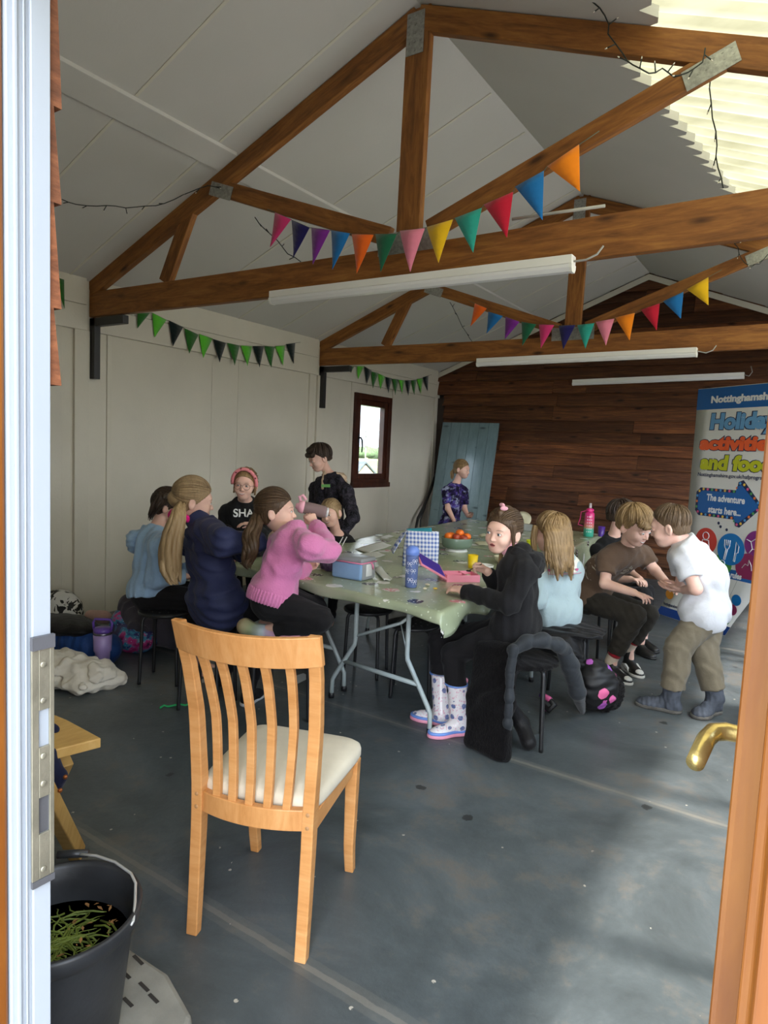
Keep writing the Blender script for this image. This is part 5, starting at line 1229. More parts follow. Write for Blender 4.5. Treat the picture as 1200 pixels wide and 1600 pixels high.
f.lay(Hfair, 'back', hr, 190, r0=.0048, thick=.010, hl=.008, knot=(0, -1, -.1), low=-.062, seed=3)
kn_ = at(284, 787, 2.52)
f.add('hair_pull', U([elli(f.L(0, -.09, .0), V(.05, .045, .05)), cone(f.L(0, -.09, .0), kn_, .042, .016)], .03), Hfair, .004)
f.strandtail('ponytail', Hblond, [kn_, at(278, 806, 2.46), at(270, 835, 2.44), at(266, 862, 2.43), at(267, 890, 2.43), at(272, 908, 2.43), at(278, 916, 2.43)], [.020, .040, .054, .060, .055, .040, .014], 30, 8, hr, .010)
k = MB(); k.tube([kn_+V(math.cos(a)*.019, math.sin(a)*.010, math.sin(a)*.006-.004) for a in np.linspace(0, 6.28, 14)[:-1]], .004, 6, closed=True); tag(k.build('hair_bobble', Mblack, hr), 'dark hair bobble')
for k in 'RL':
    up_, so_, o_, M_ = foot_sdf(J['an'+k], unit((J['to'+k]-J['an'+k])*V(1, 1, 0)), V(0, 0, 1), 1.0, max(.06, J['an'+k][2]), .20)
    sh_ = f.add('boot', U([up_, cut(cone(J['an'+k], J['kn'+k], .044, .05), J['an'+k]+(J['kn'+k]-J['an'+k])*.3, J['kn'+k]-J['an'+k])], .02), Mblk2, .006); solid('sole', so_, .005, plain('white_sole', (.6, .6, .6), .5), sh_)

# ---- girl with the pink headband and glasses, facing the doorway
pel = at(384, 872, 3.56); hf = hd_(-50)
J = dict(pel=pel, che=at(383, 797, 3.55), head=at(383, 758, 3.46), hk=1.02, shR=at(354, 802, 3.48), shL=at(412, 803, 3.66), elR=at(348, 836, 3.46), wrR=at(356, 828, 3.24), elL=at(414, 842, 3.50), wrL=at(396, 818, 3.30),
         knR=pel+hf*.28+V(-.08, 0, -.05), knL=pel+hf*.28+V(.08, .05, -.05), anR=pel+hf*.2+V(-.08, 0, -.40), anL=pel+hf*.2+V(.08, .05, -.40))
f = Figure('smiling girl with a pink headband and round glasses, black top with white letters', J, 1.0, -50, -52, (-58, 2, -4), eyes=(-.02, 0), face='smile', hairmat=Hlight, browc=Hbrow2, hres=.003,
           hands=dict(R=dict(d=V(.5, -.6, .1), n=V(.1, -.2, -1), curl=.7), L=dict(d=V(-.75, -.45, .02), n=V(.0, -.1, -1), curl=.35)))
f.bottoms('leggings', Mblk2, .012, 1.9); tp_ = f.top('sweatshirt', Mtee, .018, 1.90, .05, .014, .004, 31, neck=.048)
L = f.L
hr = f.cap(Hlight, .003, -.06, .008, extra=[f.lc((.072, -.01, .02), (.076, .0, -.06), .012, .006), f.lc((-.072, -.01, .02), (-.076, .0, -.06), .012, .006)])
f.lay(Hlight, 'back', hr, 120, r0=.0045, thick=.008, hl=.001, knot=(0, -1, .0), low=-.058, seed=4)
hb = MB(); hb.tube([L(.086*math.sin(a), .030+.012*math.cos(a)+.020*math.cos(a), .020+.098*math.cos(a)) for a in np.linspace(-1.75, 1.75, 28)], .0125, 8); 
hbm, t, b = base_mat('spotted_pink_band', .7); v = coords(t); vo = nn(t, 'ShaderNodeTexVoronoi', i_Scale=42.0); t.links.new(v, vo.inputs['Vector']); t.links.new(mix(t, math_(t, 'LESS_THAN', vo.outputs['Distance'], .28), '#e58a90', '#7a3340'), b.inputs['Base Color'])
tag(hb.build('headband', hbm, f.o), 'pink spotted headband')
gl_ = MB(); fy = .0995
for q in (-1, 1): gl_.tube([L(q*.032+.0235*math.cos(a), fy-.010*abs(math.cos(a)*.5+q*.5), -.002+.0215*math.sin(a)) for a in np.linspace(0, 6.283, 25)[:-1]], .0013, 6, closed=True); gl_.tube([L(q*.055, fy-.012, .004), L(q*.077, .04, .006), L(q*.083, -.012, .004)], .0013, 6)
gl_.tube([L(-.009, fy, .003), L(0, fy+.002, .006), L(.009, fy, .003)], .0013, 6)
tag(gl_.build('glasses', plain('dark_red_frame', (.06, .025, .02), .3, .3), f.o), 'round dark glasses')
FIGS['C'] = f; SHIRT = tp_

# ---- girl in the pink jumper kneeling on a stool, bottle to her mouth
J = dict(pel=at(424, 934, 2.58), che=at(452, 849, 2.66), head=at(433, 800, 2.70), hk=1.02, shR=at(484, 855, 2.56), shL=at(432, 842, 2.82), elR=at(514, 862, 2.70), wrR=at(492, 819, 2.86), elL=at(462, 893, 2.90), wrL=at(478, 889, 3.00),
         knR=at(500, 968, 2.62), knL=at(492, 950, 2.86), anR=at(408, 988, 2.52), anL=at(412, 975, 2.72))
f = Figure('girl in a pink jumper kneeling on a stool, drinking from a clear bottle', J, 1.02, 38, 48, (32, -4, 0), hairmat=Hbrown, browc=Hbrow, hres=.0036, slim=1.08,
           hands=dict(R=dict(d=V(-.62, .05, .72), n=V(-.6, .5, -.25), curl=.95, thumb=.8), L=dict(d=V(.7, .5, .35), n=V(.2, -.5, .8), curl=.6)))
f.bottoms('leggings', Mblk2, .014, 1.72, 0, .004, rise=.09)
Mpk = fabric('pink_knit', '#cf7aa8', .95, .06, 130, .45, .3)
f.top('jumper', Mpk, .021, 1.93, .015, .016, .006, 41, neck=.062, sl_e=.026, wl=.11)
A_ = f.axis
def ribbed(fn, c0, A, n=64, amp=.0022):
    X_ = unit(np.cross(A, V(.2, .9, .1))); Y_ = np.cross(A, X_); c0 = np.asarray(c0, F32); X_ = X_.astype(F32); Y_ = Y_.astype(F32)
    def g(P): return fn(P)-amp*np.sin(np.arctan2((P-c0)@X_, (P-c0)@Y_)*n)
    g.pts = fn.pts; return g
hb_ = U([f.torso(.021), cone(f.hp[-1]*.75+f.p*.25+A_*.03, f.hp[1]*.75+f.p*.25+A_*.03, .082*f.sc*f.slim+.040, .082*f.sc*f.slim+.040)], .03)
f.add('ribbed_hem', ribbed(cut(cut(hb_, f.p+A_*.045, A_), f.p-A_*.024, -A_), f.p, A_), Mpk, .004)
for k in 'RL':
    w0, u0 = J['wr'+k], unit(J['wr'+k]-J['el'+k]); f.add('ribbed_cuff', ribbed(cut(cut(cone(w0-u0*.10, w0+u0*.02, .046, .038), w0-u0*.014, u0), w0-u0*.065, -u0), w0, u0, 30, .0015), Mpk, .004)
hr = f.cap(Hbrown, .010, -.062, .011)
f.lay(Hbrown, 'back', hr, 180, thick=.011, hl=.008, knot=(0, -1, -.05), low=-.06, seed=5)
f.strandtail('ponytail', Hbrown, [f.L(0, -.10, -.01), at(400, 818, 2.58), at(391, 838, 2.53), at(393, 858, 2.50), at(386, 880, 2.50), at(390, 892, 2.50)], [.028, .036, .040, .038, .028, .010], 20, 12, hr, .016)
wb = MB(); wb_c = J['wrR']+unit(J['elR']-J['wrR'])*.012
ax_ = unit(J['wrR']-J['elR']); x_ = unit(np.cross(ax_, V(0, 0, 1))); y_ = np.cross(ax_, x_)
for a in np.linspace(0, 6.283, 17)[:-1]: wb.ell(wb_c+x_*.031*math.cos(a)+y_*.031*math.sin(a), .0058, None, 6)
tag(wb.build('bracelet', plain('pearl_bead', (.75, .72, .68), .25), f.o), 'white bead bracelet')
m, t, b = base_mat('rainbow_wellington', .3); v = coords(t); sp_ = nn(t, 'ShaderNodeSeparateXYZ'); t.links.new(v, sp_.inputs[0])
t.links.new(ramp(t, math_(t, 'ADD', math_(t, 'MULTIPLY', sp_.outputs[0], 2.2), math_(t, 'ADD', .5, math_(t, 'MULTIPLY', noise(t, v, 12), .15))), [(.15, '#b08a6a'), (.38, '#9aa27c'), (.55, '#a9b2b8'), (.68, '#c49ab8'), (.9, '#cf8ea6')]), b.inputs['Base Color']); Mrain = m
for k, (a_, b_, c_, d_) in dict(R=((473, 990, 2.60), (408, 988, 2.52), (383, 979, 2.50), (376, 990, 2.47)), L=((468, 980, 2.86), (412, 975, 2.74), (388, 970, 2.70), (382, 978, 2.66))).items():
    a_, b_, c_, d_ = at(*a_), at(*b_), at(*c_), at(*d_)
    bo = f.add('wellington_boot', cut(U([cone(b_, a_+(a_-b_)*.3, .040, .052), cone(b_, c_, .040, .036), elli(c_, (.045, .040, .045))], .02), a_, a_-b_), Mrain, .005)
    lp_ = MB(); u_ = unit(a_-b_); lp_.tube([a_+V(0, 0, .02)-u_*.01, a_+u_*.025+V(0, 0, .025), a_+u_*.03+V(0, 0, -.01), a_+u_*.01+V(0, 0, -.03)], .006, 7); tag(lp_.build('pull_loop', Mwpink, bo), 'pink pull loop')
    MB().ell(c_-u_*.012, (.034, .036, .042), None, 8).build('sole', plain('tan_sole', (.36, .24, .15), .7), bo)
FIGS['D'] = f

# ---- fair girl leaning low at the left side of the table
pel = at(522, 884, 4.25); hf = hd_(-62)
J = dict(pel=V(-3.46, 4.26, .56), che=at(520, 845, 4.30), head=at(517, 803, 4.18), hk=.98, shR=at(497, 850, 4.22), shL=at(543, 848, 4.40), elR=at(492, 868, 4.08), wrR=at(480, 862, 3.9), elL=at(546, 866, 4.28), wrL=at(528, 862, 4.05),
         knR=V(-3.30, 3.98, .5), knL=V(-3.16, 4.12, .5), anR=V(-3.3, 4.0, .12), anL=V(-3.16, 4.12, .12))
f = Figure('fair-haired girl in black leaning low, face part hidden by the clear bottle', J, .98, -55, -58, (-80, 8, 10), eyes=(0, -.1), face='smile', hairmat=Hfair, browc=Hbrow2, hres=.0036)
f.bottoms('leggings', Mblk2, .012, 1.9); f.top('sweatshirt', Mtee, .018, 1.93, .05, .012, .004, 51, neck=.05)
hr = f.cap(Hfair, .004, -.06, .008, extra=[f.lc((.070, .015, .03), (.074, .01, -.04), .012, .006), f.lc((-.070, .015, .03), (-.074, .01, -.04), .012, .006)])
f.lay(Hfair, 'back', hr, 120, r0=.0045, thick=.008, hl=.002, low=-.058, seed=6)
for du in (0, 6):
    st_ = MB(); a_, b_, c_ = [at(x, y, Y) for x, y, Y in ((536+du, 839, 4.22), (530+du, 850, 4.17), (524+du, 866, 4.13))]; st_.tube([a_, b_, c_], .004, 6); st_.build('white_stripe', plain('white_tape', (.7, .7, .68), .8), f.o)

# ---- boy standing by the wall in a dark patterned jacket
J = dict(pel=at(512, 858, 5.22), che=at(516, 755, 5.26), head=at(499, 717, 5.20), hk=1.06, shL=at(541, 768, 5.22), shR=at(494, 764, 5.36), elL=at(552, 808, 5.12), wrL=at(530, 842, 4.98), elR=at(490, 806, 5.2), wrR=at(497, 838, 5.02))
for q, k in ((-.085, 'L'), (.085, 'R')):
    J['kn'+k] = V(J['pel'][0]-q, J['pel'][1]-.02, .42); J['an'+k] = V(J['pel'][0]-q, J['pel'][1], .08); J['to'+k] = J['an'+k]+V(-.05, -.14, -.05)
f = Figure('boy with short dark hair standing against the white wall in a dark patterned jacket', J, 1.10, -90, -95, (-118, 22, 0), eyes=(0, -.2), hairmat=Hdark, browc=Hdark, hres=.004)
f.bottoms('trousers', Mblk2, .016, 1.9)
m, t, b = base_mat('dark_camo_cloth', .75, 0, .2); v = coords(t); n1 = noise(t, v, 24, 3, .5, 1.2)
t.links.new(ramp(t, n1, [(.42, '#101014'), (.47, '#33303a'), (.55, '#17171d'), (.60, '#3d3944')]), b.inputs['Base Color']); bump(t, b, noise(t, v, 20, 4), .4, .012); Mcamo = m
f.top('jacket', Mcamo, .026, 1.93, .06, .02, .006, 61, neck=.045, wl=.10)
Mbei = fabric('beige_fleece', '#b7a188', .95, .06)
f.hood(Mbei, .105, .105, -.01)
A_ = f.axis; pts = [f.c+f.sf*.05+A_*.06+f.sr*.03, f.c+f.sf*.085-A_*.02+f.sr*.015, f.c+f.sf*.105-A_*.10+f.sr*.005]
f.add('hood_front_edge', U([cone(pts[0], pts[1], .022, .02), cone(pts[1], pts[2], .02, .014)], .01), Mbei, .005)
lb = MB(); lc_ = at(509, 759, 5.07); lb.box(lc_, (.085, .012, .028), frame(c_r, (0, 0, 1))); tag(lb.build('name_label', plain('green_sticker', '#5f9a4c', .5), f.o), 'green name sticker')
hr = f.cap(Hdark, -.010, -.035, .016, extra=[f.lc((-.05, .07, .060), (.05, .072, .058), .024, .024), f.le((0, .03, .10), (.06, .06, .03))], strands=.002)
f.lay(Hdark, 'crown', hr, 160, r0=.006, thick=.019, hl=-.008, low=-.03, seed=7, fringe=.052)

# ---- girl in the galaxy t-shirt by the grey door
J = dict(pel=at(702, 824, 7.62), che=at(711, 765, 7.62), head=at(722, 734, 7.62), hk=1.0, shR=at(698, 768, 7.50), shL=at(724, 768, 7.76), elR=at(700, 795, 7.46), wrR=at(709, 813, 7.46), elL=at(726, 796, 7.78), wrL=at(731, 806, 7.72))
for q, k in ((-.08, 'R'), (.08, 'L')):
    J['kn'+k] = V(J['pel'][0]+.02, J['pel'][1]+q, .40); J['an'+k] = V(J['pel'][0], J['pel'][1]+q, .08); J['to'+k] = J['an'+k]+V(.13, 0, -.05)
f = Figure('girl in a purple galaxy t-shirt standing in front of the leaning grey door', J, 1.04, 5, 8, (2, 5, 0), hairmat=Hlight, browc=Hbrow, hres=.004, hands=dict(L=dict(d=V(.8, -.2, .1), n=V(.2, -.8, .3), curl=.4)))
m, t, b = base_mat('galaxy_print', .85, 0, .2); v = coords(t); n1 = noise(t, v, 11, 6, .65, .6); n2 = noise(t, coords(t, (1.7, 1.7, 1.7)), 9, 5, .6, .5)
t.links.new(mix(t, ramp(t, n2, [(.54, (0, 0, 0)), (.68, (1, 1, 1))]), ramp(t, n1, [(.38, '#0d0b18'), (.5, '#2b2050'), (.58, '#5a4796'), (.66, '#2d4f8e')]), '#a9b2cc'), b.inputs['Base Color'])
f.bottoms('trousers', fabric('pale_grey_jersey', '#a9a4ae', .9), .012, 1.9); f.top('t_shirt', m, .020, .72, .10, .022, .005, 71, neck=.046)
hr = f.cap(Hlight, .006, -.058, .009); f.strandtail('ponytail', Hlight, [f.L(0, -.10, .0), f.L(0, -.125, -.05), f.L(.0, -.12, -.11), f.L(0, -.115, -.15)], [.02, .028, .022, .006], 10, 4, hr)
f.lay(Hlight, 'back', hr, 110, thick=.009, hl=.004, low=-.055, seed=8)
MB().ell(f.L(0, -.105, -.01), (.018, .018, .014), None, 8).build('hair_bobble', plain('coral_bobble', '#d9766a', .7), hr)

# ---- long haired girl in the pale blue cardigan, seen from behind
J = dict(pel=at(868, 962, 4.03), che=at(868, 884, 4.03), head=at(860, 834, 3.98), hk=1.04, shL=at(839, 897, 3.90), shR=at(896, 893, 4.14), elL=at(838, 938, 3.82), wrL=at(812, 948, 3.98), elR=at(890, 938, 4.26), wrR=at(850, 930, 4.42))
pel = J['pel']; hf = hd_(150)
for q, k in ((-.08, 'L'), (.08, 'R')): J['kn'+k] = pel+hf*.30+V(.5*q, .86*q, -.02); J['an'+k] = pel+hf*.26+V(.5*q, .86*q, -.38)
f = Figure('girl with long loose brown hair in a pale blue cardigan, back to the camera', J, 1.0, 145, 138, (165, 10, 4), hairmat=Hlight, hres=.005, hands=dict(L=dict(curl=.5)))
f.bottoms('leggings', Mblk2, .016, 1.9)
Mpb = fabric('pale_blue_knit', '#9cadb0', .95, .05, 0, .4, .25)
f.top('cardigan', Mpb, .026, 1.93, .05, .022, .008, 81, neck=.045, wl=.11)
Mivory = fabric('ivory_yoke', '#d3d0c2', .95, .05)
A_ = f.axis; yk = wrinkle(cut(U([f.torso(.0285)], .03), f.c-A_*.075, -A_), .006, .12, 81); yk = cut(yk, f.c+A_*.055, A_)
yo = f.add('yoke', cut(cut(yk, f.shp[1]+f.sr*.02, f.sr), f.shp[-1]-f.sr*.02, -f.sr), Mivory, .0055, 'ivory yoke with small pink hearts')
hm = MB(); Mht = plain('pink_heart', '#b0527a', .9)
def heart(c, s_, X, Z, n):
    pts = []
    for a in np.linspace(0, 6.283, 25)[:-1]: pts.append(c+X*(16*math.sin(a)**3)*s_/16+Z*(13*math.cos(a)-5*math.cos(2*a)-2*math.cos(3*a)-math.cos(4*a))*s_/16)
    hm.prism(pts, n*.003)
bk = -f.sf
def onback(x, zoff): return f.c+f.sr*x-A_*zoff+bk*(math.sqrt(max(.0002, .1045**2-max(0, abs(x)-.055)**2)))
for x in (-.10, -.055, -.01, .04, .085): heart(onback(x, .052)+bk*.008, .0105 if x != -.01 else .008, f.sr, A_, bk)
hm.build('heart_motif', Mht, yo)['kind'] = 'stuff'
pt_ = MB(); pt_.tube([onback(x, .076)+bk*.010 for x in np.linspace(-.13, .13, 25)], .0028, 6); pt_.build('pink_piping', plain('pink_thread', '#c9929f', .9), yo)
hx = []
L = f.L
for k in range(9):
    a = math.pi*(.12+.095*k*1.02); x = -.088*math.cos(a); y = -.012-.088*math.sin(a)
    hx += f.locks([L(x*.7, y*.7, .07), L(x*1.02, y*1.0, .0), L(x*1.08, y*1.05, -.09), L(x*1.03, y*1.06-.006, -.165-.02*(k % 3)), L(x*.98, y*1.04-.012, -.20-.025*((k*7) % 4))], [.030, .030, .028, .020, .006])
hr = f.cap(Hlight, .004, -.08, .013, extra=hx, ex_k=.012, strands=.0012)
rr = random.Random(21); hm2 = MB()
for k in range(110):
    a = math.pi*rr.uniform(.05, .98); x, y = -math.cos(a), -math.sin(a); e_ = rr.uniform(-.27, -.17); r_ = rr.uniform(.108, .118)
    pts = [L(x*.03+rr.uniform(-.01, .01), -.02+y*.03, .122), L(x*.078, -.016+y*.090, .094), L(x*.095, -.016+y*.113, .03), L(x*(r_-.004), -.01+y*(r_+.004), -.06), L(x*(r_-.004)+rr.uniform(-.008, .008), -.012+y*(r_+.002), -.15), L(x*(r_-.014)+rr.uniform(-.014, .014), -.018+y*(r_-.006), e_)]
    t6 = np.linspace(0, 1, 6); tf = np.linspace(0, 1, 16); C6 = np.array(pts); hm2.tube([V(*[np.interp(q, t6, C6[:, c]) for c in range(3)]) for q in tf], [.0045*min(1, .4+q*4)*min(1, .12+(1-q)*3) for q in tf], 5)
hm2.build('hair_strands', Hlight, hr, origin=f.hc)
f.lay(Hlight, 'crown', hr, 170, r0=.006, thick=.016, hl=.0, low=-.06, seed=9)
f.strandtail('front_lock', Hlight, [L(-.075, .05, .05), L(-.088, .06, -.03), L(-.085, .06, -.13), L(-.08, .055, -.20)], [.016, .018, .014, .005], 8, 6, hr)

# ---- boy in the brown t-shirt leaning forward on a stool
J = dict(pel=at(922, 934, 4.86), che=at(972, 868, 4.82), head=at(992, 824, 4.72), hk=1.10, shR=at(949, 874, 4.68), shL=at(1005, 868, 4.98), elR=at(945, 912, 4.60), wrR=at(990, 926, 4.56), elL=at(1024, 892, 4.96), wrL=at(1042, 911, 4.82),
         knR=at(992, 962, 4.66), knL=at(1012, 960, 4.92), anR=at(957, 1028, 4.68), anL=at(985, 1008, 4.92), toR=at(990, 1050, 4.58), toL=at(1002, 1030, 4.80), bow=V(-.03, .0, .04))
f = Figure('grinning boy in a brown t-shirt leaning forward on a stool, black and white trainers', J, 1.08, -12, -22, (-22, 20, 4), eyes=(.1, -.3), face='grin', hairmat=Hlight, browc=Hbrow, hres=.003,
           hands=dict(R=dict(d=V(.95, -.15, -.10), n=V(.2, .1, -.9), curl=[.15, .5, .65, .7], thumb=.2), L=dict(d=V(.8, -.55, -.2), n=V(-.2, -.3, -.9), curl=.4)))
Mdk = fabric('dark_olive_twill', '#2c2822', .9, .1, 0, .35, .05); Mbrn = fabric('washed_brown_cotton', '#5d4a3c', .95, .08, 0, .35, .1)
f.bottoms('trousers', Mdk, .018, 1.86, .006, .0035, 92); sh_ = f.top('t_shirt', Mbrn, .022, .62, .03, .016, .0042, 91, neck=.062, wl=.10)
hr = f.cap(Hlight, -.012, -.028, .016, extra=[f.lc((-.052, .066, .058), (.052, .066, .058), .026, .026), f.lc((-.045, .088, .045), (.045, .088, .045), .014, .014), f.lc((.072, .02, .05), (.076, -.0, .01), .018, .012), f.lc((-.072, .02, .05), (-.076, -.0, .01), .018, .012)], strands=.003)
f.lay(Hlight, 'crown', hr, 260, r0=.0062, thick=.021, hl=-.010, low=-.025, seed=10, fringe=.045)
Mwt = plain('white_leather', (.62, .60, .55), .45, var=.06); Mbl = plain('black_leather', (.012, .012, .012), .4); Mred = fabric('red_sock', '#a3222c', .9); Mgs = fabric('cream_sock', '#c9b7a4', .9); Mtan = plain('worn_sole', (.40, .36, .28), .7)
def trainer(F_, J_, k, sc):
    an = J_['an'+k]; d = unit((J_['to'+k]-an)*V(1, 1, 0)); up = V(0, 0, 1); h_ = max(.06, an[2]); up_, so_, o_, M_ = foot_sdf(an, d, up, sc, h_/sc, .205)
    z0 = -h_/sc
    a_ = F_.add('trainer', up_, Mbl, .0045, 'black and white trainer')
    for q in (-1, 1):
        pn = MB(); pn.prism([o_(q*.036, y, z0+z) for y, z in ((-.02, .018), (.085, .018), (.070, .040), (.03, .058), (-.01, .050))], M_[:, 0]*q*.0130*sc); pn.build('side_panel', Mwt, a_)
        sw = MB(); sw.prism([o_(q*.0488, y, z0+z) for y, z in ((.072, .024), (.078, .028), (.062, .026), (.03, .034), (-.012, .050), (.02, .036), (.05, .022))], M_[:, 0]*q*.002*sc); sw.build('swoosh', Mbl, a_)
    tb_ = MB(); tb_.ell(o_(0, .128, z0+.028), V(.034, .044, .024)*sc, M_, 8); tb_.build('toe_box', Mwt, a_)
    ss = solid('sole', so_, .0045, Mwt, a_); 
    mb = MB(); 
    for i in range(4): mb.tube([o_(-.018, .045+.018*i, z0+.064-.009*i), o_(0, .048+.018*i, z0+.070-.009*i), o_(.018, .045+.018*i, z0+.064-.009*i)], .0032, 5)
    mb.build('laces', Mwt, a_)
    s_ = F_.J['kn'+k]-an; u_ = unit(s_); f1 = cut(cone(an-u_*.03, an+u_*.15, .039*sc, .043*sc), an+u_*.13, u_)
    so = F_.add('sock', f1, Mgs, .005); MB().tube([an+u_*.022, an+u_*.050], .0425*sc, 16).build('red_band', Mred, so)
for k in 'RL': trainer(f, J, k, 1.06)
FIGS['J'] = f; BROWN = sh_

# ---- dark haired boy in black behind him
J = dict(pel=at(930, 928, 5.62), che=at(955, 852, 5.60), head=at(972, 808, 5.55), hk=1.04, shR=at(935, 862, 5.46), shL=at(975, 856, 5.76), elR=at(952, 905, 5.40), wrR=at(985, 905, 5.32), elL=at(985, 895, 5.78), wrL=at(1000, 905, 5.6),
         knR=at(1004, 932, 5.42), knL=at(1008, 925, 5.62), anR=at(1000, 1000, 5.42), anL=at(1006, 985, 5.62), toR=at(1015, 1012, 5.36), toL=at(1020, 998, 5.56))
f = Figure('dark-haired boy in a black t-shirt, mostly hidden behind the boy in brown', J, 1.06, -8, -4, (30, 12, 0), hairmat=Hdark, browc=Hdark, hres=.005)
f.bottoms('trousers', Mblk2, .018, 1.9); f.top('t_shirt', Mtee, .02, .65, .05, .016, .005, 95)
hr = f.cap(Hdark, -.012, -.045, .014, extra=[f.lc((-.05, .066, .062), (.05, .066, .062), .024, .024)], strands=.002)
f.lay(Hdark, 'crown', hr, 130, r0=.006, thick=.016, hl=-.008, low=-.04, seed=11, fringe=.055)
for k in 'RL':
    up_, so_, o_, M_ = foot_sdf(J['an'+k], unit((J['to'+k]-J['an'+k])*V(1, 1, 0)), V(0, 0, 1), 1.0, max(.06, J['an'+k][2]), .20); sh_ = f.add('shoe', up_, Mbl, .006); solid('sole', so_, .006, Mbl, sh_)

# ---- boy in the white t-shirt bending forward
J = dict(pel=at(1104, 960, 4.42), che=at(1076, 866, 4.40), head=at(1046, 824, 4.36), hk=1.06, shL=at(1070, 873, 4.25), shR=at(1062, 868, 4.54), elL=at(1087, 920, 4.20), wrL=at(1069, 922, 4.36), elR=at(1066, 905, 4.64), wrR=at(1060, 918, 4.60),
         knL=at(1060, 1012, 4.28), anL=at(1050, 1080, 4.27), toL=at(1005, 1092, 4.26), knR=at(1100, 1018, 4.44), anR=at(1116, 1082, 4.42), toR=at(1097, 1106, 4.30), bow=V(.06, 0, .03))
f = Figure('boy in a white t-shirt and khaki trousers bending towards the seated boys', J, 1.10, 178, 176, (176, 14, -4), face='calm', hairmat=Hcrop, browc=Hbrow, hres=.0034,
           hands=dict(L=dict(d=V(-.75, .5, -.30), n=V(-.2, .3, .9), curl=.3, spread=.3), R=dict(d=V(-.85, .1, -.15), n=V(-.2, -.3, .9), curl=.35)))
Mwhite = fabric('white_cotton', (.56, .56, .58), .9, .02, 0, .4, .1); Mkh = fabric('khaki_cotton', '#6f6655', .9, .08, 0, .4, .1)
tr = f.bottoms('cargo_trousers', Mkh, .022, 1.93, .012, .0038, 98, rise=.03); f.top('t_shirt', Mwhite, .024, .66, .08, .024, .006, 97, neck=.056, wl=.13)
for a_, wz in (((1047, 1036, 4.21), .10),):
    c_ = at(*a_); g_ = cut(elli(c_, (.055, .055, wz*.55)), c_, V(0, 1, 0)); 
    pk = MB(); pk.ell(c_+V(0.004, .052, 0), (.044, .026, wz*.52), None, 8); pk.build('cargo_pocket', Mkh, tr)
hr = f.cap(Hcrop, -.004, -.044, .004, strands=.0006)
f.lay(Hcrop, 'crown', hr, 240, r0=.0032, thick=.006, hl=-.004, low=-.046, seed=12)
Mmud = plain('muddy_suede', (.052, .060, .078), .85, var=.35, sc=22); Mmuds = plain('muddy_sole', (.075, .070, .062), .9, var=.35, sc=25); Msk = fabric('black_sock', '#14151c', .9)
for k in 'RL':
    up_, so_, o_, M_ = foot_sdf(J['an'+k], unit((J['to'+k]-J['an'+k])*V(1, 1, 0)), V(0, 0, 1), 1.12, max(.07, J['an'+k][2])/1.12, .215, 1.12); u_ = unit(J['kn'+k]-J['an'+k])
    sh_ = f.add('ankle_boot', wrinkle(U([up_, cut(cone(J['an'+k]-u_*.03, J['an'+k]+u_*.10, .052, .052), J['an'+k]+u_*.05, u_)], .02), .003, .04, 3), Mmud, .005); solid('sole', so_, .005, Mmuds, sh_)
    MB().tube([J['an'+k], J['an'+k]+u_*.13], .047, 14).build('sock', Msk, f.o)
# ============================================================ THINGS ON THE TABLES
T0 = TH+.0078
tp = lambda x, y: fl(x, y, T0)
Mlb = fabric('powder_blue_canvas', '#7f9fc4', .8, .05, 0, .25); Mlg = plain('grey_vinyl', '#8d9094', .3, var=.08); Mzip = plain('pink_zip', '#d77a9c', .5)
def rbox(name, c, size, F, mat, parent, r=.02):
    o = MB().box((0, 0, 0), size).build(name, mat, bevel=r); o.modifiers['bevel'].segments = 4
    for p_ in o.data.polygons: p_.use_smooth = True
    o.parent = parent; o.matrix_local = Matrix.Translation(-abs_loc(parent)) @ m4(F, c); return o
a, b_, c_ = tp(517, 901), tp(564, 909), tp(586, 893); d = b_-a; F = frame(d); w_ = np.linalg.norm(d); dp = .155; ce = a+d/2+F[:, 1]*dp/2
lx = thing('lunch_bag', ce, 'powder blue insulated lunch bag with grey lid and pink zip', 'lunch bag')
rbox('bag_body', ce+V(0, 0, .052), (w_, dp, .104), F, Mlb, lx, .016); rbox('lid', ce+V(0, 0, .116), (w_+.004, dp+.004, .030), F, Mlg, lx, .013); rbox('grey_side_panel', ce+F[:, 0]*(w_/2-.001)+V(0, 0, .055), (.006, dp-.02, .10), F, Mlg, lx, .002)
rbox('care_patch', ce+F[:, 0]*(w_/2+.003)+V(0, 0, .058), (.004, .06, .07), F, plain('white_patch', '#c8c9c9', .6), lx, .001)
zp = MB(); hw, hd2 = w_/2+.002, dp/2+.002; zp.tube([ce+F[:, 0]*x+F[:, 1]*y+V(0, 0, .103) for x, y in ((-hw, hd2), (-hw, -hd2), (hw, -hd2), (hw, hd2))], .0042, 6); zp.tube([ce+F[:, 0]*hw+F[:, 1]*.02+V(0, 0, .10), ce+F[:, 0]*(hw+.012)+F[:, 1]*.02+V(0, 0, .09), ce+F[:, 0]*(hw+.010)+F[:, 1]*.03+V(0, 0, .062)], .005, 6); zp.build('zip', Mzip, lx)
# purple bag half hidden behind it
Mplum = plain('plum_vinyl', '#54405f', .3, var=.2); q = tp(506, 893)+V(.0, .06, .045)
pb_ = solid('snack_bag', wrinkle(U([elli(q, (.075, .06, .05)), elli(q+V(-.05, .05, .03), (.05, .04, .05))], .03), .005, .05, 3), .005, Mplum); tag(pb_, 'dark purple snack bag tucked behind the powder blue lunch bag', 'bag')
hm = MB(); heart(tp(502, 888)+V(0, -.005, .045), .014, c_r, V(0, 0, 1), V(0, -1, 0)); 
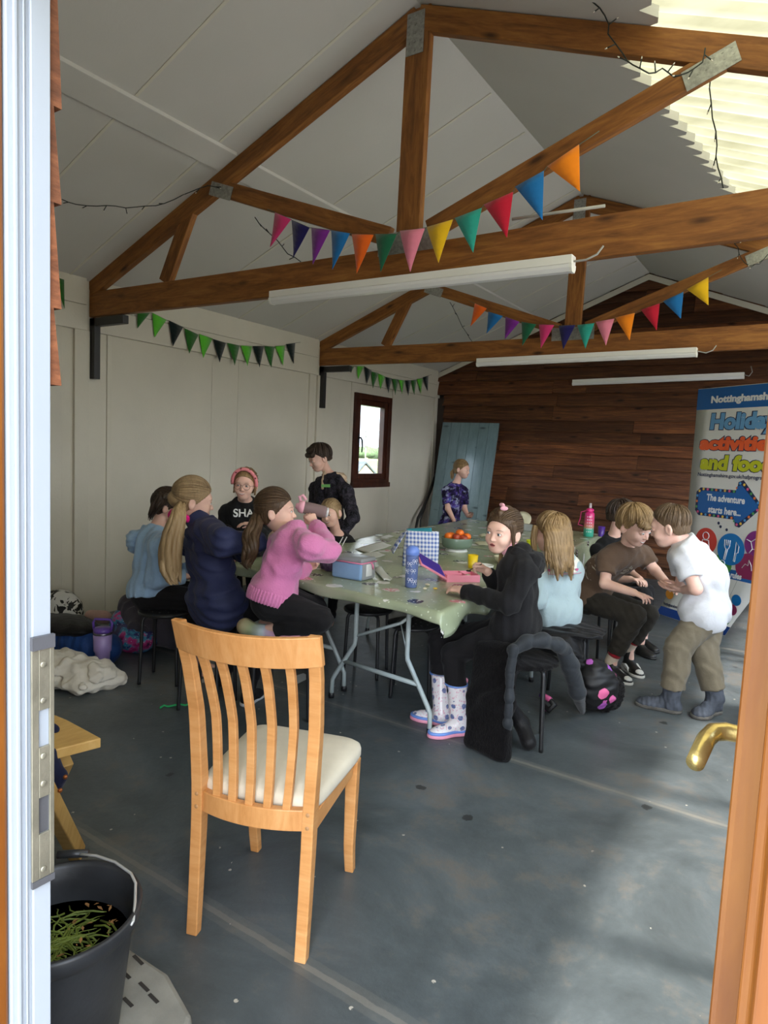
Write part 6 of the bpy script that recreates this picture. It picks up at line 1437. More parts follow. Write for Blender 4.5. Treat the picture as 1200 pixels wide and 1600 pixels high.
# gingham bag
m, t, b = base_mat('blue_gingham', .7); v = coords(t); sp = nn(t, 'ShaderNodeSeparateXYZ'); t.links.new(v, sp.inputs[0])
def chk(o_, s_): return math_(t, 'GREATER_THAN', math_(t, 'SINE', math_(t, 'MULTIPLY', o_, s_)), .0)
hx_ = math_(t, 'ADD', sp.outputs[0], sp.outputs[1]); g1 = chk(hx_, 190.); g2 = chk(sp.outputs[2], 230.)
t.links.new(mix(t, math_(t, 'MULTIPLY', math_(t, 'ADD', g1, g2), .5), '#dfe3ec', '#4a66ad'), b.inputs['Base Color']); Mging = m
A, B2, C2 = tp(622, 902), tp(681, 872), tp(650, 904); gd = fl(655, 885, T0)
gb = thing('lunch_bag', gd, 'blue and white gingham lunch bag standing open with its flap hanging', 'lunch bag')
Fg = frame(V(.62, .42, 0)); bl_, hh_ = .235, .235
gc = tp(656, 884)
o1 = MB()
def quadsheet(P00, P10, P01, P11, bulge, nrm, n=8):
    o1.grid(lambda u, v_: tuple((P00*(1-u)+P10*u)*(1-v_)+(P01*(1-u)+P11*u)*v_+nrm*bulge*math.sin(u*math.pi)*math.sin(v_*math.pi)), n, n)
FB = gc-Fg[:, 0]*bl_/2-Fg[:, 1]*.0; up = V(0, 0, hh_)
nf = -Fg[:, 1]
quadsheet(gc-Fg[:, 0]*.117-Fg[:, 1]*.04, gc+Fg[:, 0]*.117-Fg[:, 1]*.04, gc-Fg[:, 0]*.10-Fg[:, 1]*.012+up, gc+Fg[:, 0]*.115-Fg[:, 1]*.012+up, .012, nf)
quadsheet(gc-Fg[:, 0]*.117+Fg[:, 1]*.06, gc+Fg[:, 0]*.117+Fg[:, 1]*.06, gc-Fg[:, 0]*.10+Fg[:, 1]*.02+up, gc+Fg[:, 0]*.115+Fg[:, 1]*.02+up, .01, -nf)
quadsheet(gc-Fg[:, 0]*.117-Fg[:, 1]*.04, gc-Fg[:, 0]*.117+Fg[:, 1]*.06, gc-Fg[:, 0]*.10-Fg[:, 1]*.012+up, gc-Fg[:, 0]*.10+Fg[:, 1]*.02+up, .006, -Fg[:, 0])
quadsheet(gc+Fg[:, 0]*.117-Fg[:, 1]*.04, gc+Fg[:, 0]*.117+Fg[:, 1]*.06, gc+Fg[:, 0]*.115-Fg[:, 1]*.012+up, gc+Fg[:, 0]*.115+Fg[:, 1]*.02+up, .006, Fg[:, 0])
o1.build('bag_body', Mging, gb, solid=.003)
o1 = MB(); tl_ = gc-Fg[:, 0]*.10+up
quadsheet(tl_-Fg[:, 1]*.012, tl_+Fg[:, 1]*.06, tl_-Fg[:, 0]*.085-Fg[:, 1]*.04-V(0, 0, .155), tl_-Fg[:, 0]*.10+Fg[:, 1]*.05-V(0, 0, .14), .02, V(-.4, 0, .8)); o1.build('flap', Mging, gb, solid=.003)
o1 = MB(); quadsheet(tl_+V(0, 0, -.01), tl_+Fg[:, 0]*.17+V(0, 0, -.006), tl_+Fg[:, 1]*.05+V(0, 0, .006), tl_+Fg[:, 0]*.17+Fg[:, 1]*.05+V(0, 0, .02), .0, V(0, 0, 1)); tag(o1.build('lining', plain('teal_foil', '#2f8ea3', .35), gb, solid=.004), 'teal lining')
# blue bow bottle
p0 = tp(642, 917); wb_ = thing('water_bottle', p0, 'tall translucent blue water bottle with white bow print', 'water bottle')
m, t, b = base_mat('clear_blue_tritan', .08); b.inputs['Base Color'].default_value = hexc('#7f93cf'); b.inputs['Transmission Weight'].default_value = .55; b.inputs['IOR'].default_value = 1.15; Mtri = m
Mblid = plain('blue_plastic_lid', '#6d8bd8', .35, var=.04, bmp=.01)
MB().lathe([(1e-6, 0), (.032, 0), (.034, .006), (.036, .10), (.0375, .175), (.036, .183), (1e-6, .184)], p0, 28).build('bottle_body', Mtri, wb_)
MB().lathe([(.036, .183), (.0395, .185), (.0395, .212), (.034, .222), (.026, .232), (1e-6, .238)], p0, 28).build('lid', Mblid, wb_)
bp_ = MB(); Mprint = plain('white_print', '#dfe0ea', .5)
for (a0, z0) in ((-.35, .14), (.25, .10), (-.2, .05), (.5, .155), (.55, .04), (-.8, .10)):
    def cyl(dx, dz):
        r_ = .0378; a1 = a0+dx/r_; th_ = math.atan2(-p0[1], -p0[0]); return p0+V(r_*math.cos(th_+a1), r_*math.sin(th_+a1), z0+dz)
    bp_.tube([cyl(.015*math.sin(q), .007*math.sin(2*q)) for q in np.linspace(0, 6.283, 21)[:-1]], .0011, 5, closed=True); bp_.tube([cyl(0, 0), cyl(.006, -.012), cyl(.012, -.02)], .0011, 5); bp_.tube([cyl(0, 0), cyl(-.006, -.012), cyl(-.010, -.022)], .0011, 5)
bp_.build('bow_print', Mprint, wb_)['kind'] = 'stuff'
# pink bento box, purple-lined lid open
A, B2 = tp(679, 911), tp(745, 914); Fb = frame(B2-tp(684, 914)); bc_ = tp(714, 907)+V(0, .03, 0); Mbp = plain('pink_plastic', '#e98fa2', .35, var=.04, bmp=.01); Mbpur = plain('purple_silicone', '#4a36a0', .4, var=.05)
bx = thing('bento_box', bc_, 'open pink bento box with a purple-lined lid, by the bow bottle', 'lunch box')
W1, D1, H1 = .205, .15, .042; g_ = MB(); lo = lambda x, y, z: bc_+Fb[:, 0]*x+Fb[:, 1]*y+V(0, 0, z)
g_.box(lo(0, 0, .003), (W1, D1, .006), Fb)
for x, y, sx, sy_ in ((-W1/2, 0, .005, D1), (W1/2, 0, .005, D1), (0, -D1/2, W1, .005), (0, D1/2, W1, .005), (.02, 0, .004, D1), (-.045, .01, .13, .004)): g_.box(lo(x, y, H1/2), (sx, sy_, H1), Fb)
g_.build('tray', Mbp, bx, bevel=.001)
th = R_(32); up_ = unit(-Fb[:, 0]*math.cos(th)+V(0, 0, math.sin(th))); e1 = unit(Fb[:, 1]+V(0, 0, .38)); up_ = unit(up_-e1*(up_@e1)); nl = unit(np.cross(e1, up_)); FL_ = np.column_stack([up_, e1, nl])
lc = lo(-W1/2, 0, H1*.5+.022)+up_*.105
MB().box(lc, (.205, .160, .012), FL_).build('lid', Mbp, bx, bevel=.004)
nl2 = nl if nl@(CAM-lc) > 0 else -nl
tag(MB().box(lc+nl2*.0065, (.178, .134, .006), FL_).build('lid_liner', Mbpur, bx, bevel=.003), 'purple lid liner')
MB().box(lc+up_*.106, (.014, .05, .012), FL_).build('latch', Mbpur, bx, bevel=.002)
for k, (x, y, cc) in enumerate(((-.03, -.03, '#cfa66a'), (.06, .02, '#c9b6a0'), (.055, -.035, '#b5823f'))):
    MB().ell(lo(x, y, .018), (.024, .016, .014), Fb, 8).build('food_piece', plain('food_%d' % k, cc, .8, var=.3, sc=40), bx)
# fruit bowl with oranges and apples
pc = tp(713, 861); fb = thing('fruit_bowl', pc, 'sage green footed bowl holding oranges and apples', 'bowl')
Mg = plain('sage_glaze', '#6f8272', .22, var=.06, bmp=.02); Mw = plain('white_glaze', '#d8d8d2', .3, var=.03, bmp=.02)
MB().lathe([(1e-6, .020), (.075, .02), (.108, .034), (.120, .055), (.123, .105), (.121, .11), (.116, .105), (.112, .06), (.09, .036), (1e-6, .034)], pc, 40).build('bowl', Mg, fb)
MB().lathe([(1e-6, 0), (.088, 0), (.090, .004), (.078, .022), (1e-6, .022)], pc, 36).build('foot', Mw, fb)
Mor = plain('orange_peel', '#e8721a', .4, var=.12, sc=20, bmp=.3, bsc=300); Map = plain('red_apple', '#a8442a', .3, var=.45, sc=18)
fr = [(-.07, -.03, .118, 0, 'clementine at the left of the fruit bowl'), (-.01, -.05, .112, 1, 'red and yellow apple at the front of the fruit bowl'), (.02, .01, .142, 0, 'topmost clementine in the fruit bowl'), (.075, -.02, .118, 0, 'clementine at the right of the fruit bowl'), (.045, -.06, .105, 1, 'small dark apple wedged right of the front apple'), (-.04, .055, .112, 0, 'clementine at the back of the fruit bowl'), (.05, .06, .112, 1, 'apple at the back right of the fruit bowl')]
for x, y, z, kd, lab in fr:
    c1 = pc+V(*(c_r*x)[:2], 0)+V(c_f[0], c_f[1], 0)*y+V(0, 0, z)
    if kd == 0: o_ = MB().lathe([(1e-6, -.030), (.016, -.028), (.031, -.012), (.034, .003), (.028, .02), (.012, .029), (1e-6, .028)], c1, 20).build('clementine', Mor, origin=c1)
    else: o_ = MB().lathe([(1e-6, -.026), (.012, -.030), (.028, -.018), (.034, .004), (.028, .024), (.012, .031), (1e-6, .024)], c1, 20).build('apple', Map, origin=c1)
    tag(o_, lab, 'fruit', 'fruit in the sage bowl')
    MB().tube([c1+V(0, 0, .024), c1+V(.002, 0, .036 if kd else .030)], .0018, 5).build('stalk', Mpaint if False else plain('stalk_brown', '#4a3a1c', .8), o_)
# cups, bowls, papers
def cup(name, pc, r, h, mat, lab, cat='cup', grp=None):
    o_ = MB().lathe([(1e-6, 0), (r*.80, 0), (r*.82, .003), (r, h), (r*.95, h), (r*.76, .006), (1e-6, .006)], pc, 28).build(name, mat, origin=pc); return tag(o_, lab, cat, grp)
Myel = plain('yellow_plastic', '#e0bd12', .35, var=.05, bmp=.01); Mlime = plain('lime_plastic', '#c6d21c', .35, var=.05, bmp=.01); Mpurc = plain('purple_plastic', '#4b2a86', .35, bmp=.01)
cup('cup', tp(738, 887), .036, .088, Myel, 'bright yellow plastic cup beside the white bowl', grp='plastic cups'); cup('cup', tp(829, 862), .040, .095, Mlime, 'lime yellow plastic cup behind the girl in the black hoodie', grp='plastic cups'); cup('cup', tp(939, 838), .036, .10, Mpurc, 'purple plastic cup beside the tall pink bottle', grp='plastic cups')
Mcb = plain('cream_bowl', '#d9d4b8', .35, var=.03, bmp=.01)
def bowl(pc, r, h, mat, lab):
    o_ = MB().lathe([(1e-6, 0), (r*.5, 0), (r*.55, .004), (r*.86, h*.5), (r, h), (r*.96, h), (r*.8, h*.5), (r*.5, .010), (1e-6, .009)], pc, 36).build('bowl', mat, origin=pc); return tag(o_, lab, 'bowl', 'small bowls')
bowl(tp(757, 893), .060, .045, Mw, 'white bowl at the hand of the girl in the black hoodie'); bowl(tp(787, 880), .072, .05, Mcb, 'cream bowl just left of the black hoodie')
o_ = MB().lathe([(1e-6, 0), (.06, 0), (.10, .014), (.103, .017), (.06, .006), (1e-6, .005)], (0, 0, 0), 32).build('plate', Mcb, loc=tp(815, 822)+V(0, 0, .07), rot=(R_(50), R_(20), 0)); tag(o_, 'cream plate tilted up against a clear carton behind the long-haired girl', 'plate')
q = tp(822, 829); o_ = rbox('carton', q+V(0, .02, .035), (.12, .10, .07), rotz(.4), plain('clear_grey_tray', '#8e918f', .2, var=.1), None, .01) if False else MB().box((0, 0, .035), (.13, .10, .07)).build('carton', plain('clear_grey_tray', '#8e918f', .2, var=.1), loc=q, rot=(0, 0, .4), bevel=.008); tag(o_, 'grey clear food carton behind the long-haired girl', 'carton')
Mpap = plain('white_paper', '#d4d6d2', .75, var=.03, bmp=.05); Mcrm = plain('cream_paper', '#c9c6a6', .75, var=.03)
def sheet(pts, mat, lab, z=None, curl=.008):
    P = [fl(x, y, T0+.0016) for x, y in pts] if z is None else [fl(x, y, z) for x, y in pts]; mb = MB()
    mb.grid(lambda u, v_: tuple((P[0]*(1-u)+P[1]*u)*(1-v_)+(P[3]*(1-u)+P[2]*u)*v_+V(0, 0, curl*(abs(math.sin(u*2.6+v_*1.3))))), 8, 8); c0 = sum(P)/4
    o = mb.build('paper_sheet', mat, origin=c0, solid=.0006); return tag(o, lab, 'paper', 'loose sheets of paper')
sheet([(555, 858), (598, 847), (612, 853), (575, 866)], Mpap, 'white paper sheet lying left of the gingham bag')
sheet([(548, 870), (590, 862), (603, 868), (566, 878)], Mpap, 'white paper sheet between the gingham bag and the powder blue lunch bag')
sheet([(584, 890), (596, 887), (613, 907), (600, 910)], Mpap, 'crumpled white sheet right of the powder blue lunch bag', None, .014)
sheet([(592, 840), (608, 836), (616, 838), (603, 842)], Mpap, 'small white sheet at the far left table edge', None, .004)
sheet([(740, 847), (764, 847), (768, 852), (748, 853)], Mcrm, 'cream sheet right of the fruit bowl')
sheet([(747, 836), (758, 834), (762, 837), (752, 840)], Mcrm, 'small cream sheet behind the black hoodie girl on the far table')
for k, (x, y) in enumerate(((668, 915), (680, 921), (664, 921))):
    c1 = tp(x, y); o_ = MB().ell(c1+V(0, 0, .006), (.016-.003*k, .012, .006), rotz(k), 8).build('crisp', plain('crisp_yellow' if k == 1 else 'crumb_cream', '#d8b24a' if k == 1 else '#cfc6a8', .7, var=.25, sc=40), origin=c1); tag(o_, ['pale crumb beside the bow bottle', 'yellow crisp below the pink bento box', 'small pale crumb left of the yellow crisp'][k], 'food', 'food bits on the cloth')
# tall pink to teal bottle
p0 = tp(919, 838); tb_ = thing('water_bottle', p0, 'tall bottle fading from pink to teal on the far table', 'water bottle')
m, t, b = base_mat('ombre_bottle', .3); v = coords(t); sp = nn(t, 'ShaderNodeSeparateXYZ'); t.links.new(v, sp.inputs[0]); t.links.new(ramp(t, math_(t, 'MULTIPLY', sp.outputs[2], 4.2), [(.05, '#3aa58f'), (.3, '#55b59b'), (.42, '#d98a70'), (.6, '#d8607c'), (.95, '#d42f7e')]), b.inputs['Base Color'])
MB().lathe([(1e-6, 0), (.046, 0), (.05, .006), (.048, .20), (.046, .235), (.030, .25), (1e-6, .252)], p0, 28).build('bottle_body', m, tb_, origin=p0)
Mhp = plain('bright_pink_plastic', '#d62f7c', .35); MB().lathe([(.036, .25), (.038, .252), (.036, .275), (.02, .285), (1e-6, .286)], p0, 24).build('lid', Mhp, tb_); MB().lathe([(.014, .286), (.014, .30), (.012, .335), (1e-6, .337)], p0, 16).build('spout', plain('clear_plastic', '#b9aeb0', .15), tb_)
s_ = MB(); s_.tube([p0+V(-.03, 0, .26), p0+V(-.085, -.01, .24), p0+V(-.09, -.01, .17), p0+V(-.11, 0, .11), p0+V(-.06, .0, .10)], .005, 6); s_.build('strap', Mhp, tb_)
mk = MB(); th_ = math.atan2(-p0[1], -p0[0])
for i in range(6):
    for j in (-.35, .05, .45): mk.box(p0+V(.0492*math.cos(th_+j), .0492*math.sin(th_+j), .05+.03*i), (.002, .010, .008), rotz(th_+j))
mk.build('time_marks', Mprint, tb_)['kind'] = 'stuff'
# clear bottle at the mouth of the girl in pink
m, t, b = base_mat('clear_bottle_plastic', .1); b.inputs['Base Color'].default_value = hexc('#b99c9c'); b.inputs['Transmission Weight'].default_value = .6; b.inputs['IOR'].default_value = 1.12; Mclr = m
a, b_ = at(462, 790, 2.86), at(512, 801, 2.98); d = unit(b_-a); Fz = frame(d); Ms = np.column_stack([Fz[:, 1], Fz[:, 2], Fz[:, 0]]); Lb = np.linalg.norm(b_-a)
cb_ = thing('drinks_bottle', a, 'clear drinking bottle with pink cap held to the mouth of the girl in pink', 'water bottle')
MB().lathe([(.020, .02), (.034, .05), (.036, .07), (.036, Lb-.03), (.033, Lb-.012), (.02, Lb-.008), (1e-6, Lb-.010)], a, 24, Ms).build('bottle_body', Mclr, cb_)
MB().lathe([(1e-6, 0), (.014, 0), (.018, .012), (.030, .018), (.036, .03), (.036, .048)], a, 24, Ms).build('cap', Mrose, cb_)
s_ = MB(); s_.tube([a+d*.03+V(0, 0, .03), a+d*.02+V(0, 0, .055), a+d*.04+V(0, 0, .068), a+d*.06+V(0, 0, .045)], .009, 8); s_.build('carry_loop', Mrose, cb_)
MB().lathe([(1e-6, Lb-.012), (.026, Lb-.010), (.030, Lb-.001), (.020, Lb+.004), (1e-6, Lb+.003)], a, 24, Ms).build('base_cap', plain('white_sparkle', '#d2d2d4', .3, var=.3, sc=70), cb_)
# spoon in the hand of the girl in the black hoodie
s_ = MB(); w_ = JH['wrR']; sp0 = w_+V(-.075, -.03, .012); s_.tube([sp0+V(.05, .0, .03), sp0, sp0+V(-.03, .02, -.018)], .0028, 6); s_.ell(sp0+V(-.04, .026, -.024), (.016, .011, .005), None, 8); tag(s_.build('spoon', plain('spoon_steel', '#55565a', .25, .9), origin=sp0), 'metal spoon held by the girl in the black hoodie', 'spoon')

# ============================================================ COATS AND BAGS
m, t, b = base_mat('black_fur', .95, 0, .1); v = coords(t, (60, 60, 14)); t.links.new(ramp(t, noise(t, v, 2, 3), [(.3, '#070607'), (.7, '#151314')]), b.inputs['Base Color']); bump(t, b, noise(t, coords(t, (1, 1, .4)), 170, 3), .8, .01); b.inputs['Sheen Weight'].default_value = .05; Mfur = m
Mpuf = fabric('charcoal_quilt', '#2a2d31', .6, .1, 0, .35, .1); Mjkt = fabric('black_nylon', '#141314', .5, .1, 0, .45, .05)
top_ = [V(-1.30, 3.09, .45), V(-1.22, 3.07, .455), V(-1.14, 3.06, .455)]
ft = fl(735, 1158, .03); fr_ = fl(788, 1180, .03)
pan = []
for k in range(7):
    u = k/6; tpp = at(752+48*u, 1012+4*u, 3.10); bt_ = ft*(1-u)+fr_*u; md = (tpp+bt_)/2+V(0, -.02+.006*math.sin(u*9), 0)
    pan += [cone(tpp, md, .030, .032), cone(md, bt_, .032, .030)]
st_c = V(-1.22, 3.28, .0)
fu = U(pan+[elli(st_c+V(.0, -.05, .462), (.20, .18, .030)), elli(st_c+V(-.10, -.10, .44), (.14, .10, .045))], .04)
ct = thing('coat', st_c+V(0, -.2, 0), 'black furry coat with padded charcoal edges draped over the front stool', 'coat')
solid('fur_lining', wrinkle(fu, .005, .09, 6), .007, Mfur, ct)
def chain(pts, rs, k=.02): return U([cone(a_, b2, r1, r2) for a_, b2, r1, r2 in zip(pts, pts[1:], rs, rs[1:])], k)
def quilted(f, d, pitch, amp=.005):
    d = np.asarray(d, F32)
    def g(P): return f(P)+amp*(1-np.abs(np.sin((P@d)*np.pi/pitch)))**3
    g.pts = f.pts; return g
e1 = [at(803, 1014, 3.02), at(797, 1050, 3.01), at(796, 1090, 3.0), at(793, 1130, 3.0), fl(792, 1172, .03)]
solid('padded_edge', quilted(chain(e1, [.026, .022, .022, .022, .024]), (0, 0, 1), .075), .006, Mpuf, ct)
e2 = [at(801, 1016, 3.03), at(822, 1003, 3.08), at(848, 1000, 3.14), at(872, 1008, 3.24), at(884, 1016, 3.3)]
solid('padded_hem', quilted(chain(e2, [.030, .034, .036, .036, .034]), (1, .3, 0), .09), .006, Mpuf, ct)
e3 = [at(880, 1014, 3.3), at(891, 1040, 3.36), at(902, 1080, 3.44), fl(910, 1112, .05)]
solid('sleeve', quilted(chain(e3, [.040, .046, .044, .018]), (0, .2, 1), .10, .004), .006, Mpuf, ct)
e4 = [at(795, 1100, 3.2), at(815, 1130, 3.25), fl(826, 1160, .04)]
solid('inner_sleeve', chain(e4, [.035, .04, .04]), .007, Mjkt, ct)
s2c = V(-1.22, 4.04, 0)
fj = U([elli(s2c+V(0, -.03, .462), (.23, .20, .030)), elli(at(868, 1004, 3.86), (.15, .08, .07)), elli(at(893, 1015, 3.92), (.07, .09, .12)), elli(at(843, 1008, 3.84), (.07, .06, .09)), cone(at(880, 1010, 3.84), at(905, 1042, 3.84), .06, .05)], .04)
jk = solid('jacket', wrinkle(fj, .008, .08, 9), .006, Mjkt, None, s2c); tag(jk, 'crumpled black jacket slung over the stool under the long-haired girl', 'jacket')
m, t, b = base_mat('black_floral_print', .6); v = coords(t); vo = nn(t, 'ShaderNodeTexVoronoi', i_Scale=13.0); t.links.new(v, vo.inputs['Vector']); n1 = noise(t, v, 30, 2); sc_ = nn(t, 'ShaderNodeSeparateColor'); t.links.new(vo.outputs['Color'], sc_.inputs[0])
t.links.new(mix(t, math_(t, 'MULTIPLY', math_(t, 'LESS_THAN', math_(t, 'ADD', vo.outputs['Distance'], math_(t, 'MULTIPLY', n1, .3)), .60), math_(t, 'GREATER_THAN', sc_.outputs[0], .45)), '#0a090c', mix(t, sc_.outputs[1], '#5b3fae', '#d0608e')), b.inputs['Base Color']); Mflor = m
bpk = thing('backpack', fl(925, 1100), 'black backpack with pink and purple flowers on the floor behind the draped coat', 'bag')
q = at(925, 1068, 3.86); solid('bag_body', wrinkle(U([elli(q, (.10, .10, .15)), elli(q+V(.02, .05, -.02), (.12, .10, .14))], .03), .005, .07, 4), .006, Mflor, bpk)
q2 = at(934, 1072, 3.96); solid('fur_trim', wrinkle(U([elli(q2+V(.03, .02, -.02), (.12, .10, .13))], .02), .006, .03, 5), .006, Mfur, bpk)
s_ = MB(); s_.tube([at(846, 1086, 3.8), at(858, 1092, 3.76), at(866, 1102, 3.74), at(858, 1110, 3.72), at(848, 1102, 3.74)], .018, 8); s_.tube([at(833, 990, 3.78), at(838, 1003, 3.76)], .016, 8); s_.build('strap', Mflor, bpk)
# left pile by the wall
Mcpuf = fabric('cream_puffer', '#ddd4c4', .6, .05, 0, .4, .1)
q = fl(125, 1075, 0); g_ = U([elli(q+V(-.14, .02, .09), (.20, .14, .09)), elli(q+V(.04, .08, .07), (.14, .12, .08)), elli(q+V(-.24, -.06, .08), (.20, .16, .09)), cone(q+V(.06, .04, .06), q+V(.16, .16, .05), .06, .045), elli(q+V(.0, -.05, .045), (.16, .08, .05))], .05)
cj = solid('puffer_jacket', wrinkle(wrinkle(quilted(g_, (.62, -.2, .75), .075, .020), .014, .15, 14), .004, .045, 15), .006, Mcpuf, None, q); tag(cj, 'cream puffer jacket heaped on the floor behind the door frame', 'jacket')
Mblue = fabric('royal_blue_nylon', '#1f3f78', .6, .1, 0, .4, .05)
q = fl(112, 1040, 0)+V(-.15, .12, 0); bj = thing('backpack', q, 'royal blue bag with a black flap between the cream jacket and the purple tumbler', 'bag')
solid('bag_body', wrinkle(U([elli(q+V(0, 0, .12), (.30, .17, .14)), elli(q+V(.2, .06, .09), (.16, .13, .11))], .05), .006, .10, 3), .007, Mblue, bj)
solid('flap', wrinkle(U([elli(q+V(-.04, -.03, .22), (.27, .16, .06))], .02), .005, .12, 8), .007, Mjkt, bj)
m, t, b = base_mat('black_white_splash', .6); v = coords(t); t.links.new(ramp(t, noise(t, v, 15, 3, .5, .8), [(.505, '#d8d8d6'), (.515, '#131313')]), b.inputs['Base Color'])
q = fl(92, 986, 0)+V(-.02, .03, 0); bw_ = solid('backpack', wrinkle(U([elli(q+V(0, 0, .15), (.22, .13, .17))], .02), .004, .1, 2), .007, m, None, q); tag(bw_, 'black and white patterned bag against the white wall', 'bag')
sheet([(118, 984), (135, 964), (140, 962), (126, 990)], Mpap, 'white paper leaning beside the black and white bag', .10, .0) if False else None
m, t, b = base_mat('galaxy_nylon', .5); v = coords(t); n1 = noise(t, v, 7, 5, .6, .8); sp2 = nn(t, 'ShaderNodeTexVoronoi', i_Scale=45.0); t.links.new(v, sp2.inputs['Vector'])
t.links.new(mix(t, math_(t, 'LESS_THAN', sp2.outputs['Distance'], .14), ramp(t, n1, [(.3, '#14132a'), (.45, '#2c2a6e'), (.52, '#2f8fae'), (.58, '#c0327e'), (.7, '#1b1838')]), '#cfd4e8'), b.inputs['Base Color']); Mgal = m
q = fl(200, 1022, 0)+V(-.06, .10, 0); gp = solid('backpack', wrinkle(U([elli(q+V(0, 0, .09), (.19, .14, .11)), elli(q+V(-.16, .02, .15), (.10, .10, .12))], .05), .004, .1, 6), .006, Mgal, None, q); tag(gp, 'galaxy print backpack under the grey coat', 'bag')
Mgc = fabric('dark_grey_cotton', '#46424a', .9, .1, 0, .45)
q3 = fl(222, 1010, 0)+V(-.02, .10, 0); gc_ = solid('coat', wrinkle(U([elli(q3+V(-.06, -.02, .27), (.19, .15, .09)), elli(q3+V(.10, -.02, .17), (.16, .14, .16)), cone(q3+V(-.12, -.10, .27), q3+V(.10, -.17, .15), .085, .085), elli(q3+V(.2, .02, .07), (.12, .10, .07))], .05), .010, .11, 7), .006, Mgc, None, q3); tag(gc_, 'dark grey coat thrown over the galaxy print backpack', 'coat')
q4 = fl(262, 1002, 0)+V(-.1, .25, 0); Mdb = fabric('denim_blue', '#2f5f8e', .8); sb = thing('shoulder_bag', q4, 'blue fabric bag with a looped handle by the wall, behind the light blue hoodie girl', 'bag')
solid('bag_body', wrinkle(elli(q4+V(0, 0, .10), (.18, .10, .11)), .005, .09, 2), .007, Mdb, sb); s_ = MB(); s_.tube([q4+V(-.16, 0, .17), q4+V(-.08, -.01, .26), q4+V(.06, -.01, .27), q4+V(.16, 0, .17)], .010, 7); s_.build('handle', Mdb, sb)
q5 = fl(140, 1000, 0)+V(0, .06, 0); cs_ = solid('sandal', U([cone(q5+V(-.08, 0, .16), q5+V(.06, .02, .17), .045, .05), elli(q5+V(.10, .02, .17), (.04, .035, .04))], .02), .006, fabric('dusty_pink_suede', '#b59388', .9), None, q5); cs_.name = 'cloth_bundle'; tag(cs_, 'dusty pink soft bundle between the black and white bag and the tumbler', 'bundle')
p0 = fl(160, 1046); tm = thing('tumbler', p0, 'lilac handled tumbler with a purple lid standing on the floor', 'tumbler')
Ml = plain('lilac_steel', '#a58fc4', .35, var=.03, bmp=.01); Mlp = plain('purple_lid', '#6a4aa6', .35, bmp=.01)
MB().lathe([(.040, .045), (.044, .055), (.047, .115), (.055, .13), (.058, .245), (1e-6, .245)], p0, 32).build('body', Ml, tm); MB().lathe([(1e-6, 0), (.036, 0), (.039, .006), (.042, .05), (1e-6, .05)], p0, 32).build('base', plain('plum_base', '#5a2a66', .4), tm)
MB().lathe([(.0585, .238), (.0585, .252), (1e-6, .2525)], p0, 32).build('steel_band', plain('steel_band', '#9a98a2', .25, .9), tm); MB().lathe([(.057, .252), (.057, .268), (.050, .280), (1e-6, .282)], p0, 32).build('lid', Mlp, tm)
s_ = MB(); x_ = V(c_r[0], c_r[1], 0); s_.tube([p0-x_*.056+V(0, 0, .265), p0-x_*.062+V(0, 0, .31), p0-x_*.050+V(0, 0, .335), p0+x_*.050+V(0, 0, .335), p0+x_*.062+V(0, 0, .31), p0+x_*.056+V(0, 0, .265)], .0085, 8); s_.build('handle', Mlp, tm)
# navy coat with copper buttons on the pine table end
cz = fl(96, 1190, .30); nc = thing('coat', fl(70, 1200, .0), 'navy coat with copper buttons hanging off the pine table end', 'coat')
pl_ = [fl(60, 1118, .495), fl(98, 1132, .485), fl(104, 1146, .47)]
solid('coat_body', wrinkle(U([cone(fl(45, 1130, .50), fl(88, 1140, .478), .025, .014), cone(fl(80, 1178, .455), fl(92, 1215, .36), .020, .022), cone(fl(60, 1180, .45), fl(70, 1230, .32), .04, .05), cone(fl(92, 1213, .365), fl(88, 1232, .33), .022, .014)], .02), .003, .05, 3), .004, fabric('navy_wool', '#1b1e38', .9), nc)
Mcop = plain('copper_button', '#b06a3c', .35, .7)
for x, y in ((102, 1214), (94, 1235)):
    c1 = fl(x, y, .39); MB().ell(c1, .0075, None, 8).build('button', Mcop, nc)

# ============================================================ PULL-UP BANNER
w3 = unit(V(.656, -.476, 0)); TL = V(-1.04, 7.0, 0); NB = -np.cross(w3, V(0, 0, 1)); NB = NB if NB@V(0, -1, 0) > 0 else -NB; ZT = 2.235; BW = .83
def bsh(z): return -.19*max(0, (.60-z)/.60)**1.25
def bpt(u, z, off=0.): return TL+w3*(u+bsh(z))+V(0, 0, z)+NB*(off+.10*max(0, (.6-z)/.6)**1.5)
bn = thing('banner', bpt(.4, 0), 'tall white and blue pull-up banner standing in front of the brown wall at the right', 'banner')
m, t, b = base_mat('banner_vinyl', .35); b.inputs['Base Color'].default_value = (.62, .62, .60, 1); Mvin = m
def zone(name, u0, u1, z0, z1, mat, off, par=None, nz=16):
    mb = MB(); mb.grid(lambda i, j: tuple(bpt(u0+((u1 if u1 < BW else BW+.15*min(1, max(0, (z0+(z1-z0)*j-.15)/.9)))-u0)*i, z0+(z1-z0)*j, off)), 6, nz); return mb.build(name, mat, par or bn, solid=.0015 if off == 0 else 0)
zone('banner_sheet', 0, BW, .0, ZT, Mvin, 0, None, 40)
Mbb = plain('banner_blue', '#14589c', .4, var=.03, bmp=0); zone('blue_header', 0, BW, 2.035, ZT-.004, Mbb, .002); zone('blue_band', 0, BW, .50, .585, Mbb, .002); zone('blue_footer', 0, BW, .004, .085, plain('banner_deep_blue', '#123c86', .4, bmp=0), .002)
Mink = lambda n, c_: plain('ink_'+n, c_, .45, var=.03, bmp=0)
Fb3 = np.column_stack([w3, V(0, 0, 1), np.cross(w3, V(0, 0, 1))]); Fb3[:, 2] = NB if NB@Fb3[:, 2] > 0 else Fb3[:, 2]
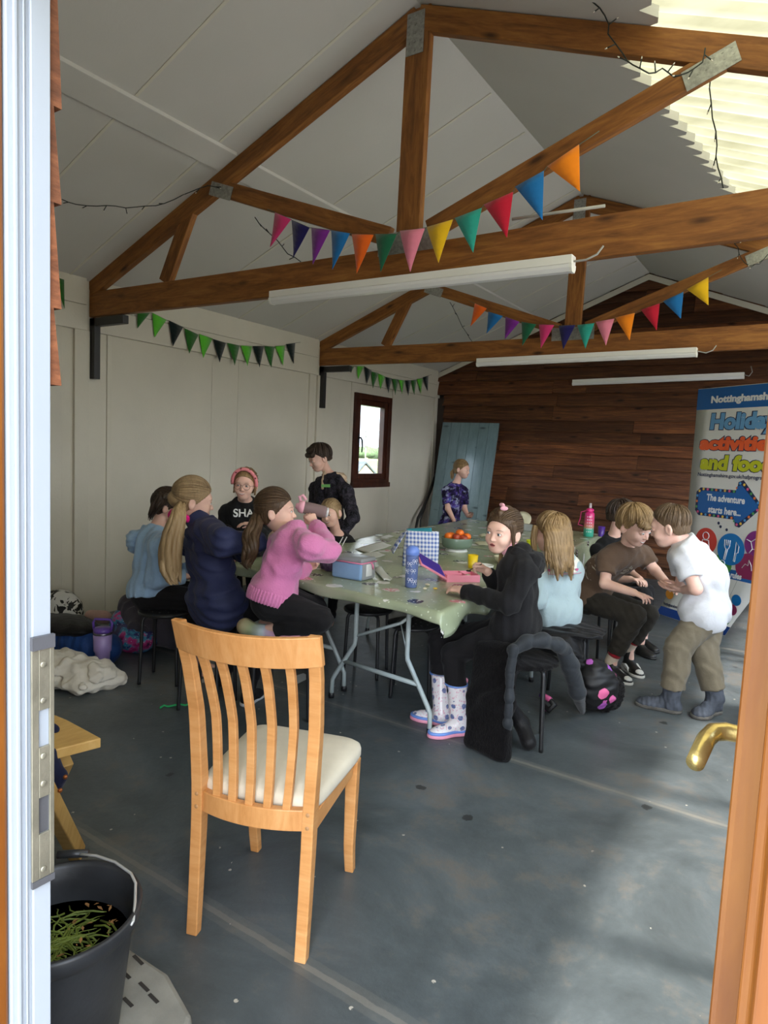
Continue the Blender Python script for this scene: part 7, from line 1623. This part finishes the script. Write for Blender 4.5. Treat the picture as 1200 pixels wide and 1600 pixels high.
def btx(s_, u, z, h, mat, out=None, bold=.006, sh=.06, width=None, slope=0):
    size = h/.70
    F4 = Fb3.copy()
    for col_, off, bo in (([(out, .0035, bold+.0065)] if out else [])+[(mat, .0055, bold)]):
        o = text('lettering', s_, size, col_, m4(F4, bpt(u, z, off)), bn, bo, 'LEFT', .0004, sh, width)
Mnavyi = Mink('navy', '#16224a'); Mwi = Mink('white', '#d8dade')
btx('Nottinghamshire', .165, 2.095, .060, Mwi, None, .004, .0, .72)
btx('Holiday', .175, 1.855, .135, Mink('steel_blue', '#5f93bf'), Mnavyi, .010, .06, .71)
btx('activities', .085, 1.665, .115, Mink('orange', '#dd5a2a'), Mnavyi, .010, .06, .82)
btx('and food', .11, 1.480, .125, Mink('lime', '#b3b81c'), Mnavyi, .010, .06, .77)
btx('Nottinghamshire.gov.uk/hafprogramme', .085, 1.408, .034, Mnavyi, None, .0006, 0, .80)
def bpoly(name, pts, mat, off, par=None): return MB().prism([bpt(u, z, off) for u, z in pts], NB*.0012).build(name, mat, par or bn)
aro = [(.135, 1.30), (.54, 1.30), (.55, 1.375), (.60, 1.395), (.80, 1.19), (.80, 1.16), (.60, .97), (.555, .98), (.54, 1.035), (.135, 1.035), (.09, 1.08), (.09, 1.255)]
ar = bpoly('arrow', aro, Mnavyi, .003); ain = [(u+(.43-u)*.085, z+(1.17-z)*.20) for u, z in aro]; bpoly('arrow_face', ain, Mbb, .0045, ar)
bul = MB(); bul.smooth = False; cols = ['#d7b34a', '#c9507e', '#4f9a58', '#d8743a', '#4a8fc9']; mats_ = [Mink('bulb%d' % k, q) for k, q in enumerate(cols)]
mid_ = [(u+(.43-u)*.04, z+(1.17-z)*.10) for u, z in aro]; k = 0
for (u0, z0), (u1, z1) in zip(mid_, mid_[1:]+mid_[:1]):
    L_ = math.hypot(u1-u0, z1-z0); n = max(1, int(L_/.047))
    for i in range(n):
        bul.cur = k % 5; k += 1; c1 = bpt(u0+(u1-u0)*(i+.5)/n, z0+(z1-z0)*(i+.5)/n, .0048); bul.lathe([(.0125, 0), (.0125, .0006), (1e-6, .0012)], c1, 10, np.column_stack([w3, V(0, 0, 1), NB]))
bul.build('arrow_bulbs', mats_, ar)['kind'] = 'stuff'
btx('The adventure', .215, 1.185, .060, Mwi, None, .003, .05, .42); btx('starts here...', .245, 1.075, .060, Mwi, None, .003, .05, .36)
def flat():
    m_ = MB(); m_.smooth = False; return m_
def disc(u, z, r, mat, off): return flat().lathe([(r, 0), (r, .001), (1e-6, .0011)], bpt(u, z, off), 36, np.column_stack([w3, V(0, 0, 1), NB])).build('icon_disc', mat, bn)
Mred_ = Mink('red', '#c23a30'); Mcy = Mink('blue', '#0f6fb4'); Mpu = Mink('plum', '#7d2a78'); Mgr = Mink('green', '#3f8a3a'); Mma = Mink('maroon', '#8c2a58')
discs = [(.25, .80, .125, Mred_), (.79, .845, .12, Mpu), (.46, .615, .10, Mgr), (.72, .635, .12, Mma), (.535, .765, .145, Mcy)]
for k, (u, z, r, mm) in enumerate(discs): disc(u, z, r, mm, .003+.0007*k)
ic = MB(); bl2 = lambda pts: [bpt(u, z, .0085) for u, z in pts]
for du in (-.03, -.01, .01, .03): ic.tube(bl2([(.495+du, .845), (.495+du*.9, .795)]), .0038, 5)
ic.tube(bl2([(.465, .80), (.475, .77), (.49, .76)]), .0038, 5); ic.tube(bl2([(.525, .80), (.515, .77), (.50, .76)]), .0038, 5); ic.tube(bl2([(.487, .76), (.470, .665), (.485, .660), (.503, .76)]), .0038, 5)
ic.tube(bl2([(.575, .665), (.585, .74), (.59, .84), (.62, .80), (.617, .745), (.60, .74), (.59, .66)]), .0038, 5, closed=True)
ball = [(.79+.055*math.cos(a), .845+.055*math.sin(a)) for a in np.linspace(.3, 6.58, 6)[:-1]]; ic.tube(bl2(ball), .0038, 5, closed=True)
for u, z in ball: ic.tube(bl2([(u, z), (.79+(u-.79)*1.9, .845+(z-.845)*1.9)]), .0038, 5)
ic.tube(bl2([(.25+.035*math.cos(a), .85+.035*math.sin(a)) for a in np.linspace(0, 6.283, 17)[:-1]]), .0038, 5, closed=True); ic.tube(bl2([(.20, .74), (.215, .81), (.285, .81), (.30, .74), (.26, .72), (.21, .72)]), .0038, 5, closed=True)
ic.tube(bl2([(.67, .62), (.70, .66), (.73, .65), (.735, .70), (.76, .66), (.77, .61)]), .0038, 5); ic.tube(bl2([(.46+.028*math.cos(a), .625+.028*math.sin(a)) for a in np.linspace(0, 6.283, 13)[:-1]]), .0038, 5, closed=True)
ic.build('icon_drawings', Mwi, bn)['kind'] = 'stuff'
for k, (u, z) in enumerate(((.375, .985), (.40, .955), (.47, .935))): flat().lathe([(.014, 0), (1e-6, .001)], bpt(u, z, .003), 10, np.column_stack([w3, V(0, 0, 1), NB])).build('ink_dot', Mnavyi, bn)
btx('our rules', .475, .515, .050, Mwi, None, .003, .15, .22)
for k, (u, z, mm) in enumerate(((.745, .33, Mcy), (.755, .24, Mma), (.745, .14, Mgr), (.03, .22, Mink('ochre', '#c4812a')), (.09, .33, Mink('violet', '#4b3a86')))): disc(u, z, .05, mm, .012)
btx('Nottinghamshire', .02, .105, .030, Mnavyi, None, .001, 0, .18)
zone('seam_line', .655, .658, .09, .50, Mink('grey', '#6d6d70'), .003)

# ============================================================ LITTER ON THE FLOOR
def floor_sheet(pts, lab, mat=None):
    P = [fl(x, y, .002) for x, y in pts]; mb = MB(); mb.prism(P, (0, 0, .0012)); c0 = sum(P)/4; o = mb.build('paper_sheet', mat or Mpap, origin=c0); return tag(o, lab, 'paper', 'paper dropped on the floor')
floor_sheet([(456, 1058), (474, 1052), (486, 1058), (462, 1070)], 'white paper on the floor under the table, seen past the chair back')
floor_sheet([(314, 1062), (326, 1058), (328, 1064), (316, 1067)], 'white paper on the floor behind the chair left slats')
y_ = MB(); y_.tube([fl(x, y, .006) for x, y in ((250, 1106), (256, 1102), (263, 1104), (272, 1102), (280, 1100), (290, 1102), (297, 1098))], .006, 7); tag(y_.build('yarn', fabric('green_yarn', '#2f9a5a', .95), origin=fl(272, 1102, 0)), 'strand of bright green yarn on the floor left of the chair', 'yarn')

# ============================================================ PRINTS ON CLOTHES
def printed(s_, size, F4, p, mat, target, name='print', sx=1.):
    cu = bpy.data.curves.new('t', 'FONT'); cu.body = s_; cu.size = size; cu.align_x = 'CENTER'; cu.align_y = 'CENTER'; cu.offset = size*.02
    tmp = bpy.data.objects.new('t', cu); COL.objects.link(tmp); bpy.context.view_layer.update()
    me = bpy.data.meshes.new_from_object(tmp.evaluated_get(bpy.context.evaluated_depsgraph_get())); bpy.data.objects.remove(tmp)
    me.materials.clear(); me.materials.append(mat); bm = bmesh.new(); bm.from_mesh(me); bmesh.ops.subdivide_edges(bm, edges=[e for e in bm.edges if e.calc_length() > .01], cuts=2); bmesh.ops.triangulate(bm, faces=bm.faces[:]); bm.to_mesh(me); bm.free()
    o = bpy.data.objects.new(name, me); COL.objects.link(o); o.parent = target; M = m4(F4*np.array([sx, 1, 1]), p); o.matrix_local = Matrix.Translation(-abs_loc(target)) @ M
    s2 = o.modifiers.new('wrap', 'SHRINKWRAP'); s2.target = target; s2.wrap_method = 'NEAREST_SURFACEPOINT'; s2.wrap_mode = 'ABOVE_SURFACE'; s2.offset = .0025; return o
fc = FIGS['C']; Fp = np.column_stack([-fc.sr, fc.axis, np.cross(-fc.sr, fc.axis)]); Mwp = plain('white_print_ink', '#d9d9d6', .8, bmp=0)
printed('SHA', .085, Fp, fc.c-fc.axis*.055+fc.sf*.10, Mwp, SHIRT, 'white_letters', .95)
printed('I AM AND', .022, Fp, fc.c-fc.axis*.0+fc.sf*.10, Mwp, SHIRT, 'small_letters') if False else None
fj_ = FIGS['J']; Fp = np.column_stack([-fj_.sr, fj_.axis, np.cross(-fj_.sr, fj_.axis)])

def strokes(name, c, X, Z, n, w, h, mat, target, seed):
    rr = random.Random(seed); mb = MB(); mb.smooth = False
    for k in range(n):
        u, v_ = rr.uniform(-w, w), rr.uniform(-h, h); a = rr.uniform(0, 3.1); d = X*math.cos(a)+Z*math.sin(a); e = X*-math.sin(a)+Z*math.cos(a); c1 = c+X*u+Z*v_; l = rr.uniform(.006, .013)
        mb.add([c1-d*l-e*.003, c1+d*l-e*.003, c1+d*l+e*.003, c1-d*l+e*.003], [(0, 1, 2, 3)])
    o = mb.build(name, mat, target, origin=c); o['kind'] = 'stuff'; q = o.modifiers.new('wrap', 'SHRINKWRAP'); q.target = target; q.wrap_method = 'NEAREST_SURFACEPOINT'; q.wrap_mode = 'ABOVE_SURFACE'; q.offset = .002
strokes('faded_chest_print', fj_.c-fj_.axis*.11+fj_.sf*.09-fj_.sr*.02, fj_.sr, fj_.axis, 26, .018, .05, plain('faded_print', '#b3a796', .9), BROWN, 3)
strokes('faded_side_print', fj_.c-fj_.axis*.20+fj_.sr*.10-fj_.sf*.05, fj_.sf, fj_.axis, 26, .03, .07, plain('faded_print', '#b3a796', .9), BROWN, 4)
